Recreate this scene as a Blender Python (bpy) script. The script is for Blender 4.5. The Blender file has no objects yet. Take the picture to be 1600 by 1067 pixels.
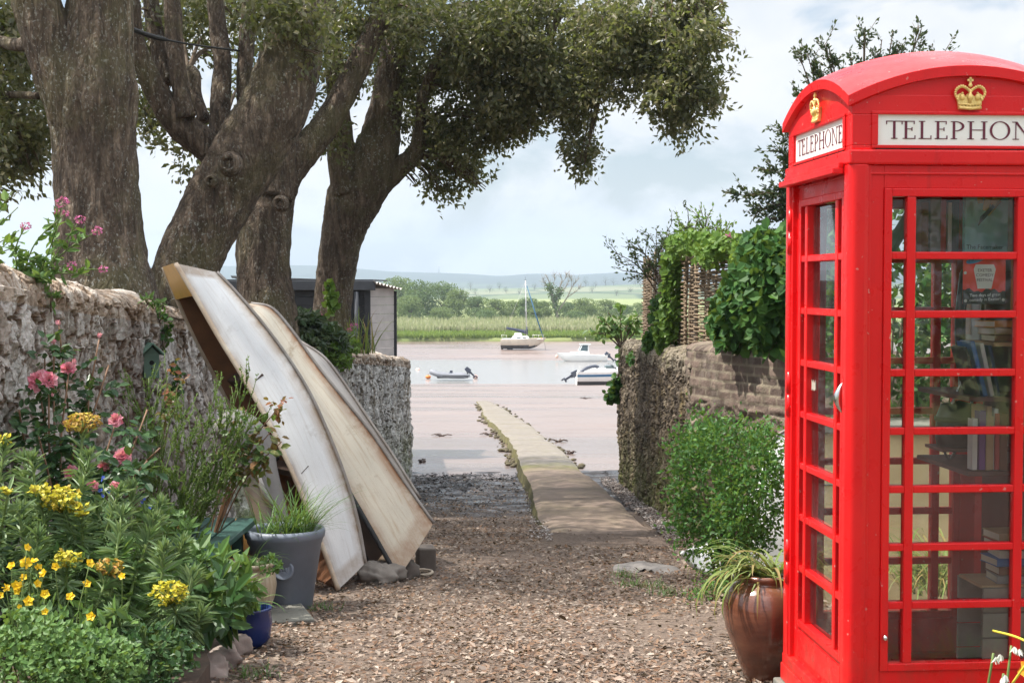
HAZE_D, SUN_AZ_DEG, SUN_E, SKY_S, CLOUD_S, CLOUD_SEED, EXPO = .00036, -95, 4.1, .085, .50, 3.7, 1.0
import bpy, bmesh, math, random
import numpy as np
from mathutils import Vector, Matrix
random.seed(11)
rng = np.random.default_rng(11)
SC = bpy.context.scene
COL = SC.collection
PI = math.pi
R = math.radians
# ------------------------------------------------------------------ camera frame
EYE, FPX = 1.70, 2222.0
PITCH = math.atan(86.5 / FPX)
CP, SP = math.cos(PITCH), math.sin(PITCH)
def P(px, py, d):
    """point in the place seen at photo pixel (px,py), at the real distance d ahead"""
    x, y = (px - 800) / FPX, (533.5 - py) / FPX
    dy, dz = CP + y * SP, -SP + y * CP
    t = d / dy
    return Vector((x * t, d, EYE + dz * t))
def mpp(d):
    return d / FPX
# ground profile
_gd = [-60, 5, 6.6, 8, 9, 21, 30, 47, 60, 80, 106, 122, 140, 168, 200, 400, 5000]
_gz = [0, 0, -.10, -.175, -.246, -1.23, -1.75, -2.45, -3.1, -4.2, -5.6, -6.5, -5.6, -4.85, -4.8, -4.6, -4.6]
def G(d):
    return float(np.interp(d, _gd, _gz))
# ------------------------------------------------------------------ numpy noise
def _hash(ix, iy, iz, seed):
    h = (ix * 374761393 + iy * 668265263 + iz * 1440662683 + seed * 974711) & 0xffffffff
    h = ((h ^ (h >> 13)) * 1274126177) & 0xffffffff
    h = h ^ (h >> 16)
    return (h & 0xffff) / 32767.5 - 1.0
def vn(p, seed=0):
    p = np.asarray(p, float)
    i = np.floor(p).astype(np.int64); f = p - i; f = f * f * (3 - 2 * f)
    out = 0
    for a in (0, 1):
        wa = f[..., 0] if a else 1 - f[..., 0]
        for b in (0, 1):
            wb = f[..., 1] if b else 1 - f[..., 1]
            for c in (0, 1):
                wc = f[..., 2] if c else 1 - f[..., 2]
                out = out + wa * wb * wc * _hash(i[..., 0] + a, i[..., 1] + b, i[..., 2] + c, seed)
    return out
def fbm(p, oct=4, seed=0):
    p = np.asarray(p, float); s = 0; a = .5
    for o in range(oct):
        s = s + a * vn(p * 2 ** o, seed + o); a *= .5
    return s
def voro(u, v, a, b, seed=0, jit=.8):
    """cells of size a x b: returns edge distance (0..), cell random, second random"""
    x, y = u / a, v / b
    row = np.floor(y).astype(np.int64)
    x = x + 0.5 * (row % 2)
    ix, iy = np.floor(x).astype(np.int64), row
    f1 = np.full(x.shape, 9.); f2 = np.full(x.shape, 9.); cid = np.zeros(x.shape); c2 = np.zeros(x.shape)
    for dx in (-1, 0, 1):
        for dy in (-1, 0, 1):
            jx, jy = ix + dx, iy + dy
            z = np.zeros_like(jx)
            cx = jx + .5 + .5 * jit * _hash(jx, jy, z, seed); cy = jy + .5 + .5 * jit * _hash(jx, jy, z + 1, seed)
            dd = np.maximum(np.abs(x - cx), np.abs(y - cy)) * .6 + .4 * np.hypot(x - cx, y - cy)
            r1 = _hash(jx, jy, z + 2, seed) * .5 + .5; r2 = _hash(jx, jy, z + 3, seed) * .5 + .5
            near = dd < f1
            f2 = np.where(near, f1, np.minimum(f2, dd)); f1 = np.where(near, dd, f1)
            cid = np.where(near, r1, cid); c2 = np.where(near, r2, c2)
    return f2 - f1, cid, c2
# ------------------------------------------------------------------ mesh builder
class MB:
    def __init__(s):
        s.V = []; s.F = []; s.M = []; s.n = 0; s.S = []
    def add(s, V, F, m=0, smooth=True):
        V = np.asarray(V, float).reshape(-1, 3)
        F = np.asarray(F, np.int64) if not isinstance(F, list) else F
        if isinstance(F, list):
            by = {}
            for f in F: by.setdefault(len(f), []).append(f)
            for k, fs in by.items(): s._af(np.asarray(fs, np.int64), m, smooth)
        else:
            s._af(F, m, smooth)
        s.V.append(V); s.n += len(V); return s
    def _af(s, F, m, smooth):
        if len(F):
            s.F.append(F + s.n); s.M.append(np.full(len(F), m, np.int32)); s.S.append(np.full(len(F), smooth, bool))
    def box(s, c, size, rot=None, m=0, taper=1.0):
        x, y, z = [k / 2 for k in size]
        V = np.array([[-x, -y, -z], [x, -y, -z], [x, y, -z], [-x, y, -z], [-x * taper, -y * taper, z], [x * taper, -y * taper, z], [x * taper, y * taper, z], [-x * taper, y * taper, z]])
        if rot is not None: V = V @ np.array(rot.to_3x3()).T
        s.add(V + np.array(c), np.array([[0, 3, 2, 1], [4, 5, 6, 7], [0, 1, 5, 4], [1, 2, 6, 5], [2, 3, 7, 6], [3, 0, 4, 7]]), m, False); return s
    def bx(s, x0, x1, y0, y1, z0, z1, m=0):
        return s.box(((x0 + x1) / 2, (y0 + y1) / 2, (z0 + z1) / 2), (x1 - x0, y1 - y0, z1 - z0), None, m)
    def tube(s, pts, r, n=8, m=0, cap=True, smooth=True):
        pts = np.asarray([tuple(p) for p in pts], float); k = len(pts)
        r = np.full(k, r, float) if np.isscalar(r) else np.asarray(r, float)
        T = np.gradient(pts, axis=0); T /= np.linalg.norm(T, axis=1)[:, None] + 1e-9
        up = np.array([0, 0, 1.]) if abs(T[0, 2]) < .9 else np.array([1., 0, 0])
        A = np.cross(T[0], up); A /= np.linalg.norm(A); rings = []
        th = np.arange(n) * 2 * PI / n
        for i in range(k):
            A = A - T[i] * (A @ T[i]); A /= np.linalg.norm(A) + 1e-9; B = np.cross(T[i], A)
            rings.append(pts[i] + r[i] * (np.cos(th)[:, None] * A + np.sin(th)[:, None] * B))
        V = np.concatenate(rings); i = np.arange(k - 1)[:, None] * n; j = np.arange(n)[None]; j2 = (j + 1) % n
        F = np.stack([i + j, i + j2, i + n + j2, i + n + j], -1).reshape(-1, 4)
        L = [F]
        s.add(V, F, m, smooth)
        if cap:
            s.n -= len(V); s._af(np.array([list(range(n))[::-1]]), m, False); s._af(np.array([list(range((k - 1) * n, k * n))]), m, False); s.n += len(V)
        return s
    def lathe(s, prof, n=32, c=(0, 0, 0), m=0, smooth=True, axis=None):
        prof = np.asarray(prof, float); th = np.arange(n) * 2 * PI / n; k = len(prof)
        V = np.stack([prof[:, 0][:, None] * np.cos(th), prof[:, 0][:, None] * np.sin(th), np.repeat(prof[:, 1][:, None], n, 1)], -1).reshape(-1, 3)
        if axis is not None: V = V @ np.array(axis.to_3x3()).T
        V = V + np.array(c)
        i = np.arange(k - 1)[:, None] * n; j = np.arange(n)[None]; j2 = (j + 1) % n
        s.add(V, np.stack([i + j, i + j2, i + n + j2, i + n + j], -1).reshape(-1, 4), m, smooth); return s
    def ball(s, c, r, n=10, m=0, rough=0, seed=0):
        r = (r, r, r) if np.isscalar(r) else r
        k = n // 2 + 1
        ph = np.linspace(0.02, PI - .02, k)[:, None]; th = (np.arange(n) * 2 * PI / n)[None]
        U = np.stack([np.sin(ph) * np.cos(th), np.sin(ph) * np.sin(th), np.cos(ph) + 0 * th], -1).reshape(-1, 3)
        if rough: U = U * (1 + rough * fbm(U * 1.7 + seed * 3.1, 3, seed))[:, None]
        i = np.arange(k - 1)[:, None] * n; j = np.arange(n)[None]; j2 = (j + 1) % n
        s.add(U * np.array(r) + np.array(c), np.stack([i + j, i + n + j, i + n + j2, i + j2], -1).reshape(-1, 4), m); return s
    def prism(s, poly, y0, y1, f=lambda u, w, v: (u, w, v), m=0):
        """extrude a 2D outline (u,v) between depths y0,y1"""
        k = len(poly); V = [f(u, y0, v) for u, v in poly] + [f(u, y1, v) for u, v in poly]
        F = [list(range(k)), list(range(2 * k - 1, k - 1, -1))] + [[(i + 1) % k, i, k + i, k + (i + 1) % k] for i in range(k)]
        s.add(V, F, m, False); return s
    def grid(s, X, m=0, smooth=True, flip=False):
        """X: (a,b,3) array"""
        a, b = X.shape[:2]; i = np.arange(a - 1)[:, None] * b; j = np.arange(b - 1)[None]
        F = np.stack([i + j, i + j + 1, i + b + j + 1, i + b + j], -1).reshape(-1, 4)
        s.add(X.reshape(-1, 3), F[:, ::-1] if flip else F, m, smooth); return s
    def build(s, name, mats, parent=None, bevel=0, attrs=None, loc=None):
        me = bpy.data.meshes.new(name)
        V = np.concatenate(s.V) if s.V else np.zeros((0, 3))
        me.vertices.add(len(V)); me.vertices.foreach_set('co', V.astype(np.float32).ravel())
        tot = np.concatenate([np.full(len(f), f.shape[1]) for f in s.F]); st = np.concatenate([[0], np.cumsum(tot)[:-1]])
        li = np.concatenate([f.ravel() for f in s.F])
        me.loops.add(len(li)); me.loops.foreach_set('vertex_index', li.astype(np.int32))
        me.polygons.add(len(tot)); me.polygons.foreach_set('loop_start', st.astype(np.int32))
        me.polygons.foreach_set('material_index', np.concatenate(s.M)); me.polygons.foreach_set('use_smooth', np.concatenate(s.S))
        me.update(calc_edges=True)
        if attrs:
            for k, a in attrs.items():
                at = me.attributes.new(k, 'FLOAT', 'POINT'); at.data.foreach_set('value', np.asarray(a, np.float32).ravel())
        for mm in (mats if isinstance(mats, (list, tuple)) else [mats]): me.materials.append(mm)
        o = bpy.data.objects.new(name, me); COL.objects.link(o)
        if parent is not None: o.parent = parent
        if loc is not None: o.location = loc
        if bevel:
            b = o.modifiers.new('bevel', 'BEVEL'); b.width = bevel; b.segments = 2; b.limit_method = 'ANGLE'; b.angle_limit = R(40)
        return o
def tag(o, label=None, cat=None, group=None, kind=None):
    if label: o['label'] = label
    if cat: o['category'] = cat
    if group: o['group'] = group
    if kind: o['kind'] = kind
    return o
def thing(name, label, cat, loc=(0, 0, 0), rz=0, group=None):
    o = bpy.data.objects.new(name, None); COL.objects.link(o); o.location = loc; o.rotation_euler = (0, 0, rz)
    o.empty_display_size = .1
    return tag(o, label, cat, group)
def dup(o, loc=None, rz=None, scale=None, label=None, parent=None):
    c = o.copy(); COL.objects.link(c)
    if parent is not None: c.parent = parent
    if loc is not None: c.location = loc
    if rz is not None: c.rotation_euler = (0, 0, rz)
    if scale is not None: c.scale = (scale,) * 3 if np.isscalar(scale) else scale
    if label: c['label'] = label
    for ch in list(o.children): dup(ch, parent=c)
    return c
def spline(pts, k=6):
    """Catmull-Rom through pts (any dimension)"""
    p = np.asarray(pts, float); p = np.vstack([2 * p[0] - p[1], p, 2 * p[-1] - p[-2]]); out = []
    for i in range(1, len(p) - 2):
        for t in np.arange(k) / k:
            a, b, c, d = p[i - 1], p[i], p[i + 1], p[i + 2]
            out.append(.5 * (2 * b + (c - a) * t + (2 * a - 5 * b + 4 * c - d) * t * t + (3 * b - a - 3 * c + d) * t ** 3))
    out.append(p[-2]); return np.array(out)
def unit(v):
    return v / (np.linalg.norm(v, axis=-1, keepdims=True) + 1e-9)
def rdirs(n, up=0.0):
    v = rng.normal(size=(n, 3)); v[:, 2] += up; return unit(v)
def leaf_mesh(mb, pos, axis, size, aspect=.45, fold=.15, m=0, full=False, face=None):
    """leaf-shaped faces at pos pointing along axis. full: six-point leaf with a folded midrib, else one rhomb"""
    pos = np.asarray(pos, float).reshape(-1, 3); n = len(pos)
    if n == 0: return
    axis = unit(np.asarray(axis, float)); size = np.broadcast_to(np.asarray(size, float), (n,))[:, None]
    ref = rng.normal(size=(n, 3)) if face is None else unit(np.asarray(face, float).reshape(-1, 3) + .35 * rng.normal(size=(n, 3)))
    side = unit(np.cross(axis, ref)); nor = np.cross(side, axis); w = size * aspect * .5
    if not full:
        V = np.stack([pos, pos + axis * size * .45 + side * w + nor * w * fold, pos + axis * size, pos + axis * size * .45 - side * w + nor * w * fold], 1)
        F = np.arange(n)[:, None] * 4 + np.array([0, 1, 2, 3])
    else:
        def q(t, sgn, wf): return pos + axis * size * t + side * w * sgn * wf + nor * w * wf * fold * 2 - nor * size * .18 * t * t
        V = np.stack([q(0, 0, 0), q(.28, 1, .85), q(.65, 1, .9), q(1, 0, 0), q(.65, -1, .9), q(.28, -1, .85)], 1)
        F = (np.arange(n)[:, None, None] * 6 + np.array([[0, 1, 2, 3], [0, 3, 4, 5]])).reshape(-1, 4)
    mb.add(V.reshape(-1, 3), F, m, False)
def blade(mb, p0, az, length, width, rise=1.2, droop=1.6, seg=7, m=0):
    """one strap leaf: leaves p0 at elevation rise, bends over by droop radians"""
    p = np.array(p0, float); pts = [p.copy()]; e = rise
    for i in range(seg):
        dl = length / seg
        p = p + dl * np.array([math.cos(az) * math.cos(e), math.sin(az) * math.cos(e), math.sin(e)]); e -= droop / seg * (0.5 + i / seg)
        pts.append(p.copy())
    pts = np.array(pts); t = np.linspace(0, 1, seg + 1)
    w = width * .5 * np.minimum(1, .55 + t * 2) * np.sqrt(np.clip(1 - t, 0.004, 1))
    s = np.array([-math.sin(az), math.cos(az), 0])
    cup = np.array([0, 0, 1.]) * .25
    X = np.stack([pts - w[:, None] * s + w[:, None] * cup, pts, pts + w[:, None] * s + w[:, None] * cup], 1)
    mb.grid(X, m)
def ell(n, c, r, shell=.5):
    """n random points in an ellipsoid, biased to its outside"""
    v = unit(rng.normal(size=(n, 3))); t = rng.random(n) ** (1 / 3) * (1 - shell) + shell * rng.random(n) ** .15
    return np.array(c) + v * t[:, None] * np.array(r)
# ------------------------------------------------------------------ materials
class NT:
    def __init__(s, name):
        s.mat = bpy.data.materials.new(name); s.mat.use_nodes = True; s.t = s.mat.node_tree; s.t.nodes.clear()
        s.out = s.n('ShaderNodeOutputMaterial')
    def n(s, typ, **kw):
        nd = s.t.nodes.new(typ)
        for k, v in kw.items():
            if k.startswith('_'): setattr(nd, k[1:], v)
            else: s.set(nd, k, v)
        return nd
    def set(s, nd, k, v):
        k = k.replace('__', ' ')
        sock = nd.inputs[int(k[1:])] if k[0] == 'i' and k[1:].isdigit() else nd.inputs[k]
        if isinstance(v, bpy.types.NodeSocket): s.t.links.new(v, sock)
        elif isinstance(v, (tuple, list)) and sock.type == 'RGBA' and len(v) == 3: sock.default_value = (*v, 1)
        else: sock.default_value = v
    def coord(s, scale=(1, 1, 1), kind='Object'):
        tc = s.n('ShaderNodeTexCoord'); mp = s.n('ShaderNodeMapping', Vector=tc.outputs[kind]); mp.inputs['Scale'].default_value = scale
        return mp.outputs[0]
    def noise(s, vec, scale, detail=4, rough=.55, dist=0):
        return s.n('ShaderNodeTexNoise', Vector=vec, Scale=scale, Detail=detail, Roughness=rough, Distortion=dist).outputs['Fac']
    def ramp(s, fac, stops, interp='LINEAR'):
        r = s.n('ShaderNodeValToRGB', Fac=fac); e = r.color_ramp.elements; r.color_ramp.interpolation = interp
        while len(e) < len(stops): e.new(.5)
        for el, (p, c) in zip(e, stops):
            el.position = p; el.color = (*c, 1) if isinstance(c, tuple) else (c, c, c, 1)
        return r.outputs['Color']
    def mix(s, fac, a, b, mode='MIX'):
        m = s.n('ShaderNodeMix', _data_type='RGBA', _blend_type=mode)
        for i, v in ((0, fac), (6, a), (7, b)):
            if isinstance(v, bpy.types.NodeSocket): s.t.links.new(v, m.inputs[i])
            elif i: m.inputs[i].default_value = (*v, 1) if isinstance(v, (tuple, list)) else (v, v, v, 1)
            else: m.inputs[0].default_value = v
        return m.outputs[2]
    def math(s, op, a, b=0.0, clamp=False):
        m = s.n('ShaderNodeMath', _operation=op, _use_clamp=clamp)
        for i, v in ((0, a), (1, b)):
            if isinstance(v, bpy.types.NodeSocket): s.t.links.new(v, m.inputs[i])
            else: m.inputs[i].default_value = v
        return m.outputs[0]
    def attr(s, name): return s.n('ShaderNodeAttribute', _attribute_name=name).outputs['Fac']
    def island(s): return s.n('ShaderNodeNewGeometry').outputs['Random Per Island']
    def bump(s, h, strength=.5, dist=.01): return s.n('ShaderNodeBump', Height=h, Strength=strength, Distance=dist).outputs[0]
    def pbr(s, col, rough=.6, normal=None, **kw):
        b = s.n('ShaderNodeBsdfPrincipled'); s.set(b, 'Base__Color', col); s.set(b, 'Roughness', rough)
        if normal is not None: s.set(b, 'Normal', normal)
        for k, v in kw.items(): s.set(b, k, v)
        s.t.links.new(b.outputs[0], s.out.inputs['Surface']); s.b = b; return s.mat
def plain(name, col, rough=.5, var=.12, scale=12, bump=.0, **kw):
    t = NT(name); v = t.coord(); f = t.noise(v, scale, 5)
    c = t.ramp(f, [(.25, tuple(max(0, k * (1 - var)) for k in col)), (.75, tuple(min(1, k * (1 + var)) for k in col))])
    return t.pbr(c, rough, t.bump(t.noise(v, scale * 4, 3), bump, .004) if bump else None, **kw)
def leafmat(name, cols, rough=.45, trans=.35, spec=.4):
    """cols: list of colours spread over the leaves at random"""
    t = NT(name); k = len(cols)
    c = t.ramp(t.island(), [((i + .5) / k, col) for i, col in enumerate(cols)])
    v = t.coord(); c = t.mix(t.math('MULTIPLY', t.noise(v, 3.0, 3), .45), c, (.0, .0, .0), 'MULTIPLY') if False else c
    p = t.n('ShaderNodeBsdfPrincipled'); t.set(p, 'Base__Color', c); t.set(p, 'Roughness', rough); t.set(p, 'Specular__IOR__Level', spec)
    tr = t.n('ShaderNodeBsdfTranslucent', Color=t.mix(.5, c, (.25, .32, .04)))
    m = t.n('ShaderNodeMixShader', Fac=trans, i1=p.outputs[0], i2=tr.outputs[0])
    t.t.links.new(m.outputs[0], t.out.inputs['Surface']); return t.mat
M = {}
def _mats():
    # red paint: glossy, slightly orange-peel, with small chips and sun-faded patches
    t = NT('red_paint'); v = t.coord()
    c = t.mix(t.ramp(t.noise(v, 2.2, 4), [(.4, 0.0), (.75, .6)]), (.66, .008, .011), (.74, .020, .016))
    chip = t.ramp(t.noise(v, 46, 2, .4), [(.725, 0.0), (.75, .8)]); c = t.mix(chip, c, (.62, .22, .19))
    dirt = t.ramp(t.noise(t.coord((6, 6, 1)), 3, 5), [(.60, 0.0), (.85, .35)]); c = t.mix(dirt, c, (.30, .01, .01))
    zz = t.n('ShaderNodeSeparateXYZ', Vector=t.coord(kind='Object')).outputs[2]; base = t.math('SUBTRACT', 1.0, t.math('MULTIPLY', zz, 2.6), True)
    c = t.mix(t.math('MULTIPLY', base, t.ramp(t.noise(t.coord((1, 1, .5)), 11, 7, .7), [(.45, 0.0), (.65, .75)])), c, (.20, .055, .035))
    c = t.mix(t.ramp(t.noise(t.coord((1, 1, .12)), 26, 5, .6), [(.62, 0.0), (.74, .35)]), c, (.36, .012, .012))
    M['red'] = t.pbr(c, t.ramp(t.noise(v, 9, 3), [(.3, .22), (.7, .42)]), t.bump(t.noise(v, 130, 2), .22, .003), Specular__IOR__Level=.28, Coat__Weight=.12, Coat__Roughness=.12)
    M['gold'] = plain('gold_leaf', (.86, .60, .22), .35, .2, 60, .5, Metallic=.35)
    t = NT('glass'); fr = t.n('ShaderNodeFresnel', IOR=1.5)
    g = t.n('ShaderNodeBsdfGlossy', Roughness=.02, Color=(1, 1, 1)); tp = t.n('ShaderNodeBsdfTransparent', Color=(.94, .96, .95))
    v = t.coord(); smear = t.ramp(t.noise(t.coord((1, 1, .4)), 9, 5), [(.45, 0.015), (.8, .07)])
    df = t.n('ShaderNodeBsdfDiffuse', Color=(.5, .52, .52))
    m1 = t.n('ShaderNodeMixShader', Fac=t.math('ADD', fr.outputs[0], .015), i1=tp.outputs[0], i2=g.outputs[0])
    m2 = t.n('ShaderNodeMixShader', Fac=smear, i1=m1.outputs[0], i2=df.outputs[0]); t.t.links.new(m2.outputs[0], t.out.inputs['Surface']); M['glass'] = t.mat
    t = NT('opal_glass'); v = t.coord()
    c = t.mix(t.ramp(t.noise(v, 7, 5), [(.55, 0.0), (.8, .5)]), (.84, .83, .79), (.70, .64, .52)); M['opal'] = t.pbr(c, .25)
    M['lettering'] = plain('maroon_lettering', (.13, .012, .035), .5)
    M['chrome'] = plain('worn_chrome', (.62, .62, .60), .25, .1, 20, .1, Metallic=1.0)
    M['dark'] = plain('recess_shade', (.012, .012, .012), .9)  # flat black, stands for the shade inside slots and holes
    M['black'] = plain('black_plastic', (.02, .02, .022), .4)
    M['steel'] = plain('brushed_steel', (.35, .35, .35), .4, .15, 8, .1, Metallic=.9)
    M['interior_panel'] = plain('brown_interior_panel', (.13, .05, .04), .6, .25, 6, .1)
    # bark
    def bark(name, a, b, green):
        t = NT(name); v = t.coord((1, 1, .34)); n1 = t.noise(t.coord((1, 1, .17)), 19, 8, .62, .5); n2 = t.n('ShaderNodeTexVoronoi', _feature='DISTANCE_TO_EDGE', Vector=v, Scale=34.0, Randomness=1.0).outputs[0]; n3 = t.noise(t.coord((1, 1, .5)), 2.2, 6, .6)
        c = t.ramp(n1, [(.36, tuple(k * .45 for k in a)), (.46, a), (.66, b)])
        c = t.mix(t.ramp(n3, [(.35, .6), (.65, 0.0)]), c, tuple(k * .6 for k in a))
        crack = t.ramp(n2, [(0.0, 1.0), (.13, 0.0)]); c = t.mix(t.math('MULTIPLY', crack, .35), c, tuple(k * .35 for k in a))
        c = t.mix(t.ramp(t.noise(t.coord(), 1.3, 5, .65), [(.47, 0.0), (.62, .7)]), c, green)
        li = t.ramp(t.noise(t.coord((1, 1, .75)), 44, 4, .6), [(.575, 0.0), (.62, .65)]); patch = t.ramp(t.noise(t.coord((1, 1, .6)), 1.9, 5, .65), [(.42, .22), (.58, 1.0)])
        c = t.mix(t.math('MULTIPLY', li, patch), c, (.42, .42, .37))
        h = t.math('ADD', t.math('MULTIPLY', t.ramp(n1, [(.34, 0.0), (.6, 1.0)]), .8), t.math('MULTIPLY', t.ramp(n2, [(0, 0.0), (.3, 1.0)]), .35))
        return t.pbr(c, .92, t.bump(h, 1.0, .03))
    M['bark'] = bark('oak_bark', (.115, .080, .055), (.29, .215, .155), (.14, .125, .058))
    M['bark_grey'] = bark('grey_oak_bark', (.09, .075, .06), (.25, .21, .17), (.12, .11, .06))
    M['twig'] = plain('twig', (.12, .085, .055), .8, .3, 20)
    M['stem'] = plain('green_stem', (.13, .19, .05), .6, .2, 20)
    M['redstem'] = plain('reddish_stem', (.20, .11, .06), .6, .2, 20)
    # walls with per-stone attributes cell, cell2, edge
    def wall(name, stops, mortar, lichen, licamt, streak=0, moss=(.09, .11, .02), mossamt=.0, stain=None):
        t = NT(name); v = t.coord(); ce = t.attr('cell'); ed = t.attr('edge')
        c = t.ramp(ce, stops); n = t.noise(v, 9, 7, .65)
        c = t.mix(.75, c, t.ramp(n, [(.2, .35), (.8, .75)]), 'MULTIPLY'); c = t.mix(1.0, c, (1.9, 1.9, 1.9), 'MULTIPLY')
        li = t.ramp(t.noise(t.coord((1, 1, .5)), 5.5, 8, .72), [(.54, 0.0), (.60, licamt)]); c = t.mix(li, c, lichen)
        sp = t.ramp(t.noise(v, 40, 4, .6), [(.62, 0.0), (.7, licamt)]); c = t.mix(sp, c, lichen)
        if stain: c = t.mix(t.ramp(t.noise(t.coord((1.2, 1.2, .45)), 4.5, 6, .7), [(.5, 0.0), (.66, .8)]), c, stain)
        c = t.mix(t.math('MULTIPLY', t.ramp(ed, [(.05, 1.0), (.16, 0.0)]), t.ramp(t.noise(v, 4.0, 4), [(.3, .45), (.55, 1.0)])), c, mortar)
        if mossamt:
            z = t.n('ShaderNodeSeparateXYZ', Vector=t.attrv('low') if False else v).outputs[2]
            lo = t.attr('low'); c = t.mix(t.math('MULTIPLY', t.ramp(t.noise(v, 3.2, 6, .7), [(.38, 0.0), (.58, 1.0)]), t.math('MULTIPLY', lo, mossamt)), c, moss)
        return t.pbr(c, .92, t.bump(t.math('ADD', n, t.math('MULTIPLY', t.noise(v, 60, 4), .4)), .9, .02))
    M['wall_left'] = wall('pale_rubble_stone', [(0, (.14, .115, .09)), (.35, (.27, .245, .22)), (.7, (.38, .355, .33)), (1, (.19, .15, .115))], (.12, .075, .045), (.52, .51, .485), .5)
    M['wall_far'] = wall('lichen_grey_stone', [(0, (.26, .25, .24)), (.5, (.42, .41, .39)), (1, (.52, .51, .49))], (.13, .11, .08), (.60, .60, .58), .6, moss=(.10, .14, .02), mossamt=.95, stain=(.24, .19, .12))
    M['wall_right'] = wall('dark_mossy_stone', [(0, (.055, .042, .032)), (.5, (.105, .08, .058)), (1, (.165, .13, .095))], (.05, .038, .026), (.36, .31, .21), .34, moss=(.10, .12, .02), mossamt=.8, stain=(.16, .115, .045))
    M['wall_brick'] = wall('old_red_brick', [(0, (.065, .045, .036)), (.5, (.11, .076, .060)), (1, (.16, .115, .09))], (.25, .21, .15), (.30, .26, .22), .25, stain=(.12, .10, .07))
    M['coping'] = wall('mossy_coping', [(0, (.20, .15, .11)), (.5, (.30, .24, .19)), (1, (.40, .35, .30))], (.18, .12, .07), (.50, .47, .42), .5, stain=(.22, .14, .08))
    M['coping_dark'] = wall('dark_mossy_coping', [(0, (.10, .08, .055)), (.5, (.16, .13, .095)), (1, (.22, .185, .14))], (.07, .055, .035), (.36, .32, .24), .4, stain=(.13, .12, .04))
    t = NT('tan_render'); v = t.coord(); M['tan'] = t.pbr(t.ramp(t.noise(v, 5, 6), [(.3, (.46, .34, .17)), (.7, (.58, .46, .26))]), .9, t.bump(t.noise(v, 90, 3), .5, .004))
    # ground
    t = NT('leaf_mould_path'); v = t.coord(kind='Object'); n = t.noise(v, 34, 8, .7); n2 = t.noise(v, .9, 4)
    c = t.ramp(n, [(.28, (.050, .036, .026)), (.5, (.145, .104, .077)), (.64, (.235, .18, .136)), (.76, (.40, .33, .27))])
    c = t.mix(t.ramp(n2, [(.35, 0.0), (.7, .5)]), c, (.18, .13, .105))
    y = t.n('ShaderNodeSeparateXYZ', Vector=v).outputs[1]
    wet = t.math('MULTIPLY', t.math('SUBTRACT', t.math('ADD', y, t.math('MULTIPLY', t.noise(v, 1.4, 5),  4.0)), 16.6), .4, True)
    c = t.mix(wet, c, t.ramp(t.noise(v, 16, 6, .7), [(.35, (.012, .010, .010)), (.7, (.05, .040, .036))]))
    ro = t.math('SUBTRACT', .95, t.math('MULTIPLY', wet, t.ramp(t.noise(v, 3.5, 5), [(.40, .10), (.62, .75)])))
    M['path'] = t.pbr(c, ro, t.bump(t.math('ADD', n, t.noise(v, 9, 5)), t.math('SUBTRACT', .8, t.math('MULTIPLY', wet, .62)), .03))
    t = NT('wet_mud'); v = t.coord((1, 1, 1)); vs = t.coord((.25, 1, 1)); n = t.noise(vs, 1.6, 8, .62); n2 = t.noise(t.coord((.12, .5, 1)), .35, 5)
    c = t.ramp(n2, [(.3, (.165, .122, .103)), (.7, (.24, .188, .168))]); c = t.mix(t.ramp(n, [(.55, 0.0), (.72, .75)]), c, (.15, .085, .06))
    M['mud'] = t.pbr(c, t.ramp(n2, [(.35, .20), (.7, .46)]), t.bump(n, .35, .05), Specular__IOR__Level=.5)
    t = NT('estuary_water'); v = t.coord((.35, 1, 1)); M['water'] = t.pbr((.22, .215, .21), .20, t.bump(t.noise(v, 3.2, 5, .6), .10, .02), IOR=1.33)
    t = NT('concrete_causeway'); v = t.coord(); n = t.noise(v, 7, 8, .65)
    c = t.ramp(n, [(.3, (.15, .132, .116)), (.7, (.235, .208, .182))])
    y = t.n('ShaderNodeSeparateXYZ', Vector=v).outputs[1]
    c = t.mix(t.math('MULTIPLY', t.math('SUBTRACT', 22.5, y, True), .75), c, t.ramp(n, [(.3, (.165, .115, .085)), (.7, (.27, .19, .145))]))
    jt = t.math('FRACT', t.math('MULTIPLY', t.math('ADD', y, t.math('MULTIPLY', t.noise(v, 3.0, 4), .35)), .46)); c = t.mix(t.ramp(jt, [(0.0, .8), (.035, 0.0), (.97, 0.0), (1.0, .8)]), c, (.09, .07, .045)); c = t.mix(t.ramp(t.noise(t.coord((1, 1, 1)), 1.1, 6, .7), [(.5, 0.0), (.62, .45)]), c, (.16, .125, .09))
    mo = t.math('MULTIPLY', t.ramp(t.math('ABSOLUTE', t.math('SUBTRACT', y, 22.0)), [(0.0, .8), (.9, .25), (1.0, .15)]), t.ramp(t.noise(t.coord((1, .5, 1)), 2.3, 6, .7), [(.38, 0.0), (.62, 1.0)]))
    c = t.mix(mo, c, (.15, .15, .03))
    M['causeway'] = t.pbr(c, .9, t.bump(n, .6, .02)); M['causeway_side'] = plain('mossy_concrete_side', (.11, .10, .035), .95, .5, 6, .8)
    t = NT('marsh_turf'); v = t.coord(); M['marsh'] = t.pbr(t.ramp(t.noise(v, .15, 6), [(.3, (.16, .20, .06)), (.7, (.24, .27, .10))]), .9)
    M['earth'] = plain('garden_earth', (.075, .05, .035), .95, .4, 9, .8)
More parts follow.
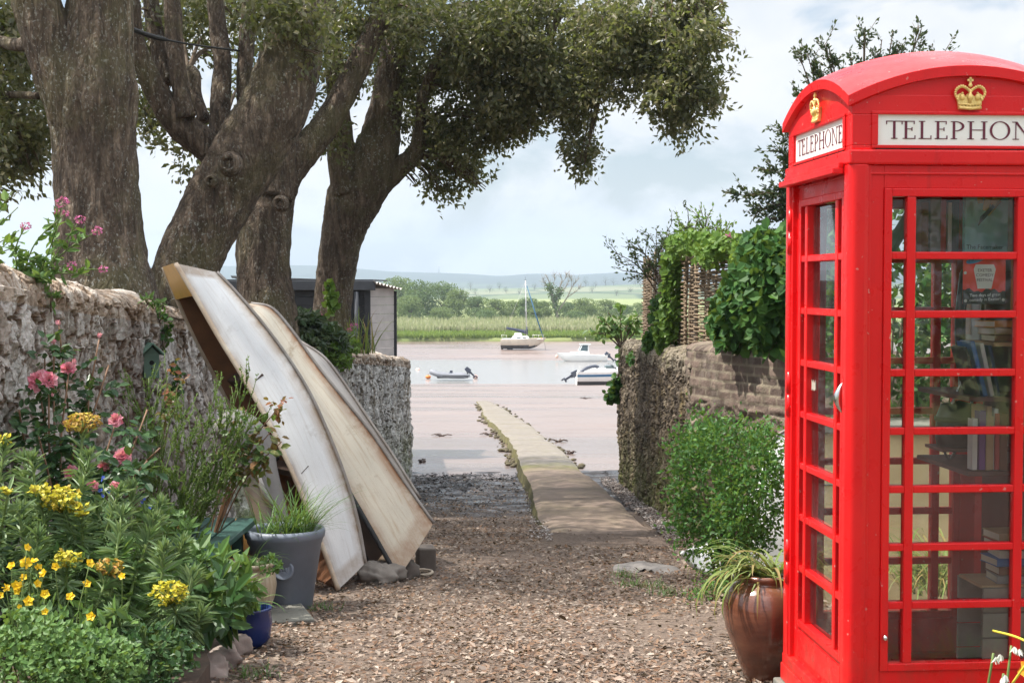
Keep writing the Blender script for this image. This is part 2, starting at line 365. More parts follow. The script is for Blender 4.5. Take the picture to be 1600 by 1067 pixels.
    # boats and wood
    def hullpaint(name, base, dirt, amt, vs, rust=None):
        t = NT(name); v = t.coord(); al, ac = t.attr('along'), t.attr('across'); cv = t.n('ShaderNodeCombineXYZ', X=t.math('MULTIPLY', al, 1.3), Y=t.math('MULTIPLY', ac, 16.0)).outputs[0]
        n = t.noise(cv, 2.2, 9, .68, .4); n4 = t.noise(v, 3.2, 8, .7, .6); c = t.ramp(t.noise(v, 1.6, 6), [(.3, tuple(k * .80 for k in base)), (.65, base)])
        c = t.mix(t.ramp(n, [(.5, 0.0), (.74, amt)]), c, dirt)
        c = t.mix(t.ramp(n4, [(.56, 0.0), (.72, amt * 1.2)]), c, tuple(k * .62 for k in dirt))
        c = t.mix(t.ramp(t.noise(v, 60, 5, .7), [(.66, 0.0), (.74, amt)]), c, tuple(k * .4 for k in dirt))
        ed = t.attr('rim'); c = t.mix(t.math('MULTIPLY', ed, t.ramp(t.noise(v, 5, 6, .7), [(.3, 0.15), (.55, 1.0)])), c, rust or dirt)
        return t.pbr(c, t.ramp(n4, [(.4, .42), (.7, .8)]), t.bump(t.math('ADD', n4, t.math('MULTIPLY', t.noise(v, 70, 4), .3)), .3, .008))
    M['hull_white'] = hullpaint('weathered_white_hull', (.74, .75, .75), (.40, .36, .31), .5, (1.6, 1.6, 1.0), (.28, .19, .11))
    M['hull_cream'] = hullpaint('stained_cream_hull', (.66, .60, .48), (.40, .26, .13), .8, (2.5, 2.5, .9), (.28, .125, .05))
    M['hull_grey'] = hullpaint('grey_weathered_hull', (.36, .34, .32), (.20, .17, .15), .7, (3, 3, .7))
    M['wood_brown'] = plain('brown_stained_wood', (.16, .065, .025), .55, .35, 7, .3)
    M['wood_varnish'] = plain('varnished_wood', (.50, .27, .055), .35, .25, 5, .1)
    M['wood_orange'] = plain('orange_varnished_wood', (.52, .25, .05), .4, .25, 4, .1)
    M['wood_dark'] = plain('dark_wet_wood', (.06, .035, .025), .6, .3, 7, .3)
    M['wood_grey'] = plain('weathered_wood', (.30, .26, .22), .85, .25, 9, .5)
    M['tarp'] = plain('grey_canvas', (.20, .19, .18), .8, .18, 3, .4)
    M['rubber'] = plain('black_rubber', (.015, .015, .016), .6)
    M['bench_green'] = plain('dark_green_paint', (.028, .075, .062), .45, .25, 8, .2)
    M['bird_green'] = plain('faded_green_paint', (.15, .26, .20), .6, .2, 9, .2)
    M['pot_grey'] = plain('blue_grey_pot', (.165, .19, .235), .5, .15, 6, .1)
    t = NT('cream_glazed_pot'); v = t.coord((14, 14, 1.0)); c = t.ramp(t.noise(v, 3, 4), [(.3, (.30, .22, .13)), (.7, (.52, .45, .34))]); M['pot_cream'] = t.pbr(c, .35, t.bump(t.noise(v, 3, 4), .3, .01))
    M['terracotta'] = plain('terracotta', (.36, .15, .07), .8, .2, 9, .2)
    M['pot_blue'] = plain('cobalt_glaze', (.010, .025, .12), .2, .25, 6)
    t = NT('brown_salt_glaze'); v = t.coord((1, 1, 3)); c = t.ramp(t.noise(v, 3.5, 6, .6), [(.3, (.075, .026, .015)), (.55, (.14, .05, .028)), (.8, (.23, .10, .05))]); M['pot_brown'] = t.pbr(c, .22, t.bump(t.noise(t.coord((1, 1, 9)), 5, 3), .2, .01), Coat__Weight=.5, Coat__Roughness=.1)
    M['rock'] = plain('garden_rock', (.27, .22, .19), .9, .35, 7, .8)
    M['slab'] = plain('grey_slab', (.16, .155, .13), .9, .3, 9, .5)
    M['flat_stone'] = plain('worn_flat_stone', (.20, .18, .165), .8, .25, 6, .4)
    M['white_grp'] = plain('white_gelcoat', (.74, .74, .72), .4, .08, 5, .1)
    M['wattle'] = plain('hazel_rods', (.24, .175, .115), .85, .4, 22, .4)
    M['shed_black'] = plain('black_stained_boards', (.028, .030, .034), .75, .3, 6, .3)
    M['shed_grey'] = plain('grey_boards', (.42, .40, .385), .75, .12, 6, .2)
    M['slate_roof'] = plain('roof_felt', (.05, .055, .065), .8, .3, 5)
    M['metal_sheet'] = plain('corrugated_sheet', (.40, .38, .35), .5, .25, 5, .1)
    M['rope'] = plain('pale_rope', (.42, .35, .27), .9, .2, 30, .4)
    M['plastic_bag'] = plain('grey_sacking', (.19, .165, .14), .75, .3, 6, .3)
    M['brick_block'] = plain('grey_block', (.12, .10, .085), .9, .2, 9, .4)
    # far boats
    M['boat_white'] = plain('boat_white', (.80, .80, .78), .35, .05, 2)
    M['boat_cream'] = plain('boat_cream', (.62, .56, .46), .5, .1, 2)
    M['boat_dark'] = plain('antifoul_dark', (.06, .055, .055), .7, .2, 2)
    M['boat_green'] = plain('green_boot_stripe', (.02, .22, .13), .5)
    M['boat_blue'] = plain('blue_stripe', (.03, .14, .28), .4)
    M['navy'] = plain('navy_canvas', (.022, .030, .065), .7)
    M['sail_blue'] = plain('blue_furled_sail', (.04, .13, .22), .7)
    M['inflatable'] = plain('grey_inflatable', (.20, .21, .235), .6, .1, 3)
    M['engine'] = plain('dark_outboard', (.05, .058, .085), .35, .2, 4)
    M['window_dark'] = plain('boat_window', (.10, .14, .15), .1)
    M['orange'] = plain('orange_buoy', (.70, .20, .03), .5)
    M['pink_buoy'] = plain('faded_pink_buoy', (.72, .48, .40), .5)
    M['alu'] = plain('mast_alloy', (.55, .55, .54), .35, .05, 3, 0, Metallic=.4)
    # foliage
    M['oak'] = leafmat('holm_oak_leaves', [(.10, .11, .045), (.14, .14, .062), (.18, .165, .08), (.26, .225, .12), (.11, .12, .058)], .36, .38, .6)
    M['rose_leaf'] = leafmat('rose_leaves', [(.020, .062, .022), (.030, .085, .028), (.05, .11, .035), (.035, .09, .03)], .4, .3)
    M['rose_young'] = leafmat('young_rose_leaves', [(.07, .14, .03), (.10, .17, .05), (.19, .08, .035), (.12, .15, .04)], .4, .35)
    M['rose_red'] = leafmat('red_rose_leaves', [(.20, .05, .025), (.24, .09, .03), (.15, .09, .03)], .4, .35)
    M['petal_pink'] = leafmat('pink_petals', [(.84, .26, .36), (.86, .36, .45), (.88, .46, .54), (.82, .20, .33)], .5, .35)
    M['petal_magenta'] = leafmat('valerian_petals', [(.62, .12, .36), (.70, .20, .45), (.55, .09, .30)], .6, .3)
    M['petal_yellow'] = leafmat('buttercup_petals', [(.86, .56, .01), (.90, .62, .02), (.82, .50, .01)], .4, .3)
    M['bract'] = leafmat('euphorbia_bracts', [(.62, .55, .04), (.70, .60, .06), (.55, .50, .05), (.50, .36, .05)], .5, .35)
    M['bract_old'] = leafmat('faded_euphorbia_bracts', [(.48, .34, .06), (.50, .24, .07), (.60, .48, .07), (.42, .20, .06)], .5, .3)
    M['petal_blue'] = leafmat('blue_petals', [(.07, .12, .55), (.10, .17, .62)], .5, .3)
    M['petal_white'] = leafmat('white_petals', [(.75, .76, .70), (.80, .80, .76)], .5, .4)
    M['euphorbia'] = leafmat('euphorbia_leaves', [(.13, .21, .09), (.19, .28, .13), (.25, .34, .18), (.15, .25, .09)], .5, .3)
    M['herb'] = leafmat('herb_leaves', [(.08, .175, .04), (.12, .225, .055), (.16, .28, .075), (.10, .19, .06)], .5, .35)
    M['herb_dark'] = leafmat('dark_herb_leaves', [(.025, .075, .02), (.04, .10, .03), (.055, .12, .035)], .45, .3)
    M['grassy'] = leafmat('strap_leaves', [(.06, .15, .03), (.085, .18, .04), (.12, .21, .05), (.05, .12, .03)], .4, .3)
    M['strap_pale'] = leafmat('pale_strap_leaves', [(.16, .23, .05), (.24, .28, .08), (.11, .19, .04), (.34, .24, .09)], .45, .35)
    M['broom'] = leafmat('broom_leaves', [(.10, .19, .03), (.14, .24, .04), (.07, .14, .03)], .5, .35)
    M['bush'] = leafmat('coronilla_leaves', [(.045, .145, .028), (.065, .19, .038), (.12, .26, .05), (.05, .13, .035)], .45, .42)
    M['ivy'] = leafmat('ivy_leaves', [(.025, .085, .018), (.04, .115, .022), (.075, .17, .03), (.032, .09, .026)], .55, .3, .25)
    M['ivy_lit'] = leafmat('pale_sunlit_climber_leaves', [(.12, .23, .035), (.17, .28, .05), (.09, .18, .03)], .45, .4)  # pale leaves; the sunlit look of the climbers is put into this colour
    M['shrub_dull'] = leafmat('laurel_leaves', [(.035, .07, .026), (.055, .09, .036), (.10, .13, .06), (.045, .08, .04)], .3, .2)
    M['wispy'] = leafmat('wispy_leaves', [(.07, .12, .04), (.10, .15, .06), (.055, .09, .035)], .5, .3)
    M['dark_tree'] = leafmat('dark_shrub_leaves', [(.022, .045, .022), (.035, .06, .028), (.05, .07, .03)], .45, .2)
    M['far_leaf'] = leafmat('willow_leaves', [(.13, .19, .06), (.17, .235, .075), (.22, .28, .10), (.15, .20, .08)], .7, .25)
    M['far_leaf2'] = leafmat('alder_leaves', [(.095, .155, .06), (.125, .19, .075), (.155, .22, .085)], .7, .25)
    M['hedge_leaf'] = leafmat('distant_leaves', [(.04, .075, .045), (.055, .095, .05), (.07, .11, .05)], .8, .1)
    M['reed_pale'] = leafmat('pale_reeds', [(.34, .35, .20), (.42, .41, .26), (.27, .32, .15), (.48, .45, .31)], .8, .3)
    M['sedge'] = leafmat('marsh_sedge', [(.17, .25, .04), (.22, .30, .05), (.12, .19, .035), (.26, .33, .08)], .8, .3)
    M['chips'] = leafmat('dry_leaf_litter', [(.07, .038, .022), (.14, .078, .045), (.22, .138, .086), (.11, .058, .032), (.40, .33, .27), (.175, .098, .058), (.29, .235, .185), (.21, .17, .14)], .8, .05)
    M['weed'] = leafmat('seaweed_debris', [(.015, .012, .011), (.03, .024, .02), (.055, .042, .034)], .45, .0)
_mats()
# ------------------------------------------------------------------ terrain
def sheet(name, xs, ys, zf, m, kind='structure', label=None):
    X, Y = np.meshgrid(xs, ys); Z = zf(X, Y); mb = MB(); mb.grid(np.stack([X, Y, Z], -1), 0, True)
    o = mb.build(name, m); o['kind'] = kind; return o
Gv = np.vectorize(G)
def n2(X, Y, s, oct=4, seed=0): return fbm(np.stack([X * s, Y * s, 0 * X + seed * 7.3], -1), oct, seed)
def path_z(X, Y):
    b = np.clip((np.abs(X) - 1.4) / 1.2, 0, 1)
    return Gv(Y) + .05 * n2(X, Y, .8, 4) + .02 * n2(X, Y, 5, 3, 2) + .05 * b - .02
def gz(x, y): return float(path_z(np.array([[x]]), np.array([[y]]))[0, 0])
sheet('path', np.arange(-3.2, 6.6, .06), np.concatenate([np.arange(-6, 3, .5), np.arange(3, 23.6, .07)]), path_z, M['path'])
ysm = np.concatenate([np.arange(20.5, 32, .14), np.arange(32, 60, .4), np.arange(60, 176, 1.2)])
xsm = np.concatenate([np.arange(-260, -12, 8), np.arange(-12, 14, .22), np.arange(14, 262, 8)])
def mud_z(X, Y):
    near = np.clip((23.2 - Y) / 2.5, 0, 1)
    rill = n2(X * .35, Y, .7, 4, 5)
    return Gv(Y) - .012 - .09 * near + np.clip((Y - 20) / 40, .3, 1.6) * .055 * rill + .02 * n2(X, Y, 2.6, 3, 9) * np.clip((40 - Y) / 15, 0, 1)
sheet('mudflat', xsm, ysm, mud_z, M['mud'])
sheet('river_water', np.linspace(-420, 420, 12), np.linspace(98, 148, 6), lambda X, Y: 0 * X - 5.6, M['water'])
t = NT('fields_and_woods'); v = t.coord(); y = t.n('ShaderNodeSeparateXYZ', Vector=v).outputs[1]
vo = t.n('ShaderNodeTexVoronoi', Vector=t.coord((1, .45, 0)), Scale=.012); ve = t.n('ShaderNodeTexVoronoi', _feature='DISTANCE_TO_EDGE', Vector=t.coord((1, .45, 0)), Scale=.012).outputs[0]
fc = t.ramp(t.n('ShaderNodeSeparateColor', Color=vo.outputs['Color']).outputs[0], [(.2, (.10, .135, .065)), (.5, (.125, .16, .075)), (.8, (.18, .19, .115))])
fc = t.mix(t.ramp(ve, [(.03, 1.0), (.06, 0.0)]), fc, (.045, .075, .035))
wood = t.ramp(t.noise(v, .03, 8, .7), [(.35, (.018, .036, .034)), (.65, (.045, .068, .055))])
far = t.math('MULTIPLY', t.math('SUBTRACT', t.math('ADD', y, t.math('MULTIPLY', t.noise(v, .004, 3), 900.0)), 2250.0), .004, True)
M['fields'] = t.pbr(t.mix(far, fc, wood), 1.0)
sheet('ground', np.linspace(-2400, 2400, 60), np.concatenate([np.linspace(-50, 168.5, 30), np.linspace(169, 700, 12)]), lambda X, Y: Gv(Y) - .25 + np.where(Y > 168.6, .22, 0), M['marsh'])
_rp = [-900, 0, 340, 480, 560, 610, 700, 780, 830, 900, 960, 1000, 1150, 2600]
_ry = [424, 419, 416, 415, 420, 425, 427, 431, 427, 430, 426, 428, 426, 425]
def hill_z(X, Y):
    px = 800 + X / Y * FPX
    top = 1.7 + (447 - np.interp(px, _rp, _ry)) / FPX * 2750
    ridge = np.clip((Y - 1850) / 900, 0, 1); ridge = ridge * ridge * (3 - 2 * ridge); back = np.clip((Y - 2900) / 500, 0, 1)
    mid = np.clip((Y - 620) / 700, 0, 1); mid = mid * mid * (3 - 2 * mid)
    mz = mid * np.interp(px, [300, 700, 860, 930, 1010, 1200], [3.5, 3.5, 5.0, 7.0, 8.8, 9.0])
    return -5.2 + mz * (1 - .25 * ridge) + ridge * (top + 5 - mz * .75) * (1 - .4 * back) + ridge * 2.5 * n2(X, Y, .01, 5, 3)
o = sheet('hills', np.linspace(-2300, 2300, 240), np.linspace(600, 3400, 90), hill_z, M['fields'])
# causeway running out over the mud
def _row(py, xl, xr, h):
    ds = np.linspace(9, 90, 3000); ys = 447 + (EYE - np.interp(ds, _gd, _gz) - h) * FPX / ds; d = float(np.interp(-py, -ys, ds)); return [d, (xl - 800) / FPX * d, (xr - 800) / FPX * d, h]
cw = np.array([_row(*r) for r in ((858, 880, 1040, -.13), (845, 872, 1030, -.045), (823, 855, 1012, .02), (791, 839, 976, .10), (753, 828, 935, .18), (713, 809, 888, .20), (696, 802, 871, .19), (680, 790, 850, .18), (664, 774, 829, .16), (651, 760, 807, .13), (640, 754, 791, .10), (632, 749, 777, .07), (626, 744, 763, .02))])
cs = spline(cw, 14); mbt = MB(); nj = 15; rows = []
for i, (d, xl, xr, h) in enumerate(cs):
    t_ = np.linspace(0, 1, nj); e = .05 * fbm(np.array([[d * .9, 1.5, 0], [d * .9, 7.5, 0]]), 3, 4) * (1 + (d > 30) * 1.2)
    xs = (xl + e[0]) + (xr + e[1] - xl - e[0]) * t_; z = np.full(nj, G(d) + h) + .02 * fbm(np.stack([xs * 2, 0 * xs + d * 1.2, 0 * xs], -1), 3, 8) - .03 * (np.abs(t_ - .5) * 2) ** 8
    rows.append(np.stack([xs, 0 * xs + d, z], -1))
rows = np.array(rows); mbt.grid(rows, 0)
for k in (0, -1):
    ed = rows[:, k]; dn = ed.copy(); dn[:, 2] = [G(d) - .25 for d in ed[:, 1]]; dn[:, 0] += (-.05 if k == 0 else .05) + .06 * fbm(dn * 2.3, 3, 1)
    md = (ed + dn) / 2; md[:, 0] += .05 * fbm(md * 3, 3, 2) + (-.02 if k == 0 else .02)
    mbt.grid(np.stack([ed, md, dn], 1), 1, True, flip=(k == 0))
o = mbt.build('causeway_path', [M['causeway'], M['causeway_side']]); o['kind'] = 'structure'
mbs = MB()
for i in range(200):
    d = 24 + rng.random() ** 1.2 * 30; k = np.interp(d, cs[:, 0], np.arange(len(cs))); q = cs[int(k)]; sd_ = rng.random() < .55; x = (q[1] - abs(rng.normal()) * .10) if sd_ else (q[2] + abs(rng.normal()) * .10); r_ = rng.uniform(.02, .065); mbs.ball((x, d, G(d) + rng.random() * .04), (r_ * rng.uniform(.8, 1.5), r_, r_ * .6), 8, 0, .6, i)
o = mbs.build('weedy_rubble', plain('weedy_rubble', (.10, .085, .05), .9, .4, 3)); o['kind'] = 'stuff'; o['label'] = 'weed covered rubble along both edges of the causeway'
# ------------------------------------------------------------------ stone walls
def stone_wall(name, label, pts, thick, face, mats, cell=(.22, .14), disp=.03, res=.019, crown=.09, split=None, chip=.02, smooth=True, brick=None, seed=1, under=.3, vert=1.0, rough=.02, cat='wall'):
    """pts: (x, y, ztop) plan line of the visible face; face=+1 when that face looks to the right of the walking direction"""
    p = np.array(pts, float); L = np.concatenate([[0], np.cumsum(np.hypot(*np.diff(p[:, :2], axis=0).T))])
    u = np.arange(0, L[-1], res); u = np.append(u, L[-1])
    xy = np.stack([np.interp(u, L, p[:, k]) for k in range(3)], -1)
    T = unit(np.gradient(np.stack([np.convolve(np.pad(xy[:, k], 8, mode='reflect', reflect_type='odd'), np.ones(17) / 17, 'valid') for k in range(2)], -1), axis=0)); N = np.stack([T[:, 1], -T[:, 0]], -1) * face
    zb = np.array([G(y) for y in xy[:, 1]]) - under
    nv = int(2.2 / res); cols = []; at = {'cell': [], 'edge': [], 'low': []}
    rowsV = []; U = []; Vv = []; NZ = []; NO = []; BASE = []
    for k in range(nv + 1):
        t_ = k / nv; z = zb + (xy[:, 2] - zb) * t_
        BASE.append(np.stack([xy[:, 0], xy[:, 1], z], -1)); NO.append(np.concatenate([N, 0 * N[:, :1]], 1)); U.append(u); Vv.append(z)
    nc = int(PI * thick / 2 / res)
    for k in range(1, nc + 1):
        ph = PI * k / nc; off = thick / 2 * (math.cos(ph) - 1)
        BASE.append(np.stack([xy[:, 0] + N[:, 0] * off, xy[:, 1] + N[:, 1] * off, xy[:, 2] + crown * math.sin(ph)], -1))
        NO.append(np.concatenate([N * math.cos(ph) * .5, 0 * N[:, :1] + math.sin(ph)], 1)); U.append(u); Vv.append(xy[:, 2] + thick * k / nc)
    B = np.array(BASE); NO = np.array(NO); U = np.array(U); Vv = np.array(Vv)
    wob = .06 * fbm(np.stack([U * 3, Vv * 3, 0 * U], -1), 3, seed + 5); wob2 = .05 * fbm(np.stack([U * 3, Vv * 3, 0 * U + 9], -1), 3, seed + 6)
    ed, c1, c2 = voro(U + wob, (Vv + wob2) * 1.0, cell[0], cell[1], seed)
    ed2, d1, d2 = voro(U + wob, Vv + wob2, cell[0] * .45, cell[1] * .5, seed + 9); small = (c2 > .62)
    ed = np.where(small, np.minimum(ed, ed2), ed); c1 = np.where(small, d1, c1)
    if chip: _, k1, k2 = voro(U + 2 * wob, Vv + 2 * wob2, cell[0] * .33, cell[1] * .22, seed + 31)
    if brick:
        isb = (Vv > xy[None, :, 2] - brick); r = np.floor((Vv - xy[None, :, 2]) / .078); uu = U / .225 + .5 * (r % 2); fu = np.abs(uu - np.round(uu)) * 2.9; fv = np.abs((Vv - xy[None, :, 2]) / .078 - np.round((Vv - xy[None, :, 2]) / .078))
        eb = np.minimum((.5 - np.abs(uu - np.floor(uu) - .5)) * 2.9, .5 - np.abs(((Vv - xy[None, :, 2]) / .078) % 1 - .5)); bc = _hash(np.floor(uu).astype(np.int64), r.astype(np.int64), 0 * r.astype(np.int64), seed) * .5 + .5
        top = Vv > xy[None, :, 2]; eb = np.where(top, .5 - np.abs((U / .10) % 1 - .5), eb); bc = np.where(top, _hash(np.floor(U / .10).astype(np.int64), 0 * r.astype(np.int64), 0 * r.astype(np.int64), seed) * .5 + .5, bc)
        ed = np.where(isb, eb * .8, ed); c1 = np.where(isb, bc, c1)
    dsp = disp * (np.clip(ed / .06, 0, 1) ** .7 + 1.1 * (c1 - .5)) - disp
    rg = rough * fbm(np.stack([U * 19, Vv * 19 * vert, 0 * U], -1), 4, seed + 2) * 1.5
    if brick: dsp = np.where(isb, dsp * .4, dsp); rg = np.where(isb, rg * .3, rg)
    if chip: dsp = dsp + chip * (k1 - .5) * (1 if brick is None else np.where(isb, .15, 1.0))
    dsp = dsp + rg + .05 * fbm(np.stack([U * 1.1, Vv * 1.1, 0 * U], -1), 3, seed + 3)
    Q = B + NO * dsp[..., None]
    mb = MB(); ns = nv + 1
    if split is None: mb.grid(Q, 0, smooth, flip=face < 0)
    else:
        k = max(2, int(round(nv * (1 - split)))); mb.grid(Q[:k + 1], 0, smooth, flip=face < 0); mb.grid(Q[k:], 1, smooth, flip=face < 0)
    ats = []
    def rep(a):
        if split is None: return [a.ravel()]
        return [a[:k + 1].ravel(), a[k:].ravel()]
    low = np.clip(1.0 - (B[..., 2] - zb[None] - under) / 1.0, 0, 1)
    extra = []
    for q in (0, -1):
        ring = Q[:, q]; c = ring.mean(0); base2 = np.array([[ring[-1][0], ring[-1][1], ring[0][2]]]); mb.add(np.vstack([ring, base2]), [list(range(len(ring) + 1))[::(1 if (q == 0) == (face > 0) else -1)]], 0, False); extra.append(len(ring) + 1)
    A = {}
    for nm, a in (('cell', c1), ('edge', ed), ('low', low)):
        A[nm] = np.concatenate(rep(a) + [np.full(e, .4) for e in extra])
    o = mb.build(name, mats, attrs=A); return tag(o, label, cat)
stone_wall('stone_wall', 'pale rubble stone garden wall behind the pink roses, with an earthy stone coping', [(-2.62, 3.0, .55), (-2.62, 6.45, .60), (-2.62, 6.62, 1.70), (-2.62, 7.2, 1.70), (-2.60, 10.0, 1.52), (-2.56, 11.4, 1.42), (-2.5, 12.6, 1.25)], .45, 1, [M['wall_left'], M['coping']], cell=(.15, .22), disp=.032, crown=.13, split=.035, seed=3, rough=.014, res=.0145, smooth=False, chip=.016)  # near end, out of view, is stepped down to let sun onto the bed
stone_wall('stone_wall', 'grey lichen covered stone wall end behind the leaning boats, green moss at its foot', [(-2.5, 12.7, 1.15), (-2.15, 15.5, .98), (-1.50, 20.8, .60), (-1.52, 21.05, .58), (-3.0, 21.4, .55)], .42, 1, [M['wall_far'], M['coping']], cell=(.10, .24), disp=.03, crown=.05, split=.04, seed=8, rough=.02, smooth=False, chip=.03, vert=.5)
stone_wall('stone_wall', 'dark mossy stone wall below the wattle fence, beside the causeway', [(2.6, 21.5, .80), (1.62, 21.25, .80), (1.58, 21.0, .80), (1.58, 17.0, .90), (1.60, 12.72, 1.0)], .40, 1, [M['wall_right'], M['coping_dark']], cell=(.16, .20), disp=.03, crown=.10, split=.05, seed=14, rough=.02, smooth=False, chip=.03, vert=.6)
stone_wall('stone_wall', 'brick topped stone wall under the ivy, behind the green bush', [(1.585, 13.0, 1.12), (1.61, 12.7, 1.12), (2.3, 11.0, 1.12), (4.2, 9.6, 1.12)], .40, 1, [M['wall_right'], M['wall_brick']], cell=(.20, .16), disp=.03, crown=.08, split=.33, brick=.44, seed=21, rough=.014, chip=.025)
# raised garden ground behind the walls
def patch(name, poly, zs, m):
    mb = MB(); mb.add([(x, y, z) for (x, y), z in zip(poly, zs)] + [(x, y, -3) for x, y in poly], [list(range(len(poly)))] + [[i, len(poly) + i, len(poly) + (i + 1) % len(poly), (i + 1) % len(poly)] for i in range(len(poly))], 0, False)
    o = mb.build(name, m); o['kind'] = 'structure'
patch('garden_ground', [(-30, -2), (-2.85, -2), (-2.85, 6.5), (-2.85, 6.9), (-2.8, 10), (-2.7, 12.6), (-2.4, 15.5), (-1.8, 20.8), (-2.15, 29), (-30, 29)], [.4, .4, .4, 1.45, 1.25, 1.05, .7, .35, -.5, -.5], M['earth'])  # near part dropped with the wall, so sun clears it onto the bed
patch('garden_ground', [(1.85, 21), (1.85, 12.9), (2.5, 11.3), (4.3, 9.9), (30, 9), (30, 21)], [.65, .75, .8, .85, .85, .65], M['earth'])
# flower bed soil
patch('flower_bed', [(-2.7, 3.2), (-1.25, 3.2), (-1.35, 6.3), (-1.75, 7.6), (-2.1, 8.6), (-2.7, 8.9)], [.06, .03, .02, -.0, -.05, -.05], M['earth'])
# ------------------------------------------------------------------ telephone box
H = .4575
BOXP = P(1512, 447, 5.35); BRZ = math.atan(160 / FPX)
_by = Vector((-math.sin(BRZ), math.cos(BRZ), 0)); _bx = Vector((math.cos(BRZ), math.sin(BRZ), 0))
BC = Vector((BOXP.x, BOXP.y, 0)) + _by * H
kiosk = thing('telephone_box', 'red cast iron telephone box with gold crowns, used as a small library', 'telephone box', (BC.x, BC.y, -.012), BRZ)
def rot4(mb_fn, k, name, m, parent=kiosk, bevel=0):
    """build in front-face coordinates, turned k quarter turns about the box"""
    mb = MB(); mb_fn(mb); Rm = np.array(Matrix.Rotation(-k * PI / 2, 3, 'Z')); mb.V = [v @ Rm.T for v in mb.V]
    return mb.build(name, m, parent, bevel)
Z0, Z1 = .283, 2.047; PITCHZ = (Z1 - Z0) / 8
# base plinth
mb = MB(); mb.bx(-H - .004, H + .004, -H - .004, H + .004, -.02, .055); mb.bx(-H + .002, H - .002, -H + .002, H - .002, .055, .10)
mb.build('plinth', M['red'], kiosk, .006)
mb = MB(); mb.bx(-.41, .41, -.41, .41, .02, .062); mb.build('floor_plate', M['slab'], kiosk)
mb = MB(); mb.bx(-H - .03, H + .03, -H - .03, H + .03, -.25, -.021); mb.build('concrete_base', M['slab'], kiosk, .008)
# corner posts with a rounded outer edge and a stepped moulding
def post_poly():
    a = [(-H + .074, -H + .004), (-H + .074, -H + .012), (-H + .088, -H + .012), (-H + .088, -H + .05), (-H + .05, -H + .088), (-H + .012, -H + .088), (-H + .012, -H + .074), (-H + .004, -H + .074)]
    r = .032; arc = [(-H + r - r * math.cos(t), -H + r - r * math.sin(t)) for t in np.linspace(0, PI / 2, 7)]
    return a + [(-H + .0, -H + .060)] + arc + [(-H + .060, -H + .0)]
for k in range(4):
    def f(mb):
        pl = post_poly(); n = len(pl); V = [(x, y, .10) for x, y in pl] + [(x, y, 2.165) for x, y in pl]
        mb.add(V, [list(range(n))[::-1], list(range(n, 2 * n))] + [[i, (i + 1) % n, n + (i + 1) % n, n + i] for i in range(n)], 0, False)
    rot4(f, k, 'corner_post', M['red'], bevel=.003)
def side_frame(door=False):
    def f(mb):
        rec = .020 if not door else .034
        y0 = -H + rec; y1 = y0 + .045
        for s in (-1, 1):
            a, b = (s * .388, s * .318); mb.bx(min(a, b), max(a, b), y0, y1, .10, 2.165)
            a, b = (s * .318, s * .288); mb.bx(min(a, b), max(a, b), y0 - .010, y1, Z0 - .03, Z1 + .03)
        mb.bx(-.318, .318, y0, y1, Z1 + .03, 2.165); mb.bx(-.318, .318, y0, y1, .10, Z0 - .03)
        mb.bx(-.288, .288, y0 - .010, y1, Z1, Z1 + .03); mb.bx(-.288, .288, y0 - .010, y1, Z0 - .03, Z0)
        # raised thin moulding round the panel
        for s in (-1, 1): mb.bx(min(s * .386, s * .376), max(s * .386, s * .376), y0 - .007, y0, .14, 2.128)
        mb.bx(-.386, .386, y0 - .007, y0, 2.128, 2.138)
        if door: mb.bx(-.30, .30, y0 - .006, y0, .125, .235)
    return f
def bars(door=False):
    def f(mb):
        y0 = -H + (.020 if not door else .034); y1 = y0 + .034
        for s in (-1, 1): mb.bx(min(s * .230, s * .196), max(s * .230, s * .196), y0 - .008, y1, Z0, Z1)
        for i in range(1, 8):
            z = Z0 + i * PITCHZ
            for a, b in ((-.288, -.230), (-.196, .196), (.230, .288)): mb.bx(a, b, y0 - .006, y1, z - .014, z + .014)
    return f
def panes(y):
    def f(mb):
        for i in range(8):
            z = Z0 + i * PITCHZ
            for a, b in ((-.288, -.230), (-.196, .196), (.230, .288)):
                tl = [random.uniform(-.0012, .0012) for _ in range(2)]
                mb.add([(a, y + tl[0], z + .01), (b, y - tl[0], z + .01), (b, y - tl[0] + tl[1], z + PITCHZ - .01), (a, y + tl[0] + tl[1], z + PITCHZ - .01)], [[0, 1, 2, 3]], 0, False)
    return f
sides = [(0, 'front_panel', False), (1, 'door', True), (2, 'rear_panel', False)]
for k, nm, dr in sides:
    fr = rot4(side_frame(dr), k, nm, M['red'], bevel=.004)
    rot4(bars(dr), k, 'glazing_bars', M['red'], parent=fr, bevel=.004)
    rot4(panes(-H + (.040 if not dr else .054)), k, 'glazing', M['glass'], parent=fr)
    if dr:
        def hnd(mb):
            zs = np.linspace(1.225, 1.345, 9); mb.tube([(.345, -H + .020 - .022 * math.sin(PI * i / 8), z) for i, z in enumerate(zs)], [.004 + .013 * math.sin(PI * i / 8) for i in range(9)], 8)
        rot4(hnd, k, 'door_handle', M['chrome'], parent=fr)
        def hng(z):
            def g(mb):
                mb.tube([(-.392, -H + .008, z), (-.392, -H + .008, z + .09)], .012, 8); mb.tube([(-.392, -H + .008, z + .10), (-.392, -H + .008, z + .19)], .012, 8)
            return g
        for z in (.42, 1.15, 1.85): rot4(hng(z), k, 'door_hinge', M['red'], parent=fr)
# right-hand side is the solid backboard
def back(mb): mb.bx(-.388, .388, -H + .02, -H + .05, .10, 2.165)
rot4(back, 3, 'backboard', [M['interior_panel']])
# small knob at the foot of the front window
mb = MB(); mb.ball((-.305, -H - .004, .385), (.010, .013, .012), 10); mb.build('window_knob', M['chrome'], kiosk)
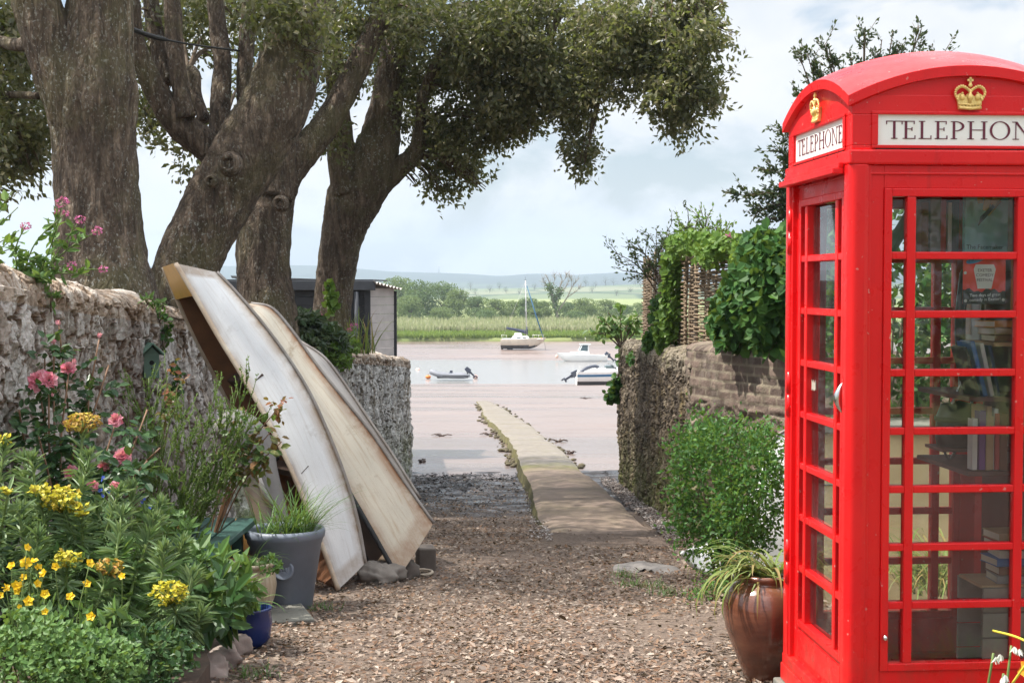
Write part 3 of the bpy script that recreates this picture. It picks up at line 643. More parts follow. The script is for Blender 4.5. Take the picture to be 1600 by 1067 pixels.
# cornice and fascia
mb = MB(); mb.bx(-H + .0, H - .0, -H, H, 2.165, 2.222); mb.build('fascia', M['red'], kiosk, .008)
mb = MB(); Rl = np.array(Matrix.Rotation(-PI / 2, 3, 'Z'))
n0 = len(mb.V); mb.bx(-.392, .392, -H - .045, -H - .001, 2.135, 2.158); mb.bx(-.392, .392, -H - .022, -H - .001, 2.158, 2.178); mb.V = [v @ Rl.T for v in mb.V]; mb.build('door_hood', M['red'], kiosk, .004)
hh = H - .012
mb = MB()
for k in range(4):
    q = MB(); y = -hh
    q.bx(-hh, hh - .03, y, y + .03, 2.222, 2.238); q.bx(-hh, hh - .03, y, y + .03, 2.352, 2.425)
    q.bx(-hh, -.347, y, y + .03, 2.238, 2.352); q.bx(.347, hh - .03, y, y + .03, 2.238, 2.352)
    for a, b, c, d in ((-.372, .372, 2.352, 2.364), (-.372, .372, 2.226, 2.238), (-.372, -.347, 2.238, 2.352), (.347, .372, 2.238, 2.352)): q.bx(a, b, y - .007, y, c, d)
    Rm = np.array(Matrix.Rotation(-k * PI / 2, 3, 'Z'))
    for v_, f_, m_, s_ in zip(q.V, q.F, q.M, q.S): pass
    for v_ in q.V: mb.add(v_ @ Rm.T, np.array([[0, 3, 2, 1], [4, 5, 6, 7], [0, 1, 5, 4], [1, 2, 6, 5], [2, 3, 7, 6], [3, 0, 4, 7]]), 0, False)
mb.build('head', M['red'], kiosk, .003)
mb = MB()
for k in range(2):
    q = MB(); q.bx(-.355, .355, -hh - .004, -hh + .001, 2.2215, 2.2262); Rm = np.array(Matrix.Rotation(-k * PI / 2, 3, 'Z'))
    mb.add(q.V[0] @ Rm.T, np.array([[0, 3, 2, 1], [4, 5, 6, 7], [0, 1, 5, 4], [1, 2, 6, 5], [2, 3, 7, 6], [3, 0, 4, 7]]), 0, False)
mb.build('vent_slot', M['dark'], kiosk)  # thin black strip, the slot's shade put in as colour
# domed roof with a segmental rim on every side
h2 = H + .010; ng = 41; a = np.linspace(-1, 1, ng)
A, B_ = np.meshgrid(a, a); zt = 2.418 + .116 * (1 - np.abs(A) ** 2.0) + .116 * (1 - np.abs(B_) ** 2.0)
def domez(x, y): return 2.418 + .116 * (1 - (x / h2) ** 2) + .116 * (1 - (y / h2) ** 2)
mb = MB(); mb.grid(np.stack([A * h2, B_ * h2, zt], -1))
for k in range(4):
    xs = a * h2; Rm = np.array(Matrix.Rotation(-k * PI / 2, 3, 'Z')); top = domez(xs, h2 + 0 * xs)
    s0 = np.stack([xs, 0 * xs - h2, top], -1); s1 = s0 - [0, 0, .038]; s2 = s1.copy(); s2[:, 1] = -hh + .004; s2[:, 0] *= (hh - .004) / h2; s3 = s2.copy(); s3[:, 2] = 2.40
    mb.grid(np.stack([s0, s1], 0) @ Rm.T, 0, False, True); mb.grid(np.stack([s1, s2], 0) @ Rm.T, 0, False, True); mb.grid(np.stack([s2, s3], 0) @ Rm.T, 0, False, True)
mb.build('roof', M['red'], kiosk, .004)
# signs with serif capitals
def letters(word, h, cap='TELEPHON'):
    """returns list of (kind, data) strokes in letter space, and total advance"""
    mbx = MB(); x = 0; tk, tn, sf = .115 * h, .045 * h, .13 * h
    def bar(x0, x1, z0, z1): mbx.bx(x0, x1, 0, .0012, z0, z1)
    def ser(xc, z, w=.30): bar(xc - w * h / 2, xc + w * h / 2, z - tn * .5, z + tn * .5)
    def stem(xc): bar(xc - tk / 2, xc + tk / 2, 0, h); ser(xc, tn * .5); ser(xc, h - tn * .5)
    def ringarc(cx, cz, rx, rz, t0, t1, n=26, thick=lambda t: 1):
        pts = []
        for i in range(n + 1):
            t = t0 + (t1 - t0) * i / n; w = tn + (tk - tn) * abs(math.cos(t)) ** 1.5
            pts.append(((cx + (rx) * math.cos(t), cz + rz * math.sin(t)), (cx + (rx - w) * math.cos(t), cz + (rz - w) * math.sin(t))))
        V = [(a[0], 0, a[1]) for a, b in pts] + [(b[0], 0, b[1]) for a, b in pts]; k = len(pts)
        mbx.add(V, [[i, i + 1, k + i + 1, k + i] for i in range(k - 1)], 0, False)
    for ch in word:
        if ch == 'T':
            stem(x + .38 * h); bar(x, x + .76 * h, h - tn, h)
            for xx in (x, x + .76 * h - tn): bar(xx, xx + tn, h - .20 * h, h)
            x += .80 * h
        elif ch in 'EL':
            stem(x + .12 * h); bar(x + .1 * h, x + .56 * h, 0, tn); bar(x + .56 * h - tn, x + .56 * h, 0, .2 * h)
            if ch == 'E':
                bar(x + .1 * h, x + .52 * h, h - tn, h); bar(x + .52 * h - tn, x + .52 * h, h - .18 * h, h); bar(x + .1 * h, x + .42 * h, .53 * h, .53 * h + tn); bar(x + .42 * h - tn, x + .42 * h, .45 * h, .65 * h)
            x += .74 * h
        elif ch == 'P':
            stem(x + .12 * h); ringarc(x + .2 * h, .72 * h, .40 * h, .28 * h, -PI / 2, PI / 2); bar(x + .12 * h, x + .2 * h, h - tn, h); bar(x + .12 * h, x + .2 * h, .44 * h, .44 * h + tn); x += .76 * h
        elif ch == 'H':
            stem(x + .14 * h); stem(x + .76 * h); bar(x + .14 * h, x + .76 * h, .5 * h, .5 * h + tn); x += 1.02 * h
        elif ch == 'O':
            ringarc(x + .48 * h, .5 * h, .48 * h, .52 * h, 0, 2 * PI, 44); x += 1.08 * h
        elif ch == 'N':
            bar(x + .14 * h - tn / 2, x + .14 * h + tn / 2, 0, h); bar(x + .80 * h - tn / 2, x + .80 * h + tn / 2, 0, h); ser(x + .14 * h, tn * .5); ser(x + .80 * h, h - tn * .5); ser(x + .06 * h, h - tn * .5, .2)
            mbx.add([(x + .07 * h, 0, h), (x + .21 * h, 0, h), (x + .82 * h, 0, -.02 * h), (x + .76 * h, 0, -.02 * h)], [[0, 1, 2, 3]], 0, False); x += 1.05 * h
    return mbx, x - .1 * h
for k in range(4):
    def sg(mb): mb.bx(-.347, .347, -hh + .006, -hh + .016, 2.238, 2.352)
    s_ = rot4(sg, k, 'sign', M['opal'])
    lt, adv = letters('TELEPHONE', .067); sc = .628 / adv
    for i, v_ in enumerate(lt.V): v_ = v_.copy(); v_[:, 0] = (v_[:, 0]) * sc - .314; v_[:, 1] = -hh + .0052 - .0012 + v_[:, 1] * .9; v_[:, 2] = v_[:, 2] + 2.262; lt.V[i] = v_
    Rm = np.array(Matrix.Rotation(-k * PI / 2, 3, 'Z')); lt.V = [v_ @ Rm.T for v_ in lt.V]; lt.build('lettering', M['lettering'], s_)
# crowns
def crown(mb):
    y = -hh - .004; z = 2.372; w = .052
    outl = [(-.041, 0), (.041, 0), (.047, .034), (.050, .052), (.036, .060), (.018, .048), (0, .064), (-.018, .048), (-.036, .060), (-.050, .052), (-.047, .034)]
    mb.prism([(a, z + b) for a, b in outl], y - .006, y + .006)
    mb.tube([(-.043, y - .006, z + .007), (0, y - .011, z + .003), (.043, y - .006, z + .007)], .0065, 8); mb.tube([(-.044, y - .006, z + .020), (0, y - .010, z + .017), (.044, y - .006, z + .020)], .004, 8)
    for s in (-1, 1):
        pts = [(s * .046, y - .005, z + .034), (s * .056, y - .007, z + .056), (s * .050, y - .009, z + .074), (s * .032, y - .010, z + .083), (s * .013, y - .009, z + .075), (0, y - .008, z + .062)]
        pts = spline(pts, 5); mb.tube(pts, .0042, 6)
        for p in pts[::2]: mb.ball((p[0] * 1.02, p[1] - .002, p[2] + .003), .0055, 8)
        mb.ball((s * .029, y - .008, z + .045), (.010, .008, .013), 8); mb.ball((s * .029, y - .008, z + .060), .005, 6)
        mb.ball((s * .046, y - .006, z + .040), (.007, .006, .010), 8)
    mb.ball((0, y - .010, z + .046), (.011, .008, .015), 8); mb.tube([(0, y - .008, z + .02), (0, y - .011, z + .075)], .005, 6)
    mb.ball((0, y - .009, z + .089), .0085, 10); mb.bx(-.004, .004, y - .012, y - .005, z + .096, z + .119); mb.bx(-.011, .011, y - .012, y - .005, z + .104, z + .112)
    for x in np.linspace(-.036, .036, 7): mb.ball((x, y - .012 + abs(x) * .1, z + .0125), .0035, 6)
for k in range(4): rot4(crown, k, 'crown', M['gold'])
# ---- what stands inside
def inbox(u, y, z): return Vector((BC.x, BC.y, 0)) + _bx * u + _by * y + Vector((0, 0, z))
def text_mesh(s, size, align='LEFT', w=None):
    cu = bpy.data.curves.new('writing', 'FONT'); cu.body = s; cu.size = size; cu.align_x = align; cu.resolution_u = 2
    ob = bpy.data.objects.new('writing', cu); COL.objects.link(ob); dg = bpy.context.evaluated_depsgraph_get(); me = bpy.data.meshes.new_from_object(ob.evaluated_get(dg))
    V = np.array([v.co[:] for v in me.vertices]); F = [list(p.vertices) for p in me.polygons]; bpy.data.objects.remove(ob); bpy.data.curves.remove(cu); bpy.data.meshes.remove(me)
    return V, F
def cm(name, c, r=.6): return plain(name, c, r, .06, 30)
def book(u, y, z, w, d, h, col, label, lean=0, rz=0, front=None, pages=True):
    o = thing('book', label, 'book', inbox(u, y, z), BRZ + rz, 'books kept in the telephone box')
    o.rotation_euler = (0, lean, BRZ + rz)
    mb = MB(); t_ = .003
    mb.bx(-w / 2, -w / 2 + t_, 0, d, 0, h); mb.bx(w / 2 - t_, w / 2, 0, d, 0, h); mb.bx(-w / 2 + t_, w / 2 - t_, 0, t_, 0, h)
    mb.build('cover', col, o, .001)
    mb = MB(); mb.bx(-w / 2 + t_, w / 2 - t_, t_, d - .004, .003, h - .003); mb.build('pages', M['paper'], o)
    return o
M['paper'] = cm('book_pages', (.62, .57, .46))
bc = {k: cm(k + '_cover', c) for k, c in dict(cyan=(.42, .78, .80), red=(.45, .05, .05), brown=(.20, .09, .05), white=(.66, .65, .62), blue=(.06, .17, .42), navy=(.03, .05, .12), orange=(.68, .30, .06), purple=(.16, .06, .24), grey=(.30, .30, .30), tan=(.46, .33, .18), black=(.025, .025, .028), green=(.08, .2, .12)).items()}
M['shelf'] = plain('pine_shelf', (.50, .33, .18), .6, .2, 5)
sh = thing('wooden_shelf', 'pine shelf board across the top of the telephone box', 'shelf', inbox(.09, .08, 1.835), BRZ); mb = MB(); mb.bx(-.30, .315, -.18, .13, -.018, 0); mb.build('board', M['shelf'], sh, .002)
for xx in (.24, -.29): mb = MB(); mb.bx(xx, xx + .025, -.10, .10, -.09, -.018); mb.build('bracket', M['steel'], sh)
# face-out book
fb = thing('book', 'pale blue book face out on the top shelf, hand and pen on its cover', 'book', inbox(.225, -.085, 1.837), BRZ, 'books kept in the telephone box')
mb = MB(); mb.bx(-.088, .088, 0, .004, 0, .235); mb.bx(-.088, .088, .026, .030, 0, .235); mb.bx(-.088, -.084, .004, .026, 0, .235); mb.build('cover', bc['cyan'], fb, .001)
mb = MB(); mb.bx(-.084, .085, .004, .026, .003, .232); mb.build('pages', M['paper'], fb)
V_, F_ = text_mesh('The Facemaker', .0245); mb = MB(); V_ = np.stack([V_[:, 0] - .083, 0 * V_[:, 0] - .0012, V_[:, 1] + .012], -1); mb.add(V_, F_, 0, False); mb.build('title', M['black'], fb)
mb = MB()
for a, b, r in (((.055, .245), (.022, .185), .017), ((.010, .24), (-.008, .165), .015), ((.05, .21), (.0, .15), .012), ((-.03, .235), (-.028, .195), .013)):
    mb.tube([(a[0], -.001, min(a[1], .232)), ((a[0] + b[0]) / 2, -.001, (a[1] + b[1]) / 2), (b[0], -.001, b[1])], [r, r, r * .8], 8)
for i in range(len(mb.V)): mb.V[i][:, 1] = mb.V[i][:, 1] * .06 - .0015
mb.build('hand_picture', cm('yellow_print', (.74, .57, .22)), fb)
mb = MB(); mb.tube([(.028, -.004, .185), (-.02, -.004, .135), (-.037, -.004, .105)], [.008, .009, .001], 8)
for i in range(len(mb.V)): mb.V[i][:, 1] = mb.V[i][:, 1] * .05 - .0028
mb.build('pen_picture', M['black'], fb)
for u, w, h, c, lb, ln in [(-.165, .030, .20, 'brown', 'brown book at the left end of the top shelf', .0), (-.120, .045, .22, 'grey', 'thick grey book on the top shelf beside the brown one', 0), (-.090, .026, .215, 'red', 'red book on the top shelf beside a thick grey one', .0), (-.062, .016, .20, 'white', 'thin white book on the top shelf next to the red one', 0), (-.038, .028, .21, 'black', 'black book on the top shelf next to the pale blue cover', 0), (.190, .020, .22, 'white', 'white book on the top shelf right of the pale blue cover', 0), (.212, .018, .225, 'blue', 'blue book on the top shelf right of the pale blue cover', 0)]:
    book(u + .145, -.06, 1.837, w, .14, h, bc[c], lb, ln)
book(-.13, .0, 1.838, .02, .13, .23, bc['green'], 'dark green book leaning in the corner of the top shelf', .55)
# telephone
tel = thing('telephone', 'old payphone with black handset on the backboard', 'telephone', inbox(.40, .10, 1.30), BRZ); tel.scale = (.8, 1, 1)
mb = MB(); mb.bx(-.20, -.0, -.14, .14, -.05, .46); mb.bx(-.215, -.2, -.12, .12, .05, .40); mb.build('body', M['steel'], tel, .008)
mb = MB(); pts = spline([(-.25, -.10, .44), (-.30, -.13, .42), (-.325, -.14, .30), (-.325, -.14, .18), (-.30, -.13, .06), (-.25, -.10, .03)], 5); mb.tube(pts, [.04, .044, .046, .044, .036, .03, .028] + [.026] * (len(pts) - 14) + [.028, .03, .036, .044, .046, .044, .04], 10); mb.build('handset', M['black'], tel)
mb = MB(); pts = spline([(-.30, -.12, .02), (-.36, -.1, -.12), (-.37, -.06, -.25), (-.30, .0, -.32), (-.22, .03, -.2), (-.15, .05, -.05)], 6); mb.tube(pts, .007, 6); mb.build('cord', M['steel'], tel)
mb = MB(); mb.bx(-.218, -.215, -.03, .05, .20, .33); mb.build('notice_card', M['paper'], tel)
# lower shelves on the backboard, with books
for z in (.98, 1.27):
    s2_ = thing('wooden_shelf', 'narrow dark shelf under the telephone' if z > 1.2 else 'low dark shelf near the floor of the telephone box', 'shelf', inbox(.29, -.05, z), BRZ); mb = MB(); mb.bx(-.22, .11, -.26, .30, -.018, 0); mb.build('board', M['interior_panel'], s2_, .002); mb = MB(); mb.bx(.06, .10, -.2, -.18, -.12, -.018); mb.build('bracket', M['steel'], s2_)
dat = [(.12, .012, .20, 'black', 'slim black book leaning on the shelf under the telephone', -.30), (.145, .018, .22, 'blue', 'blue book leaning beside a slim black one under the telephone', -.26), (.172, .016, .21, 'white', 'white book leaning among blue and black ones under the telephone', -.22), (.198, .014, .2, 'navy', 'navy book leaning next to a white one under the telephone', -.2)]
for u, w, h, c, lb, ln in dat: book(u, -.29, 1.272, w, .14, h, bc[c], lb, ln)
for u, w, h, c, lb in [(.16, .022, .25, 'tan', 'tan book upright on the low shelf'), (.188, .018, .24, 'white', 'white book upright on the low shelf beside a tan one'), (.22, .03, .22, 'brown', 'brown book upright on the low shelf next to the white one')]: book(u, -.29, .982, w, .15, h, bc[c], lb)
for i, (c, lb) in enumerate([('brown', 'brown book lying flat at the bottom of the pile by the telephone'), ('tan', 'tan book lying flat in the pile by the telephone'), ('orange', 'orange book lying on top of the pile by the telephone')]):
    o = book(.29, -.22, 1.47 + i * .028 + .014, .026, .14, .19, bc[c], lb); o.rotation_euler = (0, PI / 2, BRZ + .1 * i); o.location = inbox(.19, -.26, 1.495 + i * .028)
o = thing('book_stand', 'small wooden ledge carrying a flat pile of books', 'shelf', inbox(.29, -.2, 1.48), BRZ); mb = MB(); mb.bx(-.11, .11, -.08, .2, -.016, 0); mb.build('board', M['shelf'], o, .002); mb = MB(); mb.bx(.05, .1, .0, .02, -.1, -.016); mb.build('bracket', M['steel'], o)
book(.262, -.30, 1.60, .05, .006, .13, bc['orange'], 'orange paperback propped against the glass beside the poster', 0)
book(.262, -.30, 1.735, .05, .006, .10, bc['tan'], 'floral paperback propped against the glass above the orange one', 0)
for i, (c, th_, h_, lb) in enumerate([('white', .020, .20, 'white book standing at the front of the lowest row behind the glass'), ('purple', .026, .23, 'purple book standing in the lowest row beside a white one'), ('tan', .03, .21, 'tan book standing at the right of the lowest row'), ('red', .018, .22, 'thin red book standing in the lowest row')]):
    book(.10 + i * .03, -.30, .985, th_, .05, h_, bc[c], lb)
for i, (c, lb) in enumerate([('grey', 'grey book at the bottom of the flat pile behind the glass'), ('brown', 'brown book second in the flat pile behind the glass'), ('blue', 'blue book third in the flat pile behind the glass'), ('white', 'white book fourth in the flat pile behind the glass'), ('red', 'red book fifth in the flat pile behind the glass'), ('tan', 'tan book at the top of the flat pile behind the glass')]):
    o = book(0, 0, 0, .030, .14, .17, bc[c], lb); o.rotation_euler = (0, PI / 2, BRZ + .08 * ((i * 7) % 3 - 1)); o.location = inbox(.17 + .008 * (i % 2), -.36, .565 + .033 * i)
o = thing('wooden_crate', 'old wooden crate on the floor carrying a flat pile of books', 'crate', inbox(.23, -.27, .06), BRZ); mb = MB()
for k in range(5): mb.bx(-.13, .16, -.13, -.115, .0 + .098 * k, .09 + .098 * k); mb.bx(-.13, .16, .115, .13, .0 + .098 * k, .09 + .098 * k)
mb.build('slats', M['wood_grey'], o); mb = MB(); mb.bx(-.13, .16, -.114, .114, .478, .49); mb.build('lid', M['shelf'], o)
# speaker-like black drum low in the box
o = thing('dome_drum', 'round black plastic drum low inside the telephone box', 'drum', inbox(.16, .02, 1.045), BRZ); mb = MB(); mb.lathe([(.0, 0), (.085, 0), (.092, .03), (.09, .12), (.07, .17), (0, .185)], 28); mb.build('shell', M['black'], o); mb = MB(); mb.lathe([(.091, .10), (.097, .105), (.097, .118), (.09, .12)], 28); mb.build('rim', M['rubber'], o)
o = thing('drum_shelf', 'dark bracket shelf holding the black drum', 'shelf', inbox(.2, .03, 1.04), BRZ); mb = MB(); mb.bx(-.14, .2, -.1, .1, -.012, .0); mb.build('board', M['interior_panel'], o); mb = MB(); mb.bx(.1, .19, -.09, -.07, -.1, -.012); mb.build('bracket', M['steel'], o)
# poster on the inside of the glass
po = thing('poster', 'red and black festival poster taped inside the front glass', 'poster', inbox(.083, -H + .047, 1.632), BRZ)
mb = MB(); mb.bx(-.083, .083, 0, .0015, 0, .190); mb.build('sheet', cm('poster_red', (.82, .07, .05)), po)
mb = MB(); xs = np.linspace(-.083, .083, 20); zz = .052 + .006 * np.sin(xs * 70) + .004 * np.sin(xs * 190); mb.add([(x, -.0007, 0) for x in xs] + [(x, -.0007, z) for x, z in zip(xs, zz)], [[i, i + 1, 21 + i, 20 + i] for i in range(19)], 0, False); mb.build('black_band', M['black'], po)
mb = MB()
cup = [(-.026, .058), (.028, .058), (.044, .132), (.036, .150), (-.034, .150), (-.042, .132)]; mb.prism(cup, -.0016, -.0006)
mb.build('cup_emblem', cm('poster_white', (.76, .73, .68)), po)
mb = MB(); th = np.linspace(0, 2 * PI, 25)[:-1]; mb.prism([(-.034 + .038 * math.cos(t), .168 + .0125 * math.sin(t) + .010 * math.cos(t)) for t in th], -.0016, -.0006); mb.build('date_flash', cm('poster_blue', (.06, .30, .60)), po)
def lines(rows, m, nm):
    mb = MB()
    for s, size, x, z, slant in rows:
        V_, F_ = text_mesh(s, size, 'CENTER'); mb.add(np.stack([V_[:, 0] + x, 0 * V_[:, 0] - .0026, V_[:, 1] + z + slant * V_[:, 0]], -1), F_, 0, False)
    mb.build(nm, m, po)
lines([('EXETER', .0165, .001, .122, 0), ('COMEDY', .0165, .001, .104, 0), ('FESTIVAL', .0155, .001, .086, 0)], cm('poster_ink', (.10, .03, .04)), 'emblem_lettering')
lines([('7-8 JUNE', .0155, -.034, .1635, .26), ], cm('poster_navy', (.02, .05, .16)), 'date_lettering')
lines([('Two days of great', .0165, .003, .029, .04), ('comedy in Exeter!', .0165, .003, .012, .04)], cm('poster_white_ink', (.82, .82, .80)), 'strapline')
for x, z in ((-.073, .178), (.073, .176), (-.073, .012), (.074, .016), (-.075, .118)): mb = MB(); mb.lathe([(0, 0), (.006, 0)], 12, (x, -.003, z), axis=Matrix.Rotation(PI / 2, 3, 'X')); mb.build('fixing_spot', bc['white'], po)
# small white mark on the door glass
mb = MB()
for i in range(9): mb.bx(-.04 + i * .0065, -.0362 + i * .0065, -.0006, .0002, .003 * (i % 3), .045 - .004 * (i % 4))
Rm = np.array(Matrix.Rotation(-PI / 2, 3, 'Z')); mb.V = [(v_ + np.array([-.15, -H + .050, 1.275])) @ Rm.T for v_ in mb.V]
mb.build('white_sticker', M['paper'], kiosk)
# low rendered planter wall behind the box
tw = thing('planter_wall', 'low tan rendered wall seen through the telephone box', 'wall', (3.1, 8.6, 0), -.05); mb = MB(); mb.bx(-1.25, 1.9, -.15, .25, -.5, .82); mb.build('wall_body', M['tan'], tw, .01); mb = MB(); mb.bx(-1.28, 1.93, -.19, .28, .82, .875); mb.bx(-1.252, 1.902, -.154, -.1, .50, .515); mb.build('coping', M['slab'], tw, .008)
# ------------------------------------------------------------------ leaning boats
def leaning_boat(name, label, Gp, Cp, dG, dC, beam, widths, mo, mi, deck=None, rimmat=None, rub=False, k=7, transom=None, bottom_drop=(0, 0, 0)):
    """hull shell between a near gunwale (Gp) and near chine (Cp), swept across by the beam vector; open on the gunwale side"""
    n = len(Gp); g = spline([P(x, y, dG[0] + (dG[1] - dG[0]) * i / (n - 1)) for i, (x, y) in enumerate(Gp)], k); c = spline([P(x, y, dC[0] + (dC[1] - dC[0]) * i / (n - 1)) for i, (x, y) in enumerate(Cp)], k)
    w = np.interp(np.linspace(0, 1, len(g)), np.linspace(0, 1, len(widths)), widths)[:, None]; b = np.array(beam)
    root = thing(name, label, 'boat', tuple(g[-1])); o0 = np.array(g[-1])
    gf = g + b * w; cf = c + b * w * .86
    def clampz(a):
        a = a.copy(); a[:, 2] = np.maximum(a[:, 2], np.array([gz(x, y) for x, y in a[:, :2]]) + .01); return a
    gf, cf = clampz(gf), clampz(cf); bulge = unit(np.cross(np.gradient(g, axis=0), b[None])); 
    sgn = np.sign(np.sum((c - g) * 1.0 * unit(c - g), axis=1).mean())
    ts = np.linspace(0, 1, 13)[None, :, None]; nd = unit(c - g)
    outw = -unit(b)[None]
    near = g[:, None] * (1 - ts) + c[:, None] * ts + outw[:, None] * .008 * np.sin(PI * ts) * np.minimum(1, w[:, None] * 2)
    tb = np.linspace(0, 1, 13)[None, :, None]
    bot = c[:, None] * (1 - tb) + cf[:, None] * tb + nd[:, None] * (.018 * np.sin(PI * tb) ** .8) * np.minimum(1, w[:, None] * 1.4)
    farr = cf[:, None] * (1 - ts) + gf[:, None] * ts
    S = np.concatenate([near, bot[:, 1:], farr[:, 1:]], 1)
    S = S + .006 * fbm(S * 2.2, 3, 4)[..., None]
    rim = np.concatenate([np.clip(1 - np.linspace(0, 1, 13) * 5, 0, 1) * .8 + np.clip(np.linspace(0, 1, 13) * 4 - 3, 0, 1), np.clip(1 - np.linspace(0, 1, 13) * 4, 0, 1)[1:] * .8, 0 * np.linspace(0, 1, 13)[1:]])
    na = len(g); lenA = np.concatenate([[0], np.cumsum(np.linalg.norm(np.diff(g, axis=0), axis=1))]); aA = np.repeat(lenA[:, None], S.shape[1], 1); cA = np.repeat(np.linspace(0, 1.4, S.shape[1])[None], na, 0); rimA = np.repeat(rim[None], len(g), 0); rimA[:3] = np.maximum(rimA[:3], .7); rimA[-3:] = np.maximum(rimA[-3:], .6)
    mb = MB(); mb.grid(S - o0); mb.build('hull', mo, root, attrs={'rim': rimA.ravel(), 'along': aA.ravel(), 'across': cA.ravel()})
    cen = S.mean(1, keepdims=True); I = S + unit(cen - S) * .018
    mb = MB(); mb.grid(I - o0); mb.build('inner_hull', mi, root)
    mb = MB(); mb.tube(g - o0 - b * .01, .017, 8); mb.build('gunwale', rimmat or mo, root, attrs={'rim': np.full(len(mb.V[0]), .45)})
    mb = MB(); mb.tube(gf - o0, .016, 8); mb.build('gunwale', rimmat or mo, root, attrs={'rim': np.full(len(mb.V[0]), .45)})
    mb = MB(); mb.tube(c - o0 + nd * .006 + outw * .004, .011, 6); mb.build('chine_strip', M['hull_grey'], root, attrs={'rim': np.full(len(mb.V[0]), .9)})
    # transoms close both ends
    for i, nm, mm in ((-1, 'transom', transom or mi), (0, 'bow_board', mo)):
        ring = S[i]; q = ring.mean(0); mb = MB(); mb.add(np.vstack([ring, ring + (S[-2] - S[-1] if i == -1 else S[1] - S[0]) * .35]) - o0, [list(range(len(ring))), list(range(2 * len(ring) - 1, len(ring) - 1, -1))], 0, False); mb.build(nm, mm, root, attrs={'rim': np.full(2 * len(ring), .6)})
    if deck:
        a, e, mt = deck; i0, i1 = int(a * (len(g) - 1)), int(e * (len(g) - 1)); mb = MB(); ts2 = np.linspace(0.02, .98, 9)[None, :, None]
        D = g[i0:i1 + 1, None] * (1 - ts2) + gf[i0:i1 + 1, None] * ts2 - nd[i0:i1 + 1, None] * .012; curve = (np.sin(PI * ts2[0, :, 0]) * .6).astype(float)
        mb.grid(D - o0, 0); D2 = D + nd[i0:i1 + 1, None] * .02; mb.grid(D2 - o0, 0, flip=True); mb.grid(np.stack([D[-1], D2[-1]], 0) - o0, 0); mb.build('foredeck', mt, root)
    return root, g, gf, c, o0
G1 = [(274, 412), (304, 462), (342, 528), (378, 587), (417, 656), (450, 724), (478, 790), (505, 858), (528, 921)]
C1 = [(338, 425), (368, 457), (408, 504), (446, 555), (482, 613), (513, 680), (539, 748), (558, 815), (570, 880)]
b1, g1, gf1, c1_, o1 = leaning_boat('rowing_boat', 'white rowing boat standing on its stern against the wall, yellow foredeck, brown inside', G1, C1, (9.45, 9.24), (9.60, 9.36), (-.38, .80, -.05), [.42, .60, .74, .86, .92, .94, .92, .88, .84], M['hull_white'], M['wood_brown'], deck=(.0, .14, M['wood_varnish']), rimmat=M['hull_cream'])
i = int(.62 * (len(g1) - 1)); mb = MB(); c = g1[i] * .72 + gf1[i] * .28 - o1 + np.array([-.02, 0, -.0]); mb.box(tuple(c), (.10, .02, .055), Matrix.Rotation(.9, 3, 'Y')); mb.box(tuple(c + np.array([-.02, -.015, -.0])), (.04, .03, .05), Matrix.Rotation(.9, 3, 'Y')); mb.build('rowlock_plate', M['black'], b1, .004)
for f_ in (.42, .68):
    i = int(f_ * (len(g1) - 1)); mb = MB(); a_, e_ = g1[i] - o1, gf1[i] - o1; nd = unit(c1_[i] - g1[i]) * .10
    mb.tube([a_ + nd, e_ + nd], .05, 4, smooth=False); mb.build('thwart', M['wood_dark'], b1)
G2 = [(380, 478), (398, 505), (424, 550), (458, 612), (494, 676), (530, 742), (576, 822), (622, 903)]
C2 = [(392, 474), (424, 482), (456, 518), (495, 572), (535, 622), (583, 682), (630, 752), (677, 818)]
b2, g2, gf2, c2_, o2 = leaning_boat('rowing_boat', 'cream rowing boat with rust stains and black edging, leaning between two other hulls', G2, C2, (10.1, 9.78), (10.25, 9.95), (-.30, .55, -.03), [.25, .45, .6, .7, .75, .75, .74, .7], M['hull_cream'], M['wood_dark'], rimmat=M['rubber'], transom=M['hull_cream'])
G3 = [(446, 530), (470, 560), (502, 604), (540, 664), (580, 726), (616, 792)]
C3 = [(468, 533), (504, 557), (532, 592), (570, 648), (612, 710), (655, 778)]
leaning_boat('rowing_boat', 'grey weathered hull mostly hidden behind the cream rowing boat', G3, C3, (10.75, 10.5), (10.85, 10.6), (-.22, .45, .02), [.25, .4, .5, .55, .55, .5], M['hull_grey'], M['wood_dark'], rimmat=M['hull_grey'])
# canvas roll slumped inside the white boat
tr = thing('canvas_roll', 'grey canvas roll slumped inside the white leaning boat', 'canvas', tuple(P(400, 800, 9.28)))
o0 = np.array(P(400, 800, 9.28)); mb = MB(); pts = spline([P(352, 690, 9.28), P(366, 672, 9.28), P(385, 690, 9.28), P(402, 735, 9.28), P(420, 790, 9.26), P(438, 850, 9.25)], 6)
mb.tube(pts - o0, np.interp(np.linspace(0, 1, len(pts)), [0, .1, .3, .6, 1], [.05, .12, .15, .13, .10]), 22)
V = mb.V[0]; V += unit(V - V.mean(0)) * (.03 * fbm(V * np.array([9, 9, 4]), 3, 2))[:, None]; mb.build('canvas', M['tarp'], tr)
mb = MB(); mb.tube([pts[-6] - o0 + np.array([.06, -.10, .02]), pts[-9] - o0 + np.array([.03, -.14, 0]), pts[-13] - o0 + np.array([.02, -.155, .03])], [.014, .022, .010], 8); mb.build('loose_fold', M['tarp'], tr)
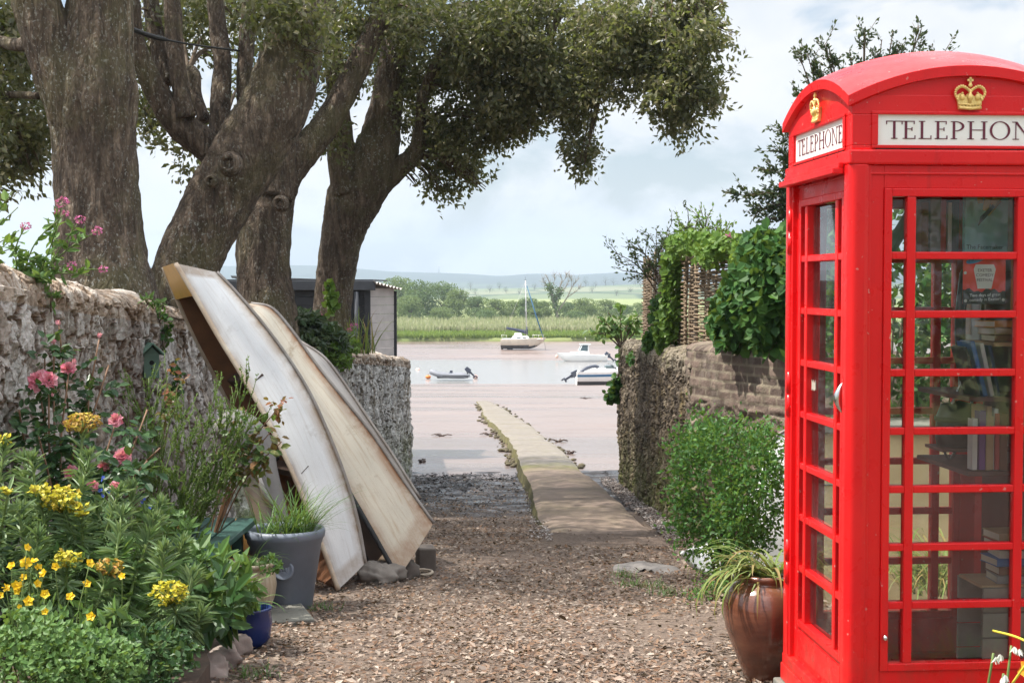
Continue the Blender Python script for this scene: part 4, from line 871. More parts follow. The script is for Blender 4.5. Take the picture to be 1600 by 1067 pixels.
# orange tub
def grd(px, d): x = (px - 800) / FPX * d; return x, gz(x, d)
tb = thing('wooden_tub', 'upturned orange varnished tub beside the white leaning boat', 'tub', (P(332, 800, 9.0).x, 9.0, gz(-1.9, 9.0)))
mb = MB(); mb.lathe([(.335, .10), (.34, .13), (.30, .30), (.285, .405), (.265, .428), (.20, .440), (0, .445)], 36); mb.lathe([(.335, .10), (.345, .0), (.33, 0)], 36); mb.build('tub_body', M['wood_orange'], tb)
mb = MB(); mb.lathe([(.318, .235), (.328, .24), (.324, .262), (.311, .262)], 36); mb.build('hoop', M['wood_varnish'], tb)
# green bench
be = thing('bench', 'dark green plank bench half hidden by plants beside the grey pot', 'bench', (-1.75, 8.2, gz(-1.75, 8.2)))
o0 = np.array(be.location); A_, B_2 = np.array(P(300, 880, 7.75)), np.array(P(386, 809, 8.72)); dv = B_2 - A_; sv = unit(np.cross(dv, [0, 0, 1]))
for k in range(3):
    mb = MB(); a_, e_ = A_ - sv * (.135 * k) - o0, B_2 - sv * (.135 * k) - o0; up = np.array([0, 0, .036]); s_ = sv * .06
    mb.add([a_ - s_, a_ + s_, e_ + s_, e_ - s_, a_ - s_ - up, a_ + s_ - up, e_ + s_ - up, e_ - s_ - up], [[0, 1, 2, 3], [7, 6, 5, 4], [0, 4, 5, 1], [1, 5, 6, 2], [2, 6, 7, 3], [3, 7, 4, 0]], 0, False); mb.build('seat_plank', M['bench_green'], be, .005)
for q in (.15, .85):
    for k in (0.1, 1.9):
        p = A_ + dv * q - sv * .135 * k - o0; mb = MB(); mb.bx(p[0] - .03, p[0] + .03, p[1] - .03, p[1] + .03, -.02, p[2] - .036); mb.build('leg', M['bench_green'], be, .004)
# pots --------------------------------------------------------------------------------
def pot(name, label, px, d, prof, m, dz=0, soil=None, x=None):
    x, z = grd(px, d); o = thing(name, label, 'plant pot', (x, d, z + dz)); mb = MB(); mb.lathe(prof, 44); mb.build('pot_body', m, o)
    r, h = soil; mb = MB(); mb.lathe([(r, h - .012), (r * .6, h), (0.0, h + .004)], 24); V = mb.V[0]; V[:, 2] += .008 * fbm(V * 20, 2, 3); mb.build('potting_soil', M['earth'], o); return o
pg = pot('plant_pot', 'large blue grey pot with a round crest, holding grassy leaves', 443, 8.66, [(.0, 0), (.155, 0), (.165, .012), (.222, .40), (.228, .405), (.233, .43), (.243, .440), (.247, .470), (.240, .490), (.222, .492), (.214, .47), (.20, .38)], M['pot_grey'], soil=(.206, .44))
mb = MB(); ax = Matrix.Rotation(R(82), 3, 'X') ; c = (0.02, -.196, .27); mb.lathe([(.0, .004), (.034, .006), (.046, .004), (.053, .010), (.061, .007), (.065, -.004)], 26, c, axis=ax)
for s in (-1, 0, 1): mb.ball((c[0] + s * .016, c[1] - .006, c[2] + .006 - abs(s) * .004), (.007, .005, .014), 8)
mb.ball((c[0], c[1] - .004, c[2] - .016), (.024, .005, .007), 8); mb.build('crest', M['pot_grey'], pg)
pc = pot('plant_pot', 'small cream glazed round pot in front of the large grey one', 390, 8.25, [(0, 0), (.085, 0), (.10, .02), (.135, .12), (.146, .19), (.140, .245), (.120, .285), (.122, .296), (.134, .304), (.136, .318), (.126, .324), (.112, .315), (.11, .27)], M['pot_cream'], soil=(.112, .28))
pot('plant_pot', 'terracotta pot between the bench and the cream pot', 356, 8.62, [(0, 0), (.10, 0), (.135, .25), (.15, .255), (.155, .31), (.14, .312), (.13, .27)], M['terracotta'], soil=(.13, .28))
pb = pot('plant_pot', 'glossy cobalt blue pot low among the plants at the bed edge', 384, 7.34, [(0, 0), (.085, 0), (.115, .05), (.125, .13), (.118, .19), (.125, .20), (.122, .212), (.108, .21), (.10, .17)], M['pot_blue'], soil=(.102, .18))
pj = pot('plant_pot', 'tall brown salt glazed jar beside the telephone box', 1200, 6.53, [(0, 0), (.088, 0), (.098, .012), (.118, .07), (.155, .16), (.186, .25), (.198, .32), (.196, .37), (.178, .42), (.148, .452), (.128, .462), (.124, .472), (.136, .482), (.140, .496), (.130, .504), (.112, .50), (.105, .46)], M['pot_brown'], soil=(.112, .465))
# slab, edging rocks, flat stone, block, sack, rope
x, z = grd(440, 8.2); o = thing('stone_slab', 'square grey slab on the path under the cream and grey pots', 'slab', (x - .08, 8.28, z)); mb = MB(); mb.box((0, 0, .012), (.42, .46, .045), Matrix.Rotation(.32, 3, 'Z')); mb.build('slab_body', M['slab'], o, .008)
def rock(name, label, px, d, r, seed, m='rock', sink=.25, group=None, cat='stone'):
    x, z = grd(px, d); mb = MB(); mb.ball((0, 0, 0), r, 30, 0, .55, seed); V = mb.V[0]; V[:] = np.clip(V, -np.array(r) * .82, np.array(r) * .82); V += unit(V) * (.018 * fbm(V * 28, 4, seed))[:, None]; o = mb.build(name, M[m], loc=(x, d, z + r[2] * (1 - sink) * .7)); o.rotation_euler = (.1 * seed, .05, seed * 1.3); tag(o, label, cat, group)
for i, (px, d, r, lb) in enumerate([(381, 7.45, (.085, .08, .075), 'pinkish edging stone just below the blue pot'), (366, 7.12, (.10, .09, .07), 'rough edging stone second along from the blue pot'), (345, 6.78, (.09, .09, .06), 'pale edging stone under the broad dark leaves'), (318, 6.55, (.12, .10, .06), 'wide flat edging stone near the bottom of the photo'), (285, 6.30, (.12, .09, .06), 'edging stone at the foot of the euphorbia'), (397, 7.9, (.06, .05, .045), 'small edging stone beside the slab')]):
    rock('edging_stone', lb, px, d, r, i + 2, group='stones edging the flower bed')
mb = MB(); V = []; th = np.linspace(0, 2 * PI, 40)[:-1]
for rr, zz in ((1.0, 0), (.96, .022), (.6, .028), (.2, .03)): V.append(np.stack([rr * .23 * np.cos(th) * (1 + .18 * np.sin(3 * th + 1)), rr * .48 * np.sin(th) * (1 + .12 * np.cos(2 * th)), zz + 0.006 * np.sin(5 * th)], -1))
V = np.array(V); V = np.concatenate([V, V[:, :1]], 1); V[..., 2] += .012 * fbm(V * 9, 3, 3); mb.grid(V, 0, True); x, z = grd(1010, 10.1); o = mb.build('stepping_stone', M['flat_stone'], loc=(x, 10.1, z - .022)); tag(o, 'worn flat stone set in the path near the green bush', 'stone')
mb = MB(); mb.box((0, 0, .10), (.13, .2, .24), Matrix.Rotation(.2, 3, 'Z')); x, z = grd(664, 10.45); o = mb.build('stone_block', M['brick_block'], bevel=.012, loc=(x, 10.45, z - .05)); tag(o, 'grey block propping up the cream rowing boat', 'block')
mb = MB(); mb.ball((0, 0, 0), (.17, .12, .10), 44, 0, .7, 6); V = mb.V[0]; V += unit(V) * (.05 * fbm(V * np.array([9, 9, 16]), 4, 1) + .03 * np.abs(fbm(V * np.array([22, 22, 9]), 3, 5)))[:, None]; x, z = grd(592, 9.85); o = mb.build('sack', M['plastic_bag'], loc=(x, 9.75, z + .05)); tag(o, 'crumpled grey brown sack under the leaning boats', 'sack')
mb = MB(); mb.ball((0, 0, 0), (.09, .07, .08), 20, 0, .6, 9); x, z = grd(637, 9.95); o = mb.build('stone', M['brick_block'], loc=(x, 9.95, z + .04)); tag(o, 'small grey stone at the foot of the cream rowing boat', 'stone')
mb = MB(); th = np.linspace(0, 2 * PI * 1.6, 50); mb.tube([(.075 * math.cos(t) * (1 + .08 * t / 6), .085 * math.sin(t), .012 + .012 * t / 6) for t in th], .011, 7); x, z = grd(657, 10.15); o = mb.build('rope_loop', M['rope'], loc=(x, 10.15, z + .005)); tag(o, 'loop of pale rope on the path beside the cream boat', 'rope')
# bird house on the wall
bh = thing('bird_box', 'small green bird box with a pitched roof, fixed to the stone wall', 'bird box', tuple(P(229, 590, 10.15) + Vector((.02, 0, 0))), R(28))
mb = MB(); mb.bx(-.055, .055, -.07, .06, 0, .17); mb.add([(-.055, -.07, .17), (.055, -.07, .17), (.055, .06, .17), (-.055, .06, .17), (0, -.07, .225), (0, .06, .225)], [[0, 1, 4], [3, 5, 2], [0, 4, 5, 3], [1, 2, 5, 4]], 0, False); mb.build('box_body', M['bird_green'], bh, .003)
mb = MB()
for s in (-1, 1): mb.box((s * .042, -.015, .207), (.118, .19, .012), Matrix.Rotation(s * .79, 3, 'Y'))
mb.build('roof', M['bird_green'], bh, .002)
mb = MB(); mb.lathe([(0, 0), (.017, 0)], 14, (0, -.0715, .11), axis=Matrix.Rotation(PI / 2, 3, 'X')); mb.build('entrance_hole', M['dark'], bh); mb = MB(); mb.tube([(0, -.07, .07), (0, -.11, .07)], .005, 6); mb.build('perch', M['twig'], bh)  # the hole is a flat black disc, its shade put in as colour
# white tender lying behind the bush
Gd = [(1066, 862), (1082, 882), (1112, 897), (1150, 905), (1190, 910), (1240, 912)]
Cd = [(1080, 856), (1114, 842), (1150, 812), (1180, 752), (1206, 690), (1250, 662)]
leaning_boat('tender', 'small white tender leaning on the wall behind the green bush', Gd, Cd, (9.75, 9.9), (10.05, 10.3), (.28, .42, .0), [.25, .5, .7, .8, .85, .85], M['white_grp'], M['white_grp'], rimmat=M['white_grp'], transom=M['white_grp'])
# black strap between the limbs
mb = MB(); mb.tube(spline([P(206, 46, 11.9), P(222, 52, 12.0), P(248, 60, 12.1), P(300, 70, 12.3), P(375, 80, 12.5)], 6), [.022] * 14 + [.009] * 11, 6)
o = mb.build('strap', M['rubber']); tag(o, 'black strap stretched between the tree limbs at the top', 'strap')
# ------------------------------------------------------------------ wattle fence panels
def wattle(label, a, b_, zt, zb, seed):
    a, b_ = np.array(a, float), np.array(b_, float); L = np.linalg.norm(b_ - a); d = (b_ - a) / L; n = np.array([d[1], -d[0]])
    root = thing('wattle_panel', label, 'fence panel', (a[0], a[1], zb), 0, 'wattle fence panels on the garden wall')
    ns = max(4, int(L / .22)); r_ = np.random.default_rng(seed); st = np.linspace(.04, L - .04, ns)
    for s in st:
        mb = MB(); p = d * s; h = zt - zb + r_.uniform(.0, .16); mb.tube([(p[0], p[1], -.1), (p[0] + r_.normal() * .008, p[1], h * .5), (p[0] + r_.normal() * .012, p[1], h)], r_.uniform(.010, .016), 7); mb.build('stake', M['wattle'], root)
    mb = MB(); z = .03; k = 0
    while z < zt - zb - .03:
        u = np.linspace(-.03 + r_.uniform(-.05, .03), L + .03 + r_.uniform(-.03, .05), int(L / .035)); ph = (u - st[0]) / (st[1] - st[0]) * PI
        off = .022 * np.cos(ph) * (1 if k % 2 else -1) + r_.normal(size=len(u)) * .002; zz = z + .006 * np.sin(u * 3 + k) + r_.normal() * .003
        mb.tube(np.stack([d[0] * u + n[0] * off, d[1] * u + n[1] * off, 0 * u + zz], -1), r_.uniform(.007, .012), 5); z += r_.uniform(.019, .026); k += 1
    mb.build('weave', M['wattle'], root); return root
wattle('woven wattle panel at the far end of the fence by the causeway wall', (1.72, 18.6), (1.74, 16.6), 2.0, .80, 1)
wattle('woven wattle panel in the middle of the fence, half under pale climber', (1.76, 16.5), (1.80, 14.6), 2.02, .82, 2)
wattle('woven wattle panel nearest the dark ivy, tall bare stakes on top', (1.82, 14.5), (2.02, 12.75), 2.02, .90, 3)
for px, d, zt, lb in ((1031, 16.55, 2.12, 'square wooden post between the far and middle wattle panels'), (1086, 14.55, 2.16, 'square wooden post between the middle and near wattle panels')):
    mb = MB(); mb.box((0, 0, .7), (.07, .07, 1.5)); mb.box((0, 0, 1.47), (.078, .078, .03), m=0); x = 1.775 if d > 15 else 1.82; o = mb.build('fence_post', M['wood_grey'], bevel=.005, loc=(x + .045, d, zt - 1.47)); tag(o, lb, 'post', 'posts of the wattle fence')
# ------------------------------------------------------------------ shed
sx1 = P(612, 500, 27).x; shd = thing('shed', 'black boarded shed with a pale grey end wall behind the tree trunks', 'shed', (sx1, 27, -.5))
x0 = -4.6
mb = MB()
for k in range(13): mb.bx(x0, -.44, -.0 + (k % 1), .03, .02 + k * .165, .02 + k * .165 + .158)
mb.build('front_boards', M['shed_black'], shd, .006)
mb = MB(); mb.bx(x0 + .03, -.56, .05, 3.0, 0, 2.12); mb.build('carcass', M['shed_black'], shd)
mb = MB()
for k in range(13):
    z = .02 + k * .165; mb.add([(-.40, .0, z), (.005, .55, z), (.005, .55, z + .158), (-.40, .0, z + .158), (-.42, .03, z), (-.02, .58, z), (-.02, .58, z + .158), (-.42, .03, z + .158)], [[0, 1, 2, 3], [3, 2, 6, 7], [0, 4, 5, 1], [7, 6, 5, 4]], 0, False)
mb.build('end_boards', M['shed_grey'], shd)
mb = MB(); mb.bx(-.52, -.40, -.03, .02, 0, 2.14); mb.build('corner_board', M['shed_black'], shd, .006)
mb = MB(); mb.bx(-.02, .05, .54, .62, 0, 2.1); mb.build('corner_board', M['shed_black'], shd, .006)
mb = MB(); mb.tube([(-.66, -.07, 0), (-.66, -.07, 2.1)], .045, 10); mb.build('downpipe', M['slate_roof'], shd)
mb = MB(); mb.bx(x0 - .1, -.30, -.12, -.03, 2.12, 2.30); mb.build('fascia_board', M['slate_roof'], shd, .008)
mb = MB(); V = []; us = np.linspace(0, 1, 60); 
A0, A1 = np.array([-.30, -.16, 2.27]), np.array([.16, .52, 2.14])
rows = []
for w_ in (0, 1): rows.append(np.stack([A0[0] + (A1[0] - A0[0]) * us - w_ * 3.2, A0[1] + (A1[1] - A0[1]) * us + w_ * 2.4, A0[2] + (A1[2] - A0[2]) * us + .022 * np.cos(us * 2 * PI * 8) + w_ * .12], -1))
mb.grid(np.array(rows), 0, True); mb.build('corrugated_roof', M['metal_sheet'], shd)
mb = MB(); mb.bx(x0 - .05, -.34, -.1, 3.0, 2.30, 2.325); mb.build('roof', M['slate_roof'], shd)
mb = MB(); mb.bx(-1.05, -.93, -.05, -.0, 1.35, 1.43); mb.bx(-1.0, -.97, -.09, -.05, 1.36, 1.41); mb.build('outdoor_light', M['steel'], shd)
# ------------------------------------------------------------------ flowers and plants
Z3 = np.array([0, 0, 1.])
def frame(f):
    f = unit(np.asarray(f, float)); a = unit(np.cross(f, [.3, .2, 1.])); return f, a, np.cross(f, a)
def rose_head(mb, c, r, f):
    f, a, b = frame(f); c = np.asarray(c, float)
    for n, rad, tilt, sz in ((9, .55, .25, .62), (8, .42, .6, .58), (7, .25, 1.0, .5), (5, .10, 1.35, .42)):
        th = rng.random() * 6 + np.arange(n) * 2 * PI / n + rng.normal(size=n) * .2; o = np.cos(th)[:, None] * a + np.sin(th)[:, None] * b
        ax = o * math.cos(tilt) + f * math.sin(tilt) + rng.normal(size=(n, 3)) * .12; leaf_mesh(mb, c + o * rad * r * .35 + f * r * .1, ax, r * sz * rng.uniform(.85, 1.15, n), 1.05, .25, 0, True, face=f[None] * 1.0 - o * .5)
def cup_flower(mb, c, r, f, n=5, m=0):
    f, a, b = frame(f); th = rng.random() * 6 + np.arange(n) * 2 * PI / n; o = np.cos(th)[:, None] * a + np.sin(th)[:, None] * b
    leaf_mesh(mb, np.repeat(np.asarray(c, float)[None], n, 0), o * .85 + f * .45, r, .95, .1, m, True, face=np.repeat(f[None], n, 0)); mb.ball(np.asarray(c) + f * r * .12, r * .22, 6, m)
def stem(mb, a, b, r=.004, sag=.0, n=5, r1=None):
    a, b = np.asarray(a, float), np.asarray(b, float); mid = (a + b) / 2 + np.array([rng.normal() * .02, rng.normal() * .02, sag]); pts = spline([a, mid, b], n); mb.tube(pts, np.linspace(r, r1 or r * .6, len(pts)), 6); return pts
def along(pts, n, lo=.2, hi=1.0):
    t = lo + (hi - lo) * rng.random(n); i = t * (len(pts) - 1); k = np.minimum(i.astype(int), len(pts) - 2); f = (i - k)[:, None]
    return pts[k] * (1 - f) + pts[k + 1] * f, unit(pts[k + 1] - pts[k])
def plant(name, label, cat, base, group=None): return thing(name, label, cat, tuple(base), 0, group)
def sub(mb, name, m, root):
    o0 = np.array(root.location); mb.V = [v - o0 for v in mb.V]; return mb.build(name, m, root)
def compound(mb, p, ax, size, n=5, full=True, m=0):
    """a pinnate leaf of n leaflets"""
    ax = unit(np.asarray(ax, float)); s = unit(np.cross(ax, rng.normal(size=3) * .4 + Z3)); L = size * 2.2; ps = []; axs = []
    for i in range(n):
        t = 1 if i == n - 1 else .35 + .5 * (i // 2) / max(1, (n - 1) // 2); sd = 0 if i == n - 1 else (1 if i % 2 else -1)
        ps.append(p + ax * L * t * .8); axs.append(ax * (.5 if sd else 1) + s * sd * .9 - Z3 * .15)
    leaf_mesh(mb, np.array(ps), np.array(axs), size * rng.uniform(.8, 1.15, n), .62, .12, m, full, face=np.repeat((Z3 * .8 - np.array([0, .5, 0]))[None], n, 0))
# ---- climbing pink rose on the left wall
rb = plant('rose_bush', 'pink rose bush with large blooms climbing in front of the stone wall', 'rose bush', (-2.3, 7.3, .05))
flw = [(60, 597, 7.25, .062, 1), (76, 594, 7.2, .045, 0), (107, 577, 7.3, .040, 0), (180, 657, 7.2, .040, 0), (192, 714, 7.1, .048, 0), (110, 738, 7.1, .040, 0), (162, 729, 7.1, .03, 0), (145, 758, 6.9, .03, 0), (179, 760, 6.9, .026, 0)]
sm = MB(); lf = MB(); bases = [np.array([-2.35, 7.3, .05]), np.array([-2.2, 7.1, .05]), np.array([-2.45, 7.45, .05])]
tips = [P(px, py + 6, d) for px, py, d, r, _ in flw] + [P(92, 508, 7.4), P(155, 530, 7.5), P(84, 535, 7.4), P(30, 640, 7.2), P(230, 640, 7.4), P(250, 700, 7.3), P(60, 680, 7.0), P(140, 610, 7.4), P(215, 760, 7.1), P(20, 740, 7.0), P(170, 570, 7.5), P(70, 560, 7.4), P(120, 690, 7.1), P(230, 720, 7.0)]
for tp in tips:
    pts = stem(sm, bases[rng.integers(3)] + rng.normal(size=3) * [.08, .08, 0], tp, .007, .12, 6)
    for q, tg in zip(*along(pts, 15, .30, .97)):
        d_ = rdirs(1, .2)[0]; compound(lf, q, d_ - np.array([0, .4, 0]), rng.uniform(.042, .062))
sub(sm, 'stems', M['redstem'], rb); sub(lf, 'leaves', M['rose_leaf'], rb)
for px, py, d, r, _ in flw:
    mb = MB(); rose_head(mb, P(px, py, d), r * 1.3, (rng.uniform(.1, .6), -1, rng.uniform(.3, .8))); sub(mb, 'flower', M['petal_pink'], rb)
for px, py, d in ((92, 508, 7.4), (155, 528, 7.5), (84, 537, 7.4), (82, 620, 7.2), (116, 569, 7.25), (46, 724, 7.0)):
    mb = MB(); c = np.array(P(px, py, d)); leaf_mesh(mb, np.repeat(c[None], 5, 0), Z3 + rng.normal(size=(5, 3)) * .2, .03, .6, .3, 0, True); mb.ball(c + Z3 * .009, (.008, .008, .012), 8); sub(mb, 'bud', M['petal_pink'], rb)
# ---- red valerian on top of the walls
def valerian(label, base, heads, group='red valerian plants'):
    rt = plant('valerian_plant', label, 'flowering plant', base, group); sm = MB(); lf = MB(); fl = []
    for px, py, d, r in heads:
        c = np.array(P(px, py, d)); pts = stem(sm, np.array(base) + rng.normal(size=3) * [.05, .05, 0], c, .005, .03, 6)
        q, tg = along(pts, 18, .05, .85); leaf_mesh(lf, q, rdirs(18, .3), rng.uniform(.045, .085, 18), .42, .15, 0, True)
        if r:
            mb = MB(); n = int(60 * (r / .03)); pp = ell(n, c, (r, r, r * .8), .75); leaf_mesh(mb, pp, unit(pp - c) + rng.normal(size=(n, 3)) * .3, .013, .9, .1, 0, False); fl.append(mb)
    sub(sm, 'stems', M['stem'], rt); sub(lf, 'leaves', M['herb'], rt)
    for mb in fl: sub(mb, 'flower_head', M['petal_magenta'], rt)
valerian('red valerian with tall magenta heads on the near end of the stone wall', (-2.72, 7.95, 1.72), [(97, 316, 7.9, .033), (88, 331, 7.9, .013), (103, 333, 7.9, .014), (126, 343, 7.95, .028), (152, 361, 8.0, .025), (40, 353, 7.8, .023), (112, 415, 7.9, .024), (161, 421, 8.1, .021), (20, 385, 7.8, 0), (60, 400, 7.9, 0), (140, 430, 8.0, 0), (90, 390, 7.9, 0), (75, 440, 7.8, 0)])
valerian('small red valerian on the grey wall beyond the leaning boats', (-1.98, 16.3, .95), [(496, 492, 16.2, .055), (553, 510, 16.4, .05), (546, 516, 16.4, .028), (524, 520, 16.4, .03), (519, 528, 16.3, .035), (510, 505, 16.2, 0), (535, 525, 16.3, 0), (560, 535, 16.5, 0)])
# pale young leaves at the left edge above the wall
lp = plant('climber_shoots', 'pale green climber shoots reaching in above the near wall', 'climbing plant', (-3.05, 7.4, 1.6)); sm = MB(); lf = MB()
for px, py, d in ((5, 325, 7.4), (28, 324, 7.4), (12, 380, 7.3), (30, 360, 7.4), (8, 410, 7.4), (20, 300, 7.4), (0, 285, 7.4), (24, 385, 7.4)):
    pts = stem(sm, (-2.95, 7.5, 1.65), P(px, py, d), .004, .05); q, tg = along(pts, 9, .4, 1); leaf_mesh(lf, q, rdirs(9, .2), rng.uniform(.04, .075, 9), .6, .15, 0, True)
sub(sm, 'stems', M['stem'], lp); sub(lf, 'leaves', M['ivy_lit'], lp)
# ---- euphorbias
def euphorbia(label, bpx, bd, tips, leafm='euphorbia'):
    bx_, by_ = (bpx - 800) / FPX * bd, bd; rt = plant('euphorbia', label, 'flowering plant', (bx_, by_, .05), 'euphorbias in the flower bed'); sm = MB(); lf = MB(); hd = []
    for px, py, d, head, r in tips:
        c = np.array(P(px, py, d)); pts = stem(sm, np.array([bx_, by_, .06]) + rng.normal(size=3) * [.09, .09, 0], c, .009, .02, 7, .006)
        n = int(150); q, tg = along(pts, n, .30, 1.0); k = rdirs(n, 0); k = unit(k - tg * np.sum(k * tg, 1, keepdims=True)); t_ = np.linalg.norm(q - pts[0], axis=1) / np.linalg.norm(pts[-1] - pts[0]); dr = np.where(t_ > .8, .9, .25 - .8 * (1 - t_))[:, None]
        leaf_mesh(lf, q, k + tg * dr, rng.uniform(.055, .10, n), .17, .2, 0, True, face=tg)
        if not head:
            n = 26; k = rdirs(n, .5); leaf_mesh(lf, np.repeat(c[None], n, 0), k * .8 + Z3 * .6, rng.uniform(.04, .075, n), .2, .2, 0, True)
        if head:
            mb = MB(); n = int(70 * (r / .075) ** 2); pp = ell(n, c + Z3 * r * .25, (r, r, r * .55), .8)
            for p_ in pp[::2]: mb.tube([c - Z3 * r * .4, (c + p_) / 2 + rng.normal(size=3) * .004, p_ - Z3 * .004], .0016, 4)
            for j in range(2): leaf_mesh(mb, pp, unit(rng.normal(size=(n, 3)) * .9 + Z3 * .4), .021, .95, .15, 0, True, face=np.repeat(Z3[None] * 1.4, n, 0))
            for p_ in pp[::3]: mb.ball(p_ + Z3 * .003, .005, 6)
            hd.append((mb, head))
    sub(sm, 'stems', M['stem'], rt); sub(lf, 'leaves', M[leafm], rt)
    for mb, h in hd: sub(mb, 'flower_head', M['bract'] if h == 'y' else M['bract_old'], rt)
euphorbia('tall euphorbia with a fading orange head in front of the roses', 70, 6.5, [(130, 668, 6.6, 'o', .082), (38, 720, 6.5, 0, 0)])
euphorbia('euphorbia with a broad yellow head just below the pink roses', 120, 6.3, [(95, 788, 6.3, 'y', .10), (62, 772, 6.3, 'y', .05), (128, 800, 6.25, 'y', .045), (185, 770, 6.4, 0, 0), (50, 720, 6.4, 0, 0), (140, 715, 6.5, 0, 0)])
euphorbia('euphorbia with two small orange tinged heads among the buttercups', 150, 6.1, [(105, 878, 6.0, 'y', .06), (172, 892, 6.1, 'o', .062), (190, 805, 6.3, 0, 0), (240, 815, 6.4, 0, 0)])
euphorbia('euphorbia with a rounded yellow head nearest the path', 235, 6.0, [(265, 934, 6.0, 'y', .082), (215, 1000, 5.9, 0, 0), (300, 900, 6.2, 0, 0), (180, 960, 5.9, 0, 0), (255, 860, 6.2, 0, 0), (315, 960, 6.1, 0, 0)])
euphorbia('leafy euphorbia without flowers at the left edge of the photo', -5, 6.1, [(12, 770, 6.0, 'y', .03), (30, 800, 6.1, 0, 0), (-15, 830, 6.0, 0, 0), (60, 840, 6.0, 0, 0), (8, 690, 6.2, 'y', .035)])
euphorbia('leafy euphorbia without flowers between the bench and the buttercups', 225, 6.6, [(205, 765, 6.7, 0, 0), (250, 790, 6.8, 0, 0), (150, 800, 6.6, 0, 0), (285, 850, 6.7, 0, 0), (225, 850, 6.5, 0, 0)])
# ---- buttercups
def buttercup(label, bpx, bd, fl, ns=10):
    bx_ = (bpx - 800) / FPX * bd; rt = plant('buttercup', label, 'flowering plant', (bx_, bd, .05), 'buttercups in the flower bed'); sm = MB(); lf = MB(); hs = []
    for px, py, d, r in fl:
        c = np.array(P(px, py, d)); pts = stem(sm, np.array([bx_, bd, .05]) + rng.normal(size=3) * [.08, .06, 0], c, .003, .0, 5); q, tg = along(pts, 5, .1, .8); leaf_mesh(lf, q, rdirs(5, .2), rng.uniform(.04, .06, 5), .35, .1, 0, True)
        mb = MB(); cup_flower(mb, c, r, (rng.normal() * .5 + .2, -1 + rng.normal() * .3, rng.uniform(.3, 1.0))); hs.append(mb)
    q = ell(90, (bx_, bd, .22), (.16, .13, .2), .3); leaf_mesh(lf, q, rdirs(90, .3), rng.uniform(.04, .07, 90), .5, .1, 0, True)
    sub(sm, 'stems', M['stem'], rt); sub(lf, 'leaves', M['herb'], rt)
    for mb in hs: sub(mb, 'flower', M['petal_yellow'], rt)
buttercup('buttercup with a loose group of yellow flowers at the left edge', 25, 5.75, [(42, 855, 5.7, .019), (40, 880, 5.7, .028), (18, 884, 5.7, .02), (68, 896, 5.72, .022), (25, 915, 5.7, .024), (37, 902, 5.7, .018), (9, 918, 5.65, .02), (27, 923, 5.7, .018), (44, 939, 5.68, .014), (0, 930, 5.7, .018)])
buttercup('buttercup with small yellow flowers in front of the orange tinged euphorbia', 85, 5.7, [(40, 878, 5.75, .026), (53, 877, 5.75, .022), (60, 886, 5.75, .018), (70, 928, 5.68, .022), (32, 914, 5.7, .018), (45, 939, 5.6, .024), (58, 912, 5.7, .02), (110, 932, 5.7, .021), (70, 955, 5.6, .017), (30, 948, 5.6, .013)])
buttercup('buttercup with three separate yellow flowers near the path side of the bed', 150, 5.8, [(140, 880, 5.8, .022), (135, 912, 5.8, .021), (142, 963, 5.75, .022), (191, 900, 5.9, .018), (86, 885, 5.8, .02)])
# ---- green ground cover: geranium clumps, herbs
def clump(name, label, cat, px, d, r, n, size, m, aspect=.75, h=.0, group=None, up=.3, stems_=14, lobes=3):
    x = (px - 800) / FPX * d; z = gz(x, d) if x > -1.2 or d > 9 else .06; rt = plant(name, label, cat, (x, d, z), group); lf = MB(); sm = MB(); c = np.array([x, d, z + r[2] * .75 + h])
    for p_ in ell(stems_, c, np.array(r) * .8): stem(sm, (x + rng.normal() * .03, d + rng.normal() * .03, z), p_, .0035, .02)
    q = ell(n, c, r, .45); q = q[q[:, 2] > z + .01]
    for k in range(lobes):
        a_ = rdirs(len(q), up); leaf_mesh(lf, q, a_ + unit(q - c) * .6, size * rng.uniform(.7, 1.25, len(q)), aspect, .12, 0, True, face=np.repeat((Z3 - np.array([0, .6, 0]))[None], len(q), 0))
    sub(sm, 'stems', M['stem'], rt); sub(lf, 'leaves', M[m], rt); return rt, c
clump('geranium', 'mound of lobed green geranium leaves in the bottom left corner', 'plant', 30, 5.5, (.30, .22, .22), 520, .027, 'herb', .7, group='low green plants in the bed')
clump('geranium', 'spreading geranium leaves along the bottom edge right of the corner mound', 'plant', 120, 5.55, (.26, .2, .17), 460, .026, 'herb', .7, group='low green plants in the bed')
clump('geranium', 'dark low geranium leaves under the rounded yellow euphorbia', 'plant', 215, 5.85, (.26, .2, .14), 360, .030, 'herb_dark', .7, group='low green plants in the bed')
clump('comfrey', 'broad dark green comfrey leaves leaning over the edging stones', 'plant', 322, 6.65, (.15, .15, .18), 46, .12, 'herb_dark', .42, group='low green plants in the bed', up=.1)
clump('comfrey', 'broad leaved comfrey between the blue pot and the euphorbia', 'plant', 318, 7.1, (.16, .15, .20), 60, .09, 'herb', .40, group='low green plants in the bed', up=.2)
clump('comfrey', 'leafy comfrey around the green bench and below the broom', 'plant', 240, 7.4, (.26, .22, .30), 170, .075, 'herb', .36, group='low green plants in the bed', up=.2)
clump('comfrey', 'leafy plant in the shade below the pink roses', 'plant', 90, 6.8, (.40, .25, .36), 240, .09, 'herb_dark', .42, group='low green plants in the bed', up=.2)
clump('comfrey', 'green leafy plant filling the middle of the bed behind the buttercups', 'plant', 150, 6.35, (.40, .25, .30), 260, .085, 'herb', .34, group='low green plants in the bed', up=.3)
clump('comfrey', 'small leafy comfrey half covering the cobalt blue pot', 'plant', 366, 7.12, (.10, .10, .15), 46, .085, 'herb', .36, group='low green plants in the bed', up=.2)
